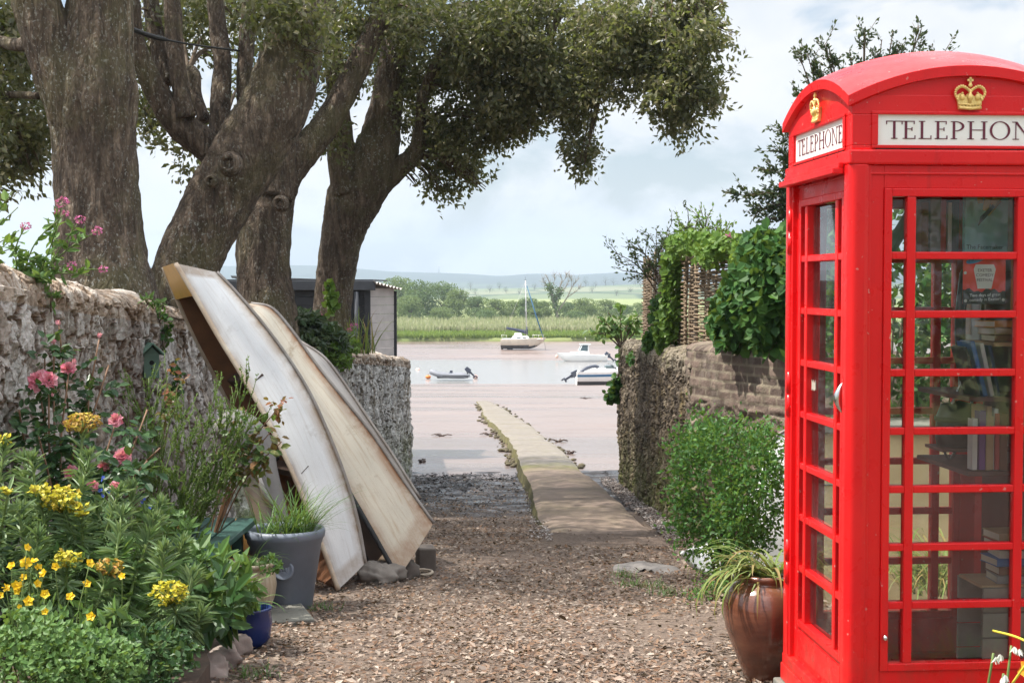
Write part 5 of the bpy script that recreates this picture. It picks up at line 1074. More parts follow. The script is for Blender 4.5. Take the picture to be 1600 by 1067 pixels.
# ---- forget-me-not like blue flowers
def bluef(label, px, d, pts_):
    x = (px - 800) / FPX * d; rt = plant('alkanet', label, 'flowering plant', (x, d, .05), 'blue flowered plants in the bed'); sm = MB(); lf = MB(); fl = []
    for a_, b_ in pts_:
        c = np.array(P(a_, b_, d)); pt = stem(sm, (x + rng.normal() * .05, d, .05), c, .004, .02); q, t_ = along(pt, 16, .2, .95); leaf_mesh(lf, q, rdirs(16, .2), rng.uniform(.05, .09, 16), .4, .12, 0, True)
        mb = MB()
        for k in range(3): cup_flower(mb, c + rng.normal(size=3) * .016, .010, (rng.normal() * .5, -1, .5))
        fl.append(mb)
    sub(sm, 'stems', M['stem'], rt); sub(lf, 'leaves', M['herb'], rt)
    for mb in fl: sub(mb, 'flower', M['petal_blue'], rt)
bluef('tall plant with small blue flowers left of the orange tub', 235, 7.1, [(234, 792), (246, 803), (256, 806), (245, 821), (225, 785)])
bluef('plant with small blue flowers just under the pink roses', 165, 6.9, [(161, 755), (149, 768), (175, 772)])
bluef('low plant with tiny blue flowers between the cream and blue pots', 340, 7.5, [(326, 922), (362, 921), (350, 930), (330, 950)])
# ---- broom
def broom(label, base, tips, n_side=16, m='broom'):
    rt = plant('broom_shrub', label, 'shrub', base, 'broom shrubs by the wall'); sm = MB(); lf = MB()
    for tp in tips:
        c = np.array(tp); pts = stem(sm, np.array(base) + rng.normal(size=3) * [.07, .07, 0], c, .007, .03, 7, .002)
        for q, tg in zip(*along(pts, n_side, .28, .98)):
            e = q + unit(tg + rdirs(1, .6)[0] * .7) * rng.uniform(.06, .20); p2 = np.array([q, (q + e) / 2 + rng.normal(size=3) * .006, e]); sm.tube(p2, [.0025, .002, .001], 4)
            qq, t2 = along(p2, 26, .1, 1.0); leaf_mesh(lf, qq, t2 * .8 + rdirs(26, .3) * .8, rng.uniform(.010, .020, 26), .5, .1, 0, False)
    sub(sm, 'stems', M['stem'], rt); sub(lf, 'leaves', M[m], rt)
broom('green broom shrub with fine upright twigs in front of the white boat', (-2.0, 8.3, .0), [P(388, 590, 8.2), P(372, 612, 8.2), P(350, 640, 8.2), P(330, 650, 8.2), P(405, 640, 8.15), P(300, 680, 8.2), P(358, 680, 8.2), P(380, 660, 8.15), P(280, 700, 8.2), P(320, 720, 8.1), P(340, 600, 8.3), P(395, 610, 8.2), P(290, 640, 8.3), P(270, 740, 8.2), P(310, 760, 8.1), P(360, 730, 8.1)], 22)
broom('finer broom shrub against the wall below the bird box', (-2.25, 8.6, .0), [P(200, 590, 8.7), P(262, 590, 8.6), P(205, 600, 8.6), P(248, 600, 8.6), P(280, 620, 8.5), P(225, 640, 8.6), P(255, 660, 8.5), P(232, 590, 8.7)], 15)
# ---- rose shoots in front of the white boat
rs = plant('rose_shoot', 'arching rose shoots with reddish young leaves in front of the white boat', 'rose bush', (-1.85, 8.45, .0)); sm = MB(); lf = MB(); l2 = MB()
for px, py, d, red in ((432, 640, 8.2, 1), (425, 672, 8.2, 0), (408, 668, 8.2, 0), (440, 690, 8.2, 0), (405, 720, 8.2, 0), (385, 640, 8.3, 0), (420, 700, 8.2, 0), (398, 690, 8.2, 0)):
    pts = stem(sm, (-1.85, 8.45, 0), P(px, py, d), .005, .15, 7)
    for q, tg in zip(*along(pts, 6, .55, 1.0)): compound(lf, q, rdirs(1, .1)[0] - np.array([0, .4, 0]), rng.uniform(.045, .065))
    if red:
        for k in range(5): compound(l2, np.array(P(px, py, d)) + rng.normal(size=3) * .02, rdirs(1, .3)[0], .04)
for px, py, d in ((262, 575, 8.7), (278, 600, 8.7)):
    pts = stem(sm, (-2.2, 8.7, .3), P(px, py, d), .004, .06, 6)
    for k in range(3): compound(l2, np.array(P(px, py, d)) + rng.normal(size=3) * .03, rdirs(1, .1)[0], .045, 3)
    for q, tg in zip(*along(pts, 5, .4, .9)): compound(lf, q, rdirs(1, .1)[0], .055)
sub(sm, 'stems', M['redstem'], rs); sub(lf, 'leaves', M['rose_young'], rs); sub(l2, 'young_leaves', M['rose_red'], rs)
# ---- strap-leaved plants in pots
def straps(name, label, c, n, L, W, m, r=.12, bias=None, rise=(.7, 1.45), droop=(1.2, 2.4), group=None):
    rt = plant(name, label, 'potted plant', c, group); mb = MB()
    for i in range(n):
        az = rng.random() * 2 * PI if bias is None or rng.random() < .45 else rng.normal(bias, .5); rr = r * math.sqrt(rng.random()); a2 = rng.random() * 6.28
        blade(mb, (rr * math.cos(a2), rr * math.sin(a2), 0), az, L * rng.uniform(.5, 1.1), W * rng.uniform(.7, 1.2), rng.uniform(*rise), rng.uniform(*droop), 8)
    mb.build('leaves', M[m], rt)
    mb = MB()
    for i in range(14): a2 = rng.random() * 6.28; mb.tube([(r * .6 * math.cos(a2), r * .6 * math.sin(a2), -.01), (r * .62 * math.cos(a2), r * .62 * math.sin(a2), .045)], .007, 6)
    mb.build('shoots', M['stem'], rt); return rt
straps('grassy_plant', 'lush grassy leaves spilling to the right out of the large grey pot', tuple(Vector(pg.location) + Vector((0, 0, .43))), 190, .40, .010, 'grassy', .17, -.1, (.5, 1.4), (.5, 1.6))
straps('grassy_plant', 'long arching grass blades leaning over the white boat from the grey pot', tuple(Vector(pg.location) + Vector((.06, 0, .43))), 34, .62, .008, 'grassy', .09, .05, (.75, 1.05), (.6, 1.1))
straps('grassy_plant', 'strap leaves drooping out of the small cream pot', tuple(Vector(pc.location) + Vector((0, 0, .28))), 30, .26, .013, 'grassy', .08, .2, (.6, 1.4), (1.4, 2.6))
straps('grassy_plant', 'narrow leaves rising from the cobalt blue pot', tuple(Vector(pb.location) + Vector((0, 0, .18))), 40, .30, .020, 'herb', .07, None, (.6, 1.4), (1.0, 2.2))
straps('grassy_plant', 'pale yellowing strap leaves hanging over the brown jar', tuple(Vector(pj.location) + Vector((0, 0, .47))), 120, .42, .017, 'strap_pale', .09, PI, (.35, 1.2), (2.2, 3.2))
# leaves of the bed around the pots
clump('herb', 'small leafy seedling on the slab by the cream pot', 'plant', 418, 8.05, (.06, .05, .06), 22, .04, 'herb', .6, group='small weeds on the path', up=.3, stems_=5)
# ---- right side bush
def bushy(name, label, c, r, n, size, m, cat='bush', branches=10, asp=.55, per=7, spread=.07, full=False, ground=None, shell=.35, lump=.45):
    rt = plant(name, label, cat, (c[0], c[1], ground if ground is not None else c[2] - r[2])); br = MB(); lf = MB(); c = np.array(c); g0 = np.array(rt.location)
    for p_ in ell(branches, c, np.array(r) * .75): stem(br, g0 + rng.normal(size=3) * [.05, .05, 0], p_, .012, .03, 5, .004)
    q = ell(n, c, r, shell); nz = fbm((q - c) / np.array(r) * 1.8 + 5, 3, int(abs(c[0] * 10)) % 50); q = q[nz > -lump * .45]; nz = nz[nz > -lump * .45]
    q = c + (q - c) * (1 + 1.0 * nz)[:, None]
    for k in range(per):
        pp = q + rng.normal(size=q.shape) * spread; leaf_mesh(lf, pp, rdirs(len(pp), .25) + unit(pp - c) * .5, size * rng.uniform(.7, 1.3, len(pp)), asp, .15, 0, full)
    sub(br, 'branches', M['twig'], rt); sub(lf, 'leaves', M[m], rt); return rt
cb = np.array(P(1140, 762, 9.2)); bushy('green_bush', 'bright green rounded bush in front of the dark wall and the white tender', cb, (.35, .32, .47), 2100, .034, 'bush', branches=22, per=9, spread=.05, lump=.1, ground=gz(1.45, 9.3))
x, z = grd(1092, 8.9); bushy('green_bush', 'low sprawling weed between the bush and the brown jar', (x + .06, 8.7, z + .05), (.13, .14, .08), 120, .022, 'bush', branches=8, per=6, spread=.03, ground=z)
for px, d, lb in ((975, 9.85, 'grass tuft at the left end of the flat stone'), (985, 9.35, 'bright grass tuft just below the flat stone'), (1020, 9.3, 'small weed below the right end of the flat stone'), (500, 8.55, 'small pale weed beside the foot of the white boat'), (400, 6.55, 'grass tuft at the foot of the edging stones'), (1045, 9.0, 'short grass near the low sprawling weed')):
    x, z = grd(px, d); rt = plant('grass_tuft', lb, 'grass tuft', (x, d, z), 'grass tufts on the path'); mb = MB()
    for i in range(60): blade(mb, (rng.normal() * .05, rng.normal() * .04, 0), rng.random() * 6.28, rng.uniform(.04, .10), .005, rng.uniform(.5, 1.4), 1.2, 4)
    mb.build('blades', M['grassy'], rt)
# ---- white bells and yellow stem at the bottom right, close to the camera
wf = plant('wild_leek', 'white bell flowers and yellow stems close to the front of the telephone box', 'flowering plant', (1.62, 4.75, 0)); sm = MB(); lf = MB(); hs = []
for px, py, d in ((1552, 1020, 4.75), (1568, 1052, 4.7), (1580, 1008, 4.9)):
    c = np.array(P(px, py, d)); stem(sm, (c[0], c[1], 0), c, .006, 0, 6, .004)
    for k in range(2):
        mb = MB(); q = c + np.array([rng.normal() * .010, -.012, -.008 * k]); n = 6; th = np.arange(n) * PI / 3; leaf_mesh(mb, np.repeat(q[None], n, 0), np.stack([.45 * np.cos(th), .45 * np.sin(th), -1 + 0 * th], -1), .028, .45, .2, 0, True); hs.append(mb)
for a_, b_, w_ in (((1552, 985, 4.9), (1625, 1012, 4.5), .013), ((1582, 1067, 4.6), (1625, 1015, 4.5), .012)):
    p0, p1 = np.array(P(*a_)), np.array(P(*b_)); lf.tube(spline([p0, (p0 + p1) / 2 + Z3 * .008, p1], 6), w_ * .35, 5)
mb = MB(); cup_flower(mb, P(1606, 1046, 4.6), .035, (-.4, -1, .3)); 
sub(sm, 'stems', M['stem'], wf); sub(lf, 'yellow_stems', plain('yellow_stem', (.62, .55, .06), .5), wf)
for h in hs: sub(h, 'flower', M['petal_white'], wf)
sub(mb, 'orange_flower', plain('orange_petals', (.80, .30, .01), .5), wf)
straps('wild_leek', 'faded leek leaves at the foot of the telephone box front, just below the photo', (1.95, 4.78, 0.0), 150, .36, .014, 'strap_pale', .16, None, (.5, 1.3), (1.4, 2.6))
straps('wild_leek', 'green leek leaves right of the faded ones before the telephone box', (2.32, 4.85, 0.0), 90, .40, .014, 'grassy', .14, None, (.6, 1.3), (1.2, 2.4))
# ---- hedge and plants behind the box, seen through its glass
for i, (x, y, lb) in enumerate(((2.35, 8.75, 'dark hedge plant over the left end of the tan planter wall'), (3.0, 8.8, 'hedge plant over the middle of the tan planter wall'), (3.7, 8.9, 'hedge plant over the far end of the tan planter wall'))):
    bushy('hedge_plant', lb, (x, y + .25, 1.45), (.5, .35, .75), 700, .07, 'ivy', cat='hedge', branches=8, per=4, spread=.06, full=False, ground=.8)
straps('grassy_plant', 'tuft of long faded grass leaves at the foot of the tan planter wall', (2.35, 7.9, 0.0), 170, .55, .016, 'strap_pale', .2, None, (.6, 1.4), (1.4, 2.6))
straps('grassy_plant', 'green strap leaves right of the faded tuft behind the telephone box', (2.9, 7.8, 0.0), 120, .6, .018, 'grassy', .2, None, (.6, 1.4), (1.0, 2.2))
hd_ = thing('reflection_hedge', 'unseen hedge added behind the camera, so the telephone box glass reflects less sky', 'hedge', (3.2, -7.5, 0)); lf = MB(); br = MB()  # out of view, added to darken what the box glass reflects
q = np.stack([rng.uniform(-5, 11, 9000), -7.5 + .5 * rng.normal(size=9000), rng.uniform(.1, 2.6, 9000)], -1); leaf_mesh(lf, q, rdirs(9000, .2), .17 * rng.uniform(.6, 1.3, 9000), .7, .15)
for x_ in np.arange(-4.5, 11, 1.0): br.tube([(x_, -7.5, 0), (x_ + .1, -7.5, 1.2), (x_, -7.4, 2.2)], [.05, .03, .01], 5)
sub(br, 'branches', M['twig'], hd_); sub(lf, 'leaves', M['ivy'], hd_)
# ---- ivy on the right wall
def ivy_mass(name, label, cells, size, m, cat='ivy', full=True, per=1, aspect=.85, stems_=12, face=(-.7, -.6, .35)):
    pts = []; 
    for px, py, d, rx, ry, rd, n in cells:
        c = np.array(P(px, py, d)); k = mpp(d); pts.append(ell(n, c, (rx * k, rd, ry * k), .55))
    q = np.concatenate(pts); base = q.mean(0); base[2] = q[:, 2].min(); rt = plant(name, label, cat, base); lf = MB(); sm = MB()
    for pc_ in pts:
        bb = pc_.mean(0); bb[2] = pc_[:, 2].min()
        for p_ in pc_[rng.integers(len(pc_), size=max(3, stems_ // len(pts)))]: stem(sm, bb + rng.normal(size=3) * .02, p_, .005, .02)
    a_ = rdirs(len(q), -.25); leaf_mesh(lf, q, a_ + np.array(face) * .3, size * rng.uniform(.6, 1.3, len(q)), aspect, .15, 0, full, face=np.repeat(np.array(face)[None], len(q), 0))
    sub(sm, 'stems', M['twig'], rt); sub(lf, 'leaves', M[m], rt); return rt
ivy_mass('ivy', 'large leaved dark ivy hanging over the brick topped wall', [(1200, 450, 11.2, 45, 85, .30, 900), (1160, 475, 11.8, 40, 65, .28, 700), (1130, 500, 12.2, 22, 40, .2, 250), (1195, 385, 11.4, 40, 30, .25, 300), (1245, 430, 11.0, 40, 90, .3, 500), (1150, 535, 11.9, 30, 14, .12, 90), (1205, 535, 11.2, 25, 20, .12, 110)], .085, 'ivy')
ivy_mass('climber', 'pale sunlit climber growing up the middle wattle panel', [(1050, 470, 15.0, 16, 70, .10, 420), (1040, 520, 15.2, 18, 40, .10, 260), (1056, 400, 15.0, 20, 25, .15, 160), (1046, 548, 15.2, 14, 14, .1, 90)], .075, 'ivy_lit', cat='climbing plant')
ivy_mass('climber', 'green climber at the far end of the wattle fence, low on the wall top', [(1020, 535, 16.5, 16, 22, .12, 240), (1000, 560, 18.5, 22, 12, .12, 120), (1025, 490, 16.3, 8, 30, .1, 120)], .07, 'bush', cat='climbing plant')
ivy_mass('honeysuckle', 'bright leafy honeysuckle sprawling over the top of the wattle fence', [(1085, 378, 13.8, 45, 18, .3, 420), (1140, 385, 13.0, 40, 20, .3, 420), (1110, 400, 13.3, 30, 20, .3, 260), (1060, 385, 14.5, 18, 22, .25, 160), (1165, 400, 12.6, 25, 20, .3, 220)], .06, 'ivy_lit', cat='climbing plant', stems_=24)
hn = [o for o in COL.objects if o.name.startswith('honeysuckle')][0]
for px, py in ((1163, 372), (1158, 378), (1140, 370), (1172, 380)):
    mb = MB(); c = np.array(P(px, py, 12.8)); leaf_mesh(mb, np.repeat(c[None], 10, 0), rdirs(10, .3), .05, .35, .1, 0, True); sub(mb, 'flower', M['petal_magenta'], hn)
ivy_mass('wall_plant', 'leafy sprig hanging from the far end of the dark wall', [(968, 605, 20.8, 12, 18, .10, 130), (960, 618, 20.8, 16, 10, .10, 90), (975, 560, 20.9, 8, 30, .08, 80), (985, 640, 20.9, 7, 14, .05, 40), (1005, 590, 20.0, 6, 12, .05, 30)], .10, 'ivy', cat='wall plant')
# bare-stemmed sprig standing on the wall end
sg = plant('sapling', 'thin leafy sapling on the end of the dark wall above the boats', 'sapling', tuple(P(972, 545, 20.6))); sm = MB(); lf = MB(); b_ = np.array(sg.location)
for px, py in ((970, 478), (935, 500), (920, 522), (950, 488), (1000, 492), (985, 500), (940, 520), (958, 510), (1005, 510)):
    pts = stem(sm, b_, P(px, py, 20.6), .014, .10, 6, .006); q, tg = along(pts, 20, .35, 1.0); leaf_mesh(lf, q + rng.normal(size=q.shape) * .04, rdirs(20, -.3), rng.uniform(.07, .13, 20), .65, .12, 0, True)
sub(sm, 'stems', M['twig'], sg); sub(lf, 'leaves', M['herb'], sg)
# wispy shrub behind the fence
def wispy(label, base, tips, nl=40, size=.04, m='wispy', r=.012, tw=.12):
    rt = plant('wispy_shrub', label, 'shrub', base); sm = MB(); lf = MB()
    for tp in tips:
        pts = stem(sm, np.array(base) + rng.normal(size=3) * [.1, .1, 0], tp, r, .1, 7, r * .25)
        for q, tg in zip(*along(pts, 9, .35, 1.0)):
            e = q + unit(tg + rdirs(1, .3)[0] * .8) * rng.uniform(.4, 1.3) * tw * 2; p2 = np.array([q, (q + e) / 2 + rng.normal(size=3) * .02, e]); sm.tube(p2, [.005, .004, .002], 4)
            qq, t2 = along(p2, nl // 3, .2, 1.0); leaf_mesh(lf, qq + rng.normal(size=qq.shape) * .02, t2 + rdirs(len(qq), .2), size * rng.uniform(.6, 1.3, len(qq)), .45, .1, 0, False)
    sub(sm, 'stems', M['twig'], rt); sub(lf, 'leaves', M[m], rt); return rt
wispy('airy small leaved shrub with long branches behind the far wattle panel', tuple(P(1040, 470, 16.8)), [P(957, 392, 17), P(985, 400, 17), P(1000, 388, 17), P(1020, 375, 17), P(1042, 360, 16.8), P(1010, 420, 17), P(1055, 385, 16.6), P(1030, 400, 16.8), P(990, 425, 17), P(1078, 350, 16.2), P(1100, 365, 16)], 46, .045)
wispy('upright leafy sprays above the middle of the fence', tuple(P(1090, 450, 14.8)), [P(1080, 352, 14.6), P(1100, 356, 14.6), P(1122, 362, 14.5), P(1065, 365, 14.8), P(1110, 372, 14.4), P(1140, 372, 14.2)], 40, .05, 'ivy_lit')
# dark tree just left of the box and the branches that show above it
dt = plant('dark_tree', 'dark small leaved tree behind the telephone box, its twigs showing above the roof', 'tree', (3.2, 13.6, .8)); sm = MB(); lf = MB(); tr_ = MB()
tr_.tube(spline([(3.2, 13.6, .8), P(1290, 400, 13.6), P(1320, 250, 13.5), P(1350, 130, 13.4)], 6), np.linspace(.11, .04, 19), 10); sub(tr_, 'trunk', M['bark_grey'], dt)
tipz = [(1150, 305), (1195, 300), (1205, 265), (1185, 330), (1215, 230), (1225, 205), (1190, 350), (1230, 300), (1210, 320), (1235, 260), (1225, 360), (1215, 380), (1250, 90), (1262, 85), (1290, 68), (1295, 75), (1300, 110), (1247, 150), (1330, 90), (1350, 55), (1352, 50), (1378, 62), (1395, 50), (1415, 85), (1436, 40), (1440, 45), (1460, 78), (1478, 78), (1405, 70), (1370, 90), (1280, 120), (1310, 100), (1440, 70)]
for px, py in tipz:
    low = py > 200; b0 = np.array(P(1290, 330, 13.5)) if low else np.array(P(1330 + (px - 1330) * .5, 220, 13.4)); pts = stem(sm, b0, P(px, py, 13.3), .014, .06, 6, .004)
    for q, tg in zip(*along(pts, 9 if not low else 22, .35, 1.0)):
        e = q + unit(tg + rdirs(1, .1)[0] * .8) * rng.uniform(.08, .22); sm.tube(np.array([q, (q + e) / 2, e]), [.004, .003, .002], 4); qq, t2 = along(np.array([q, e]), 14, .1, 1.0); leaf_mesh(lf, qq + rng.normal(size=qq.shape) * .012, t2 + rdirs(14, .0), rng.uniform(.03, .06, 14), .5, .12, 0, False)
q = ell(2600, P(1325, 250, 13.6), (.50, .45, .85), .2); leaf_mesh(lf, q, rdirs(2600, .1), rng.uniform(.035, .07, 2600), .5, .12, 0, False)
for e in ell(16, P(1325, 250, 13.6), (.42, .4, .7), .3): stem(sm, P(1320, 300, 13.5), e, .012, .04, 6, .004)
sub(sm, 'twigs', M['twig'], dt); sub(lf, 'crown', M['dark_tree'], dt)
# shrub on top of the far left wall and grassy leaves beside it
ivy_mass('laurel_shrub', 'dull green glossy leaved shrub behind the leaning boats', [(470, 500, 15.6, 35, 14, .4, 420), (500, 520, 15.8, 32, 16, .4, 420), (450, 510, 15.4, 25, 18, .4, 260), (525, 535, 16.0, 22, 18, .3, 240), (480, 540, 15.4, 30, 25, .3, 260)], .095, 'shrub_dull', cat='shrub', aspect=.5, face=(.2, -.5, .9))
ivy_mass('trailing_plant', 'bright trailing leaves spilling over the top of the far grey wall', [(530, 560, 15.9, 22, 10, .2, 200), (515, 545, 15.8, 16, 14, .2, 160), (545, 540, 16.3, 16, 12, .2, 140), (538, 570, 15.85, 8, 8, .08, 50)], .06, 'ivy_lit', cat='wall plant', aspect=.5, face=(.2, -.6, .7))
straps('grassy_plant', 'spiky grass like leaves on the far grey wall by the shed', tuple(P(560, 552, 16.9)), 60, .55, .022, 'strap_pale', .2, None, (1.0, 1.5), (.3, 1.0))
ivy_mass('ivy', 'small patch of bright ivy climbing the slender forked trunk', [(517, 470, 16.5, 7, 24, .05, 60), (516, 450, 16.5, 5, 8, .04, 20)], .09, 'ivy_lit', aspect=.8, face=(0, -1, .1), stems_=4)
ivy_mass('fern', 'small fern and weeds growing from the coping of the near stone wall', [(235, 470, 9.6, 14, 8, .05, 50), (78, 465, 8.0, 12, 16, .05, 40), (250, 478, 10, 6, 10, .05, 25)], .05, 'herb', cat='wall plant', aspect=.35, face=(.3, -.5, .8), stems_=6)
# small ivy on left wall face
ivy_mass('ivy', 'sparse ivy tendrils at the end of the near stone wall', [(258, 520, 10.6, 8, 30, .05, 45), (275, 600, 10.8, 10, 40, .05, 50), (252, 490, 10.4, 10, 10, .05, 20)], .045, 'ivy', face=(.9, -.4, .1), stems_=4)
# ------------------------------------------------------------------ dry leaf litter over the path
n = 105000; d = 5.2 + (rng.random(n) ** 1.75) * 16.5; x = rng.uniform(-2.4, 2.6, n)
d2 = d + rng.normal(size=n) * .05
keep = ~((d2 > 12.0) & (x > .25) & (x < 1.45) & (rng.random(n) < .93)) & ~((d2 < 8.6) & (x < -1.35 - .15 * (d2 - 6.3)))
keep &= rng.random(n) < np.clip(.75 + .9 * fbm(np.stack([x * 1.3, d2 * .9, 0 * x], -1), 3, 4), .1, 1) * np.clip((21.5 - d2) / 7, .15, 1)
x, d2 = x[keep], d2[keep]; z = path_z(x, d2); a = rng.random(len(x)) * 6.28; sz = rng.uniform(.014, .042, len(x)) * np.where(rng.random(len(x)) < .12, 1.5, 1)
mb = MB(); leaf_mesh(mb, np.stack([x, d2, z + .006 + rng.random(len(x)) * .012], -1), np.stack([np.cos(a), np.sin(a), rng.normal(size=len(x)) * .28], -1), sz, .5, .35, 0, False, face=np.repeat(Z3[None] * 1.2, len(x), 0))
o = mb.build('leaf_litter', M['chips']); o['kind'] = 'stuff'; o['label'] = 'dry brown leaf litter and wood chips over the path'
n = 6000; d = rng.uniform(16.8, 23.2, n); x = rng.uniform(-1.5, 1.55, n); dens = np.clip(.5 + 1.3 * fbm(np.stack([x * 1.2, d * 1.0, 0 * x + 3], -1), 4, 9) + .5 * (np.abs(x + .2) > .9) - .12 * np.clip(19.5 - d, 0, 9), 0, 1); k = (rng.random(n) < dens) & ~((x > .1) & (x < 1.5)); x, d = x[k], d[k]
mb = MB(); a = rng.random(len(x)) * 6.28; zz = np.where(d < 23.4, path_z(x, d), Gv(d)); leaf_mesh(mb, np.stack([x, d, zz + .012], -1), np.stack([np.cos(a), np.sin(a), rng.normal(size=len(x)) * .3], -1), rng.uniform(.03, .09, len(x)), .4, .35, 0, False, face=np.repeat(Z3[None], len(x), 0)); o = mb.build('seaweed_debris', M['weed']); o['kind'] = 'stuff'; o['label'] = 'dark wet seaweed and debris at the end of the path'
n = 9000; d = 12.3 + rng.random(n) * 9.5; side = rng.random(n); x = np.where(side < .75, 1.36 + rng.random(n) ** 1.5 * .20, .34 - rng.random(n) ** 2 * .16); mb = MB(); a = rng.random(n) * 6.28
leaf_mesh(mb, np.stack([x, d, path_z(x, d) + .02 + .03 * rng.random(n)], -1), np.stack([np.cos(a), np.sin(a), .2 * rng.normal(size=n)], -1), rng.uniform(.015, .04, n), .6, .3, 0, False, face=np.repeat(Z3[None], n, 0)); o = mb.build('shingle', leafmat('shingle_and_shells', [(.12, .09, .075), (.30, .26, .23), (.45, .42, .40), (.17, .12, .10)], .8, 0)); o['kind'] = 'stuff'; o['label'] = 'loose shingle and shells beside the causeway'
# scraps of driftwood on the mud
for i, (px, py, d, L, lb) in enumerate(((690, 673, 34.5, .5, 'twiggy driftwood branch on the mud left of the causeway'), (763, 672, 34.8, .45, 'short driftwood stick against the causeway edge'), (660, 722, 26, .3, 'small clod of mud and weed near the left wall end'), (890, 705, 28.5, .3, 'driftwood scrap on the mud right of the causeway'), (872, 680, 32.5, .45, 'line of weed along the right edge of the causeway'), (915, 620, 62, .6, 'small stick standing out of the open mud'))):
    p = P(px, py, d); p.z = float(mud_z(np.array([[p.x]]), np.array([[d]]))[0, 0]); mb = MB()
    for k in range(5): a_ = rng.random() * 6.28; mb.tube([(rng.normal() * .05, rng.normal() * .05, .0), (L * .3 * math.cos(a_), L * .25 * math.sin(a_), .05), (L * .5 * math.cos(a_ + .3), L * .4 * math.sin(a_ + .3), .02 + .03 * rng.random())], [.022, .016, .008], 6)
    o = mb.build('driftwood', M['wood_dark'], loc=p); tag(o, lb, 'driftwood', 'driftwood on the mud')
# ------------------------------------------------------------------ holm oaks
def limb_pts(row, d0, d1):
    n = len(row); return np.array([list(P(px, py, d0 + (d1 - d0) * i / (n - 1))) + [hw * .94 * mpp(d0 + (d1 - d0) * i / (n - 1))] for i, (px, py, hw) in enumerate(row)])
def limb(mb, row, d0, d1, n=26, k=8, rough=.10, seed=0):
    s = spline(limb_pts(row, d0, d1), k); pts, r = s[:, :3], s[:, 3]; i0 = mb.n
    # oversample along the limb for bark relief
    L = np.concatenate([[0], np.cumsum(np.linalg.norm(np.diff(pts, axis=0), axis=1))]); u = np.arange(0, L[-1], .045); pts = np.stack([np.interp(u, L, pts[:, j]) for j in range(3)], -1); r = np.interp(u, L, r)
    q = MB(); q.tube(pts, r, n); V = q.V[0]; c = np.repeat(pts, n, 0); o = V - c; rr = np.linalg.norm(o, axis=1); od = o / rr[:, None]; uu = np.repeat(u, n)
    f = fbm(np.stack([od[:, 0] * 1.3, od[:, 1] * 1.3, od[:, 2] * 1.3 + uu * .7], -1) + seed, 3, seed) * rough * 1.6
    f2 = fbm(V * np.array([24, 24, 7]) + seed, 4, seed + 3)
    V = c + od * (rr * (1 + f) + f2 * np.minimum(.035, rr * .13))[:, None]
    mb.V.append(V); mb.F += [F + i0 for F in q.F]; mb.M += q.M; mb.S += [np.ones(len(x), bool) for x in q.S]; mb.n += len(V); return pts
def knot(mb, px, py, d, r, rd=.06):
    c = np.array(P(px, py, d)); mb.lathe([(r * .35, -.02), (r * .55, .05), (r * .8, .06), (r * 1.15, .0), (r * 1.3, -.06)], 18, c, axis=Matrix.Rotation(PI / 2, 3, 'X'))
def sprigs(mb, lobes, per=11, size=.070, spread=.10):
    for px, py, d, rx, ry, rd, n in lobes:
        k = mpp(d); c = np.array(P(px, py, d)); r = np.array([rx * k, rd, ry * k]); q = ell(int(n * 1.4), c, r, .25); nz = fbm((q) * 2.6, 3, 7); q = q[nz > -.10 + .1 * rng.random(len(q))]
        q = q + (q - c) * (.45 * fbm(q * 2.6 + 9, 3, 3))[:, None]; m_ = len(q); q = np.repeat(q, per, 0)
        hang = np.repeat(rdirs(m_, -.5), per, 0); t_ = rng.random(len(q)); pp = q + hang * (t_ * spread * 2.2)[:, None] + rng.normal(size=q.shape) * spread * .38
        leaf_mesh(mb, pp, hang * .7 + rdirs(len(pp), -.25), size * rng.uniform(.6, 1.35, len(pp)), .48, .2, 0, False)
def twigs(mb, src, lobes, n=5):
    for px, py, d, rx, ry, rd, _ in lobes:
        k = mpp(d); c = np.array(P(px, py, d)); q = ell(n, c, (rx * k * .8, rd * .8, ry * k * .8), .2)
        for e in q:
            j = np.argmin(np.linalg.norm(src - e, axis=1)); a = src[j]; m_ = (a + e) / 2 + np.array([0, 0, .12 * np.linalg.norm(e - a)]); s = spline([a, m_, e], 7); mb.tube(s, np.linspace(.022, .005, len(s)), 5)
def oak(label, base, rows, lobes, upper=(), m='bark', per=11, knots=(), n=26):
    rt = thing('holm_oak', label, 'tree', base, 0, 'holm oaks along the left wall'); mb = MB(); allp = []
    for i, (row, d0, d1) in enumerate(rows): allp.append(limb(mb, row, d0, d1, n * 2 if row[0][2] > 30 else 26, 8, seed=i + int(base[1])))
    for kk in knots: knot(mb, *kk)
    sub(mb, 'trunk', M[m], rt); src = np.concatenate(allp); tw = MB(); twigs(tw, src, lobes); sub(tw, 'twigs', M['twig'], rt)
    lf = MB(); sprigs(lf, lobes, per)
    for c, r, n_, s_ in upper:
        q = ell(int(n_ * 2.3), c, r, .35); nz = fbm(q * 1.9, 3, 5); q = q[nz > .0]; q = np.repeat(q, 14, 0) + rng.normal(size=(len(q) * 14, 3)) * .22; leaf_mesh(lf, q, rdirs(len(q), -.2), s_ * rng.uniform(.7, 1.3, len(q)), .55, .2, 0, False)
    sub(lf, 'crown', M['oak'], rt); return rt
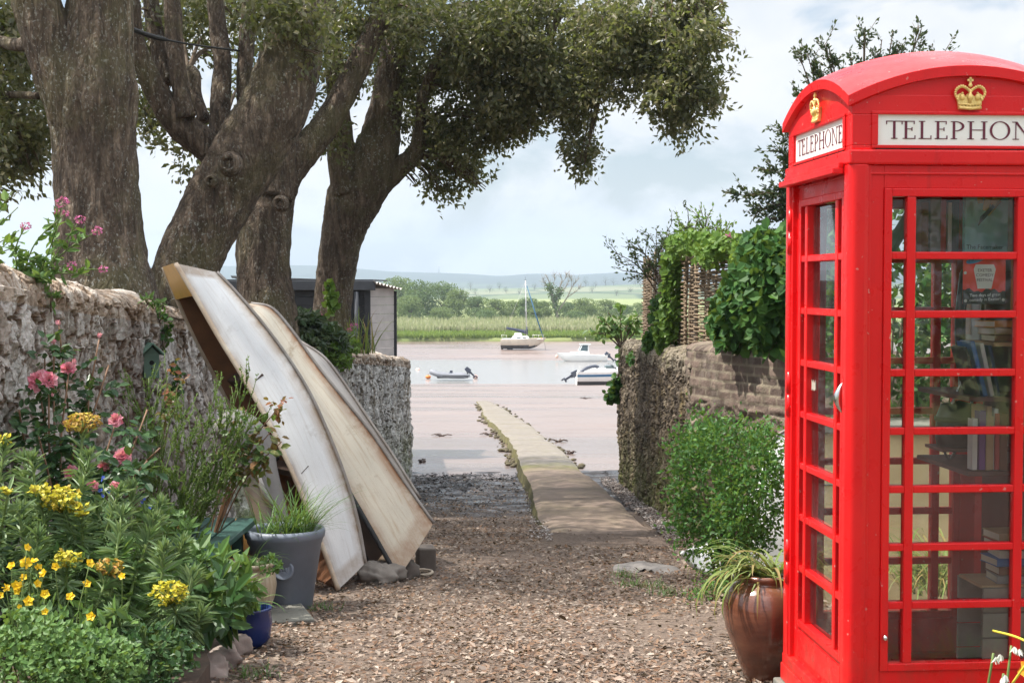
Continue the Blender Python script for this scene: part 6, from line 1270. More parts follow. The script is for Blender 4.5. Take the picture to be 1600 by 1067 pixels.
oak('massive holm oak trunk at the left, forking near the top, behind the near wall', tuple(P(160, 470, 11.4)),
    [([(163, 560, 100), (162, 470, 86), (156, 400, 74), (152, 300, 66), (147, 220, 66), (146, 150, 72), (150, 90, 62), (156, 30, 54), (160, -60, 48), (150, -200, 40)], 11.4, 11.4),
     ([(128, 190, 48), (98, 120, 46), (72, 50, 42), (55, 0, 38), (25, -110, 32), (-30, -220, 24)], 11.35, 11.2),
     ([(60, 65, 12), (25, 70, 11), (-20, 60, 10)], 11.5, 12.2), ([(60, 150, 6), (20, 148, 6), (-20, 150, 5)], 11.8, 12.4)],
    [(28, 175, 12.5, 38, 95, .5, 300), (15, 255, 12.6, 42, 50, .4, 170), (45, 110, 12.8, 36, 60, .5, 160), (50, 270, 12.5, 18, 24, .2, 45), (10, 40, 12.6, 40, 60, .5, 150), (8, 100, 12.4, 40, 70, .5, 180)],
    [((-5.6, 10.6, 7.5), (2.6, 2.2, 1.4), 620, .085), ((-3.6, 11.8, 7.4), (1.4, 1.5, 1.0), 220, .085), ((-4.2, 9.2, 7.4), (2.2, 1.1, 1.0), 190, .085)], n=34)
oak('holm oak leaning steeply to the right, with a knot hole and several upright limbs', tuple(P(290, 430, 12.6)),
    [([(268, 520, 58), (285, 430, 54), (318, 352, 54), (356, 285, 56), (396, 220, 58), (432, 160, 56), (452, 100, 52), (462, 40, 48), (470, -50, 44), (480, -180, 34)], 12.5, 12.9),
     ([(345, 250, 26), (318, 225, 26), (285, 200, 25), (255, 160, 21), (228, 110, 17), (212, 60, 14), (206, 0, 13), (198, -80, 10)], 12.9, 12.6),
     ([(290, 185, 14), (283, 140, 14), (273, 80, 14), (270, 20, 14), (262, -60, 11)], 12.7, 12.9), ([(262, 130, 12), (248, 80, 13), (238, 20, 13), (230, -60, 10)], 12.9, 13.1),
     ([(345, 215, 18), (345, 160, 17), (348, 100, 15), (340, 40, 14), (330, -60, 12)], 13.0, 13.3), ([(388, 190, 16), (382, 130, 13), (386, 60, 13), (392, -40, 11)], 13.1, 13.3),
     ([(320, 190, 10), (306, 150, 10), (303, 118, 11), (291, 108, 9)], 13.2, 13.4)],
    [(470, 30, 12.6, 45, 30, .4, 130), (240, 100, 14.2, 50, 70, .5, 110), (300, 60, 14.3, 70, 70, .6, 170), (270, 195, 14.2, 55, 34, .5, 120), (225, 160, 14.0, 25, 40, .4, 60), (290, 240, 14.0, 10, 22, .15, 22), (350, 20, 13.8, 60, 40, .4, 120), (420, 20, 12.4, 40, 24, .3, 60), (490, 85, 12.4, 30, 14, .2, 24), (225, 20, 13.0, 30, 36, .3, 50)],
    [((-4.4, 13.4, 7.4), (2.3, 1.9, 1.4), 520, .085), ((-6.4, 13.8, 7.4), (1.7, 1.6, 1.2), 220, .085)], knots=((358, 256, 12.12, .085), (330, 283, 12.2, .045)), n=32)
oak('holm oak trunk standing behind the leaning one, with a long limb rising to the right', tuple(P(418, 480, 15.2)),
    [([(424, 560, 48), (420, 490, 44), (412, 420, 42), (414, 360, 42), (428, 300, 36), (452, 262, 28), (482, 228, 25), (512, 190, 22), (546, 130, 20), (580, 60, 18), (610, -10, 15), (640, -120, 10)], 15.2, 15.8),
     ([(400, 400, 24), (385, 350, 20), (372, 300, 16), (360, 240, 13), (352, 180, 11)], 15.3, 15.6), ([(428, 310, 30), (440, 250, 26), (448, 180, 22), (452, 90, 18), (450, -40, 14)], 15.3, 15.6)],
    [(400, 120, 16.5, 40, 90, .5, 120), (520, 200, 16.3, 18, 40, .3, 45), (540, 80, 16, 40, 60, .6, 120), (560, 20, 15.8, 60, 40, .6, 150), (640, 20, 15.6, 70, 40, .6, 190), (460, 130, 16.4, 30, 60, .4, 60)],
    [((-3.6, 15.8, 7.4), (2.2, 1.9, 1.4), 520, .085), ((-6.0, 16.5, 7.4), (2.2, 1.8, 1.4), 330, .085)], knots=((437, 318, 14.62, .07),), n=30)
oak('slender forked holm oak nearest the river, its branches hanging far over the path', tuple(P(518, 500, 17)),
    [([(515, 570, 36), (518, 500, 32), (524, 430, 32), (538, 360, 36), (556, 310, 44), (578, 268, 42), (594, 220, 33), (604, 170, 27), (612, 110, 23), (622, 40, 20), (635, -60, 16), (650, -180, 10)], 17, 17),
     ([(545, 300, 30), (534, 250, 24), (530, 190, 19), (524, 120, 16), (516, 40, 14), (508, -60, 11)], 16.9, 16.6), ([(595, 290, 18), (625, 262, 17), (648, 240, 15), (658, 200, 11), (662, 150, 10), (690, 90, 9), (740, 50, 8), (800, 20, 7)], 17, 16.6),
     ([(620, 60, 14), (690, 20, 11), (780, 10, 9), (880, 20, 8), (980, 40, 6), (1060, 50, 4)], 17, 16), ([(630, 0, 12), (760, -60, 10), (900, -60, 8), (1040, -40, 6)], 17, 15.5)],
    [(620, 130, 17.6, 45, 80, .6, 190), (690, 60, 16.6, 80, 70, .9, 520), (680, 170, 17, 55, 70, .7, 330), (720, 230, 17, 45, 55, .6, 250), (690, 262, 17.1, 50, 34, .5, 190), (738, 270, 17, 26, 36, .3, 90), (690, 300, 17.1, 18, 12, .2, 26), (755, 292, 17, 14, 14, .2, 16), (655, 285, 17.2, 20, 12, .2, 22),
     (770, 60, 16.3, 80, 70, .9, 520), (790, 150, 16.6, 60, 55, .7, 290), (815, 185, 16.6, 28, 22, .4, 60), (780, 200, 16.8, 28, 20, .4, 55), (850, 40, 16.2, 80, 60, .9, 470), (870, 110, 16.2, 60, 50, .7, 280), (905, 170, 16.0, 42, 55, .5, 230), (907, 225, 16.0, 30, 32, .35, 95), (912, 252, 16.0, 13, 13, .18, 18), (945, 60, 15.8, 70, 65, .8, 430), (960, 125, 15.8, 50, 36, .6, 180), (985, 150, 15.7, 24, 20, .3, 45),
     (1040, 50, 15.5, 65, 65, .8, 430), (1040, 140, 15.5, 50, 48, .6, 230), (1062, 178, 15.5, 34, 28, .4, 80), (1060, 205, 15.5, 14, 12, .2, 16), (1095, 60, 15.4, 42, 62, .6, 210), (1115, 150, 15.3, 20, 18, .3, 36), (1095, 120, 15.4, 30, 34, .4, 80), (1140, 50, 15.3, 18, 16, .25, 26), (1120, 15, 15.3, 24, 24, .3, 45), (1090, 10, 15.3, 40, 30, .5, 90), (835, 130, 16.4, 30, 22, .4, 60)],
    [((-3.2, 18.2, 7.3), (2.4, 2.0, 1.5), 520, .085), ((-5.4, 19.0, 7.4), (2.2, 2.0, 1.5), 400, .085), ((-3.6, 21.6, 7.0), (2.4, 1.9, 1.4), 460, .085), ((-5.2, 23.2, 6.8), (1.8, 1.2, 1.2), 260, .085)], m='bark', per=12, n=28)
# ------------------------------------------------------------------ boats on the river
def hull(mb, L, B, D, bow=.55, fullness=.45, keel=0.0, sheer=.12, stern=.85, n=22, m_top=0, m_bot=1, wl=.35, m_str=None, strz=None):
    """bow at +x; deck edge height D, hull bottom at 0"""
    xs = np.linspace(0, 1, n); rows = []; ang = np.linspace(0, 1, 9)
    for x in xs:
        w = B / 2 * (stern + (1 - stern) * min(1, x / .45)) if x < .45 else B / 2 * max(.0, 1 - ((x - .45) / .55) ** 2.4)
        top = D * (1 + sheer * (x ** 2) * 2); bot = D * .78 * max(0, (x - .62) / .38) ** 2.2
        X = -L / 2 + L * x * (1 - bow * .0)
        half = []
        for a in ang:
            y = w * (1 - (1 - a) ** 2.2) ** (fullness); z = bot + (top - bot) * a ** 1.35; half.append((X + bow * L * .12 * a * max(0, x - .6) / .4, y, z))
        rows.append([(p[0], -p[1], p[2]) for p in half[::-1]] + half[1:])
    R_ = np.array(rows); i0 = len(mb.F); mb.grid(R_, 0, True, flip=True)
    F = mb.F[-1]; zc = R_.reshape(-1, 3)[F - (mb.n - R_.shape[0] * R_.shape[1])][..., 2].mean(1); mm = np.where(zc < wl * D, m_bot, m_top).astype(np.int32)
    if m_str is not None: mm = np.where((zc > strz[0] * D) & (zc < strz[1] * D), m_str, mm).astype(np.int32)
    mb.M[-1] = mm
    mb.add(R_[0], [list(range(R_.shape[1]))], m_top, False)
    mb.grid(np.stack([R_[:, 0] - [0, 0, .02], R_[:, -1] - [0, 0, .02]], 1), m_top, False)
    return R_
def outboard(root, x, z, s=1.0, flip=-1, tilt=.9):
    o = MB(); Rm = Matrix.Rotation(tilt * -flip, 3, 'Y'); A_ = np.array(Rm)
    o.box((0, 0, .22), (.44, .34, .46), m=0, taper=.75); o.box((.02, 0, -.06), (.24, .18, .2)); o.box((0, 0, -.36), (.15, .08, .5)); o.tube([(-.12, 0, -.60), (.18, 0, -.60)], .065, 8); o.box((flip * .10, 0, -.75), (.10, .02, .18))
    for k in range(3): o.box((flip * .16, .08 * math.cos(k * 2.1), -.62 + .08 * math.sin(k * 2.1)), (.02, .06, .12), Matrix.Rotation(k * 2.1, 3, 'X'))
    o.V = [v * s @ A_.T + np.array([x, 0, z]) for v in o.V]; return o.build('outboard_motor', M['engine'], root, .02)
def at(px, py, d): p = P(px, py, d); return (p.x, d, p.z)
# sailing boat aground on the far mud
sb = thing('sailing_boat', 'white sailing boat aground on the far mud with a navy sail cover on its boom', 'boat', at(816, 546.5, 155), R(-6)); s = 155 / FPX
mb = MB(); Rr = hull(mb, 66 * s, 1.9, 15.5 * s * .95, m_top=0, m_bot=1, wl=.36, sheer=.10); mb.V = [v + [0, 0, .12] for v in mb.V]; mb.build('hull', [M['boat_cream'], M['boat_dark'], M['boat_white']], sb)
mb = MB(); mb.box((-.2, 0, 1.32), (2.0, 1.15, .36), taper=.82); mb.box((-.45, 0, 1.62), (.95, .95, .42), taper=.75); mb.box((-1.6, 0, 1.16), (1.1, 1.3, .12)); mb.box((.2, 0, 1.17), (4.3, 1.2, .05)); mb.build('cabin', M['boat_white'], sb, .06)
for x, w_ in ((-.35, .45), (.25, .38)): mb = MB(); mb.box((x, 0, 1.34), (w_, 1.12, .13)); mb.build('cabin_window', M['window_dark'], sb, .03)
mb = MB(); mb.tube([(.50, 0, 1.3), (.36, 0, 7.55)], [.045, .035], 8); mb.build('mast', M['alu'], sb)
mb = MB(); mb.box((.32, 0, 7.62), (.3, .02, .02)); mb.tube([(.34, 0, 7.5), (.34, 0, 7.95)], .015, 5); mb.build('masthead', M['engine'], sb)
mb = MB(); mb.tube(spline([(.56, 0, 2.2), (.42, 0, 1.95), (.1, 0, 2.0), (-.8, 0, 2.2), (-1.75, 0, 2.38)], 5), [.10] * 4 + [.22] * 5 + list(np.linspace(.2, .11, 12)), 10); mb.tube([(.5, 0, 1.7), (.5, 0, 2.5)], [.14, .08], 8); mb.build('sail_cover', M['navy'], sb)
mb = MB(); mb.tube([(.5, 0, 7.0), (1.55, 0, 3.6), (2.3, 0, 1.35)], [.05, .085, .05], 8); mb.build('furled_sail', M['sail_blue'], sb)
mb = MB()
for a, b in (((.38, 0, 7.5), (-2.25, .1, 1.15)), ((.38, .0, 7.4), (.35, .9, 1.15)), ((.38, 0, 7.4), (.35, -.9, 1.15)), ((.38, 0, 5.2), (.55, -.9, 1.15))): mb.tube([a, b], .011, 4)
mb.build('rigging', M['alu'], sb)
mb = MB()
for x in (-2.2, -1.7, 1.2, 1.8, 2.3): mb.tube([(x, -.5 + .35 * (x > 1.5), 1.12), (x, -.5 + .35 * (x > 1.5), 1.62)], .016, 5)
mb.tube([(1.2, -.5, 1.62), (1.8, -.2, 1.62), (2.45, 0, 1.68), (1.8, .2, 1.62), (1.2, .5, 1.62)], .016, 5); mb.tube([(-1.7, -.5, 1.62), (-2.25, -.45, 1.62), (-2.25, .45, 1.62)], .016, 5); mb.build('guard_rail', M['alu'], sb)
mb = MB(); mb.box((-1.35, -.32, .06), (.55, .07, .34)); mb.box((-1.35, .32, .06), (.55, .07, .34)); mb.build('bilge_keel', M['boat_dark'], sb)
mb = MB(); mb.box((-2.15, 0, .40), (.22, .05, .75), Matrix.Rotation(.25, 3, 'Y')); mb.build('rudder', M['boat_dark'], sb)
mb = MB(); mb.box((2.1, -.3, 1.24), (.16, .1, .14)); mb.build('red_fender', M['orange'], sb)
mb = MB(); pts = [(2.3, 0, 1.1), (2.5, -.05, .5), (2.55, -.1, .0)]; mb.tube(pts, .02, 5); mb.build('anchor_chain', M['steel'], sb)
# white cabin motor boat
mbt = thing('motor_boat', 'white cabin motor boat with a green waterline and an outboard, on the river', 'boat', at(911, 568.5, 138), R(186)); s = 138 / FPX
mb = MB(); hull(mb, 74 * s, 1.8, .85, m_top=0, m_bot=1, wl=.13, sheer=.16); mb.build('hull', [M['boat_white'], M['boat_green']], mbt)
mb = MB(); mb.box((.35, 0, 1.0), (2.0, 1.3, .34), taper=.8); mb.box((-.1, 0, 1.14), (.9, 1.2, .3), taper=.94); mb.build('foredeck', M['boat_white'], mbt, .06)
mb = MB()
for y in (-.5, .5): mb.tube([(.42, y * 1.1, 1.26), (.12, y * .85, 1.86)], .035, 5); mb.tube([(-.42, y * 1.1, 1.2), (-.46, y * .9, 1.86)], .06, 5)
mb.box((-.2, 0, 1.90), (1.0, 1.15, .07)); mb.build('wheelhouse', M['boat_white'], mbt, .03)
mb = MB(); mb.add([(.40, -.5, 1.28), (.40, .5, 1.28), (.13, .42, 1.85), (.13, -.42, 1.85)], [[0, 1, 2, 3]], 0, False)
for y in (-1, 1): mb.add([(.38, y * .54, 1.28), (-.40, y * .54, 1.28), (-.42, y * .45, 1.85), (.12, y * .45, 1.85)], [[0, 1, 2, 3]], 0, False)
mb.build('wheelhouse_window', M['window_dark'], mbt)
mb = MB(); mb.box((.75, 0, 1.05), (.4, 1.18, .10)); mb.build('cabin_window', M['window_dark'], mbt, .03)
outboard(mbt, -2.55, .75, 1.05, -1, .85)
mb = MB(); mb.tube([(-.2, 0, 1.9), (-.22, 0, 2.6)], .012, 4); mb.build('aerial', M['alu'], mbt)
mb = MB(); mb.ball((2.55, -.15, .72), (.16, .16, .20), 10); mb.build('fender', M['pink_buoy'], mbt)
mb = MB(); mb.tube([(2.3, 0, .9), (2.7, 0, .4), (2.9, 0, -.1)], .015, 4); mb.build('mooring_rope', M['rope'], mbt)
# grey inflatable dinghy
idg = thing('inflatable_dinghy', 'grey inflatable dinghy with a tilted outboard on the river', 'boat', at(705, 593, 110), R(184)); s = 110 / FPX
mb = MB()
for y in (-.5, .5): mb.tube(spline([(-1.45, y, .30), (0, y, .32), (.9, y * .9, .40), (1.45, y * .3, .58), (1.5, 0, .6)], 6), [.06, .15] + [.20] * 23, 12)
mb.build('tube', M['inflatable'], idg)
mb = MB(); mb.box((-.1, 0, .18), (2.4, .8, .1)); mb.box((-1.25, 0, .38), (.06, .85, .42)); mb.build('floor', M['rubber'], idg, .02)
mb = MB()
for y in (-.56, .56): mb.tube([(-1.3, y * 1.22, .31), (.7, y * 1.22, .33)], .035, 6)
mb.build('rubbing_strake', M['rubber'], idg); mb = MB(); mb.box((.05, 0, .52), (.28, .8, .06)); mb.box((.0, .1, .62), (.22, .22, .2)); mb.build('seat', M['engine'], idg, .03)
outboard(idg, -1.42, .62, .92, -1, .8)
# speedboat on the near edge of the water
sp = thing('speedboat', 'white speedboat with a blue stripe and dark bottom, half hidden by the right wall', 'boat', at(958, 604, 104), R(3)); s = 104 / FPX
mb = MB(); hull(mb, 116 * s, 2.0, 1.12, m_top=0, m_bot=1, wl=.42, m_str=3, strz=(.74, .90), sheer=.10); F_ = mb.M[0]; mb.build('hull', [M['boat_white'], M['boat_dark'], M['boat_cream'], M['boat_blue']], sp)
mb = MB(); mb.box((.1, 0, 1.22), (3.8, 1.5, .26), taper=.82); mb.build('deck', M['boat_white'], sp, .08)
mb = MB(); mb.add([(.2, -.7, 1.34), (.2, .7, 1.34), (-.25, .6, 1.72), (-.25, -.6, 1.72)], [[0, 1, 2, 3]], 0, False); mb.box((-.3, 0, 1.45), (.6, .9, .22)); mb.build('windscreen', M['window_dark'], sp, .03)
mb = MB(); mb.tube(spline([(-2.5, -.3, 1.02), (-2.0, -.2, 1.35), (-1.4, -.1, 1.5), (-1.1, 0, 1.42)], 5), .12, 8); mb.build('engine_cover', M['engine'], sp)
outboard(sp, -3.0, .85, 1.05, -1, 1.0)
mb = MB(); mb.tube([(-1.3, .2, 1.5), (.2, 3.0, 2.4)], .012, 4); mb.build('mooring_rope', M['rope'], sp)
# mooring buoys
for px, py, d, m, lb in ((743, 590, 112, 'pink_buoy', 'faded pink mooring buoy just right of the inflatable dinghy'), (669, 590, 112, 'orange', 'orange mooring buoy left of the inflatable dinghy'), (653, 579, 124, 'pink_buoy', 'pale mooring buoy farthest left on the water')):
    rt = thing('mooring_buoy', lb, 'buoy', at(px, py, d), 0, 'mooring buoys on the river'); mb = MB(); mb.ball((0, 0, .06), (.20, .20, .18) if m == 'pink_buoy' else (.22, .22, .15), 14); mb.build('float', M[m], rt); mb = MB(); mb.tube([(0, 0, .2), (0, 0, .32), (.05, 0, .34)], .025, 6); mb.build('ring', M['steel'], rt)
# ------------------------------------------------------------------ marsh edge, sedge and reeds
xs = np.linspace(-75, 75, 400); bk = 168 + 1.2 * fbm(np.stack([xs * .12, 0 * xs, 0 * xs], -1), 4, 2)
mb = MB(); mb.grid(np.stack([np.stack([xs, bk, 0 * xs - 4.95], -1), np.stack([xs, bk + .1, 0 * xs - 4.45 + .1 * fbm(np.stack([xs, 0 * xs, 0 * xs], -1), 3, 3)], -1), np.stack([xs, bk + 22, 0 * xs - 4.4], -1), np.stack([xs, bk + 130, 0 * xs - 4.4], -1)], 0)); o = mb.build('marsh_bank', M['marsh']); o['kind'] = 'structure'
def blades_field(name, label, n, y0, y1, h, w, m, z, xr=(-42, 42), pw=2.0):
    y = y0 + (y1 - y0) * rng.random(n) ** pw; x = rng.uniform(*xr, n); hh = h * rng.uniform(.6, 1.25, n) * (1 + .35 * fbm(np.stack([x * .22, y * .1, 0 * x], -1), 3, 6)); lean = rng.normal(size=n) * .18 * hh; a = rng.random(n) * 3.14
    dx, dy = np.cos(a) * w / 2, np.sin(a) * w / 2; V = np.stack([np.stack([x - dx, y - dy, 0 * x + z], -1), np.stack([x + dx, y + dy, 0 * x + z], -1), np.stack([x + dx * .6 + lean * .5, y + dy, z + hh * .6], -1), np.stack([x + lean, y, z + hh], -1)], 1)
    mb = MB(); mb.add(V.reshape(-1, 3), np.arange(n)[:, None] * 4 + np.array([0, 1, 2, 3]), 0, False); o = mb.build(name, M[m]); o['kind'] = 'stuff'; o['label'] = label
blades_field('sedge_grass', 'bright green marsh sedge along the river bank', 30000, 168.2, 186, .50, .14, 'sedge', -4.45)
blades_field('reeds', 'tall pale reeds behind the green sedge', 34000, 186, 250, 1.0, .20, 'reed_pale', -4.45, (-60, 60), 2.0)
# ------------------------------------------------------------------ trees on the far bank
def far_tree(label, px, d, top_py, w_px, m, n=1500, seed=0, name='bank_tree', cat='tree', group='trees on the far bank', low=.12, base=-4.5):
    x = (px - 800) / FPX * d; zt = EYE + (447 - top_py) / FPX * d; h = zt - base; w = w_px * mpp(d) / 2; rt = thing(name, label, cat, (x, d, base), 0, group)
    tr = MB(); tr.tube(spline([(x, d, base - .2), (x + .1 * w, d, base + h * .4), (x, d, base + h * .8)], 5), np.linspace(.03 * h, .006 * h, 11), 7)
    for k in range(5): a = rng.random() * 6.28; tr.tube([(x, d, base + h * .35), (x + w * .5 * math.cos(a), d + w * .5 * math.sin(a), base + h * rng.uniform(.55, .85))], [.014 * h, .004 * h], 5)
    sub(tr, 'trunk', M['twig'], rt); lf = MB(); C = []
    for k in range(17):
        u = rng.random(); zz = base + h * (low + (.80 - low) * u); rr = w * (1.1 * math.sin(PI * (.30 + .62 * u)) ** .8); a = rng.random() * 6.28; C.append((x + rr * .62 * math.cos(a) * rng.random() ** .4, d + rr * .6 * math.sin(a), zz, w * rng.uniform(.30, .5), h * rng.uniform(.13, .22)))
    C += [(x + k_ * w * .33, d, zt - h * (.12 + .05 * abs(k_)), w * .36, h * .14) for k_ in (-1, 0, 1)]
    for cx, cy, cz, cr, ch in C: q = ell(n // 20, (cx, cy, cz), (cr, cr, ch), .6); leaf_mesh(lf, q, rdirs(len(q), 0), .022 * h * rng.uniform(.6, 1.4, len(q)) + .10, .75, .2, 0, False)
    sub(lf, 'crown', M[m], rt); return rt
bank = [(590, 262, 441, 60, 'far_leaf2', 'rounded tree just right of the black shed'), (622, 268, 432, 58, 'far_leaf', 'tallest broad tree of the left bank clump'), (655, 258, 438, 56, 'far_leaf2', 'broad dark green tree in the middle of the left clump'), (690, 262, 440, 62, 'far_leaf2', 'wide tree at the right shoulder of the left clump'), (715, 250, 452, 42, 'far_leaf', 'pale tree stepping down from the left clump'), (640, 248, 462, 46, 'far_leaf', 'low pale bush in front of the tall left clump'), (745, 262, 463, 46, 'far_leaf2', 'low tree just left of the yacht mast'), (772, 254, 467, 40, 'far_leaf', 'small tree behind the yacht boom'), (800, 258, 470, 42, 'far_leaf', 'low bushy tree directly behind the yacht mast'), (825, 250, 465, 36, 'far_leaf2', 'leafy tree just right of the yacht mast'), (848, 256, 470, 36, 'far_leaf', 'small tree left of the bare ivy clad tree'), (885, 262, 472, 36, 'far_leaf2', 'low tree right of the bare ivy clad tree'), (912, 254, 466, 44, 'far_leaf', 'round pale tree above the cabin motor boat'), (945, 258, 468, 44, 'far_leaf', 'round tree in line with the end of the right wall'), (975, 254, 476, 40, 'far_leaf2', 'low tree behind the sapling on the wall'), (560, 262, 446, 44, 'far_leaf', 'tree mostly hidden behind the black shed'), (1005, 256, 472, 40, 'far_leaf', 'tree mostly hidden by the wattle fence'), (835, 246, 482, 30, 'far_leaf', 'low willow bush at the foot of the yacht mast'), (760, 246, 484, 36, 'far_leaf2', 'low scrub left of the yacht stern'), (690, 246, 480, 40, 'far_leaf', 'low scrub at the foot of the left clump'), (900, 246, 486, 34, 'far_leaf2', 'low scrub under the round pale tree')]
for i, (px, d, tp, w, m, lb) in enumerate(bank): far_tree(lb, px, d, tp, w * 1.25, m, 6500, i)
# bare tree with ivy
bt = thing('bare_tree', 'bare forked tree with ivy on its trunks, rising above the bank trees', 'tree', (P(866, 500, 252).x, 252, -4.5), 0); tr = MB(); lf = MB(); k = mpp(252)
for row in ([(872, 500, 2.6), (866, 475, 2.2), (861, 455, 1.6), (858, 440, .9), (853, 430, .4)], [(866, 475, 1.8), (872, 455, 1.3), (878, 440, .8), (876, 430, .3)], [(872, 460, 1.2), (885, 447, .7), (890, 432, .3)], [(873, 485, 1.4), (886, 465, 1.0), (893, 450, .7), (903, 436, .3)], [(886, 465, .8), (900, 455, .5), (908, 446, .25)], [(861, 455, .7), (852, 444, .4), (848, 436, .2)], [(878, 442, .6), (884, 434, .3), (886, 428, .2)], [(893, 452, .5), (893, 440, .3), (891, 432, .2)], [(862, 452, .6), (866, 440, .3), (866, 429, .2)]):
    pts = limb_pts(row, 252, 252); s = spline(pts, 6); tr.tube(s[:, :3], s[:, 3] * 1.15, 6)
    for q, tg in zip(*along(s[:, :3], 16, .3, 1.0)): e = q + unit(tg + rdirs(1, .4)[0]) * rng.uniform(.5, 1.3); tr.tube([q, e], [.035, .015], 4)
sub(tr, 'trunk', M['wood_grey'], bt)
for row, n_ in (([(872, 500, 0), (866, 475, 0), (861, 455, 0), (859, 446, 0)], 700), ([(866, 478, 0), (872, 462, 0), (875, 452, 0)], 400)):
    s = spline(limb_pts(row, 252, 252)[:, :3], 6); q, tg = along(s, n_, 0, 1); q = q + rng.normal(size=q.shape) * .32; leaf_mesh(lf, q, rdirs(n_, 0), .35, .75, .2)
sub(lf, 'ivy_cover', M['far_leaf2'], bt)
# trees dotted over the far fields
hz_ = lambda x, y: float(hill_z(np.array([[x]]), np.array([[y]]))[0, 0])
cop = [(700, 900, 17, 16), (722, 950, 15, 16), (742, 900, 13, 14), (765, 1000, 15, 18), (790, 980, 12, 14), (812, 900, 13, 13), (735, 1150, 18, 15), (780, 1200, 14, 16), (835, 1100, 14, 16), (850, 1150, 16, 15), (880, 1250, 13, 18), (895, 1300, 16, 15), (915, 1250, 18, 14), (930, 1100, 13, 16), (925, 900, 14, 15), (945, 1250, 17, 20), (958, 1300, 14, 20), (963, 800, 13, 14), (985, 900, 12, 18), (992, 1250, 12, 14), (905, 1050, 9, 10), (870, 1000, 11, 12), (675, 1150, 16, 20), (1000, 1050, 16, 20), (640, 1100, 16, 24), (600, 1100, 14, 24), (350, 1100, 12, 26), (460, 1100, 12, 24)]
desc = ['left of the yacht mast', 'near the yacht mast', 'beyond the bare tree', 'at the right of the fields']
for i, (px, d, hpx, wpx) in enumerate(cop):
    x = (px - 800) / FPX * d; b = hz_(x, d) - 1; lo = 447 - (b - EYE) / d * FPX
    rt = far_tree('hazy blue green tree standing in the distant fields', px, d, lo - hpx, wpx, 'hedge_leaf', 420, i, 'field_tree', 'tree', 'hazy trees dotted over the distant fields', .05, b)
# mast on the far ridge
d = 2650; x = (686 - 800) / FPX * d; rt = thing('radio_mast', 'tiny radio mast on the far hazy ridge', 'mast', (x, d, hz_(x, d) - 2)); mb = MB(); mb.tube([(0, 0, 0), (0, 0, 17)], [1.1, .5], 5); mb.build('lattice_pole', M['steel'], rt)
mb = MB(); mb.box((0, 0, 13), (2.2, 2.2, 1.5)); mb.build('aerials', M['steel'], rt)
# ------------------------------------------------------------------ air, sky, sun, camera
mb = MB(); mb.bx(-2700, 2700, -90, 3700, -8.5, 120); hz = mb.build('haze', [M['glass']]); hz['kind'] = 'stuff'; hz['label'] = 'thin summer haze'
t = bpy.data.materials.new('thin_haze'); t.use_nodes = True; t.node_tree.nodes.clear(); o_ = t.node_tree.nodes.new('ShaderNodeOutputMaterial'); pv = t.node_tree.nodes.new('ShaderNodeVolumePrincipled'); pv.inputs['Color'].default_value = (.72, .86, 1, 1); pv.inputs['Density'].default_value = HAZE_D; pv.inputs['Anisotropy'].default_value = .3
t.node_tree.links.new(pv.outputs[0], o_.inputs['Volume']); hz.data.materials[0] = t
SUN_EL, SUN_AZ = R(60), R(SUN_AZ_DEG)           # azimuth from +Y, clockwise seen from above
sd = Vector((math.sin(SUN_AZ) * math.cos(SUN_EL), math.cos(SUN_AZ) * math.cos(SUN_EL), math.sin(SUN_EL)))
ld = bpy.data.lights.new('sun', 'SUN'); ld.energy = SUN_E; ld.angle = R(.6); ld.color = (1, .95, .87); lo = bpy.data.objects.new('sun', ld); COL.objects.link(lo); lo.rotation_euler = sd.to_track_quat('Z', 'Y').to_euler(); lo.location = (0, 0, 60)
w = bpy.data.worlds.new('World'); SC.world = w; w.use_nodes = True; nt = w.node_tree; nt.nodes.clear()
def wn(typ, **kw):
    nd = nt.nodes.new(typ)
    for k, v in kw.items():
        if k.startswith('_'): setattr(nd, k[1:], v)
        elif isinstance(v, bpy.types.NodeSocket): nt.links.new(v, nd.inputs[int(k[1:]) if k[0] == 'i' and k[1:].isdigit() else k])
        else: nd.inputs[int(k[1:]) if k[0] == 'i' and k[1:].isdigit() else k].default_value = v
    return nd
sky = wn('ShaderNodeTexSky', _sky_type='NISHITA'); sky.sun_disc = False; sky.sun_elevation = SUN_EL; sky.sun_rotation = SUN_AZ; sky.dust_density = 2.5; sky.air_density = 1.0; sky.ozone_density = 1.0
bg = wn('ShaderNodeBackground', Color=sky.outputs[0], Strength=SKY_S)
tc = wn('ShaderNodeTexCoord'); sp_ = wn('ShaderNodeSeparateXYZ', Vector=tc.outputs['Generated'])
zz = wn('ShaderNodeMath', _operation='ADD', i0=sp_.outputs[2], i1=.16); dx = wn('ShaderNodeMath', _operation='DIVIDE', i0=sp_.outputs[0], i1=zz.outputs[0]); dy = wn('ShaderNodeMath', _operation='DIVIDE', i0=sp_.outputs[1], i1=zz.outputs[0])
mx = wn('ShaderNodeMath', _operation='MULTIPLY', i0=sp_.outputs[0], i1=3.0); mz = wn('ShaderNodeMath', _operation='MULTIPLY', i0=sp_.outputs[2], i1=5.2); my = wn('ShaderNodeMath', _operation='MULTIPLY_ADD', i0=sp_.outputs[1], i1=3.0); my.inputs[2].default_value = CLOUD_SEED
cv = wn('ShaderNodeCombineXYZ', X=mx.outputs[0], Y=my.outputs[0], Z=mz.outputs[0])
n1 = wn('ShaderNodeTexNoise', Vector=cv.outputs[0], Scale=1.9, Detail=9.0, Roughness=.56, Distortion=.35)
rp = wn('ShaderNodeValToRGB', Fac=n1.outputs['Fac']); e = rp.color_ramp.elements; e[0].position = .45; e[0].color = (.05, .05, .05, 1); e[1].position = .55; e[1].color = (1, 1, 1, 1)
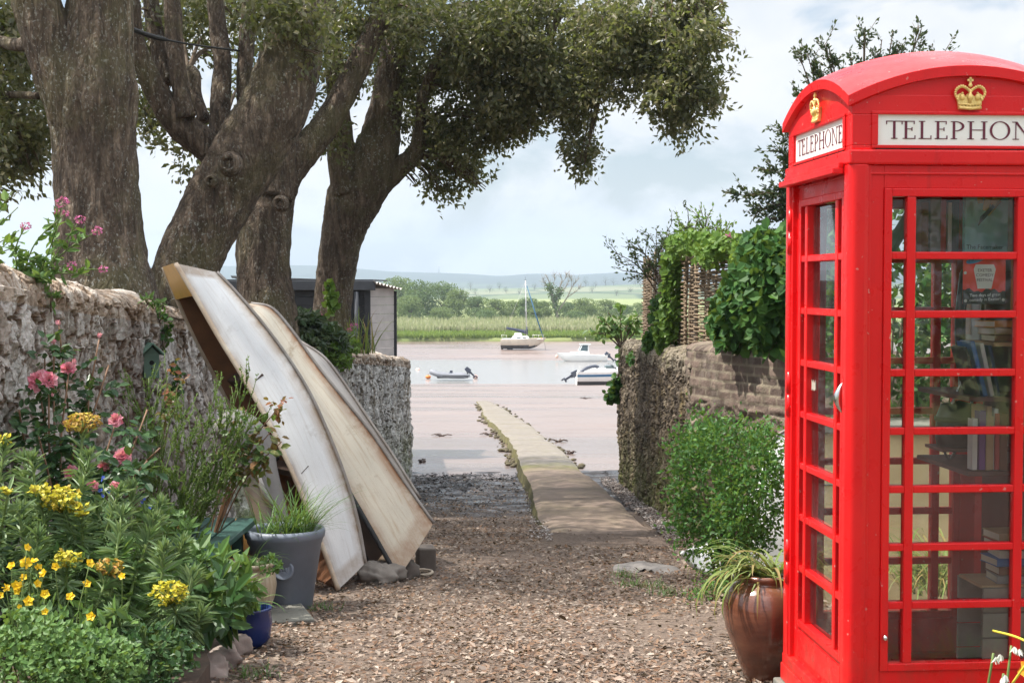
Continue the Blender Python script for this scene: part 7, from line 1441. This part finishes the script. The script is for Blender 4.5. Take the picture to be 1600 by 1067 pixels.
n2_ = wn('ShaderNodeTexNoise', Vector=cv.outputs[0], Scale=3.3, Detail=8.0, Roughness=.55); rc = wn('ShaderNodeValToRGB', Fac=n2_.outputs['Fac']); e = rc.color_ramp.elements; e[0].position = .33; e[0].color = (.82, .86, .91, 1); e[1].position = .58; e[1].color = (1.0, 1.0, 1.0, 1)
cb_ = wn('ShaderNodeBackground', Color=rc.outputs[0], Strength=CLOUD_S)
hb = wn('ShaderNodeMapRange', Value=sp_.outputs[2]); hb.inputs[1].default_value = -.02; hb.inputs[2].default_value = .10; hb.inputs[3].default_value = .7; hb.inputs[4].default_value = 0
hcol = wn('ShaderNodeBackground', Color=(.78, .85, .92, 1), Strength=CLOUD_S)
hi = wn('ShaderNodeMapRange', Value=sp_.outputs[2]); hi.inputs[1].default_value = .22; hi.inputs[2].default_value = .75; hi.inputs[3].default_value = CLOUD_S; hi.inputs[4].default_value = CLOUD_S * 3.5; nt.links.new(hi.outputs[0], cb_.inputs['Strength'])  # clouds made brighter towards the zenith, above the frame, to lift shaded parts
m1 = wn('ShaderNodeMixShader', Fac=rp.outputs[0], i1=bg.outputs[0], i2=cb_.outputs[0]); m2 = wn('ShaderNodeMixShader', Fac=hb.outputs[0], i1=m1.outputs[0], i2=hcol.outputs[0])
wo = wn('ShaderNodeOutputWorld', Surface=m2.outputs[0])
cd = bpy.data.cameras.new('camera'); cam = bpy.data.objects.new('camera', cd); COL.objects.link(cam); cam.location = (0, 0, EYE); cam.rotation_euler = (PI / 2 - PITCH, 0, 0); cd.sensor_width = 36; cd.lens = FPX / 1600 * 36; cd.clip_end = 9000; cd.clip_start = .05; SC.camera = cam
SC.view_settings.view_transform = 'Standard'; SC.view_settings.look = 'None'; SC.view_settings.exposure = EXPO; SC.view_settings.gamma = 1
SC.cycles.use_denoising = True; SC.cycles.denoising_prefilter = 'ACCURATE'; SC.cycles.max_bounces = 8; SC.cycles.transparent_max_bounces = 16; SC.cycles.volume_bounces = 0; SC.cycles.sample_clamp_indirect = 6; SC.cycles.caustics_reflective = False; SC.cycles.caustics_refractive = False
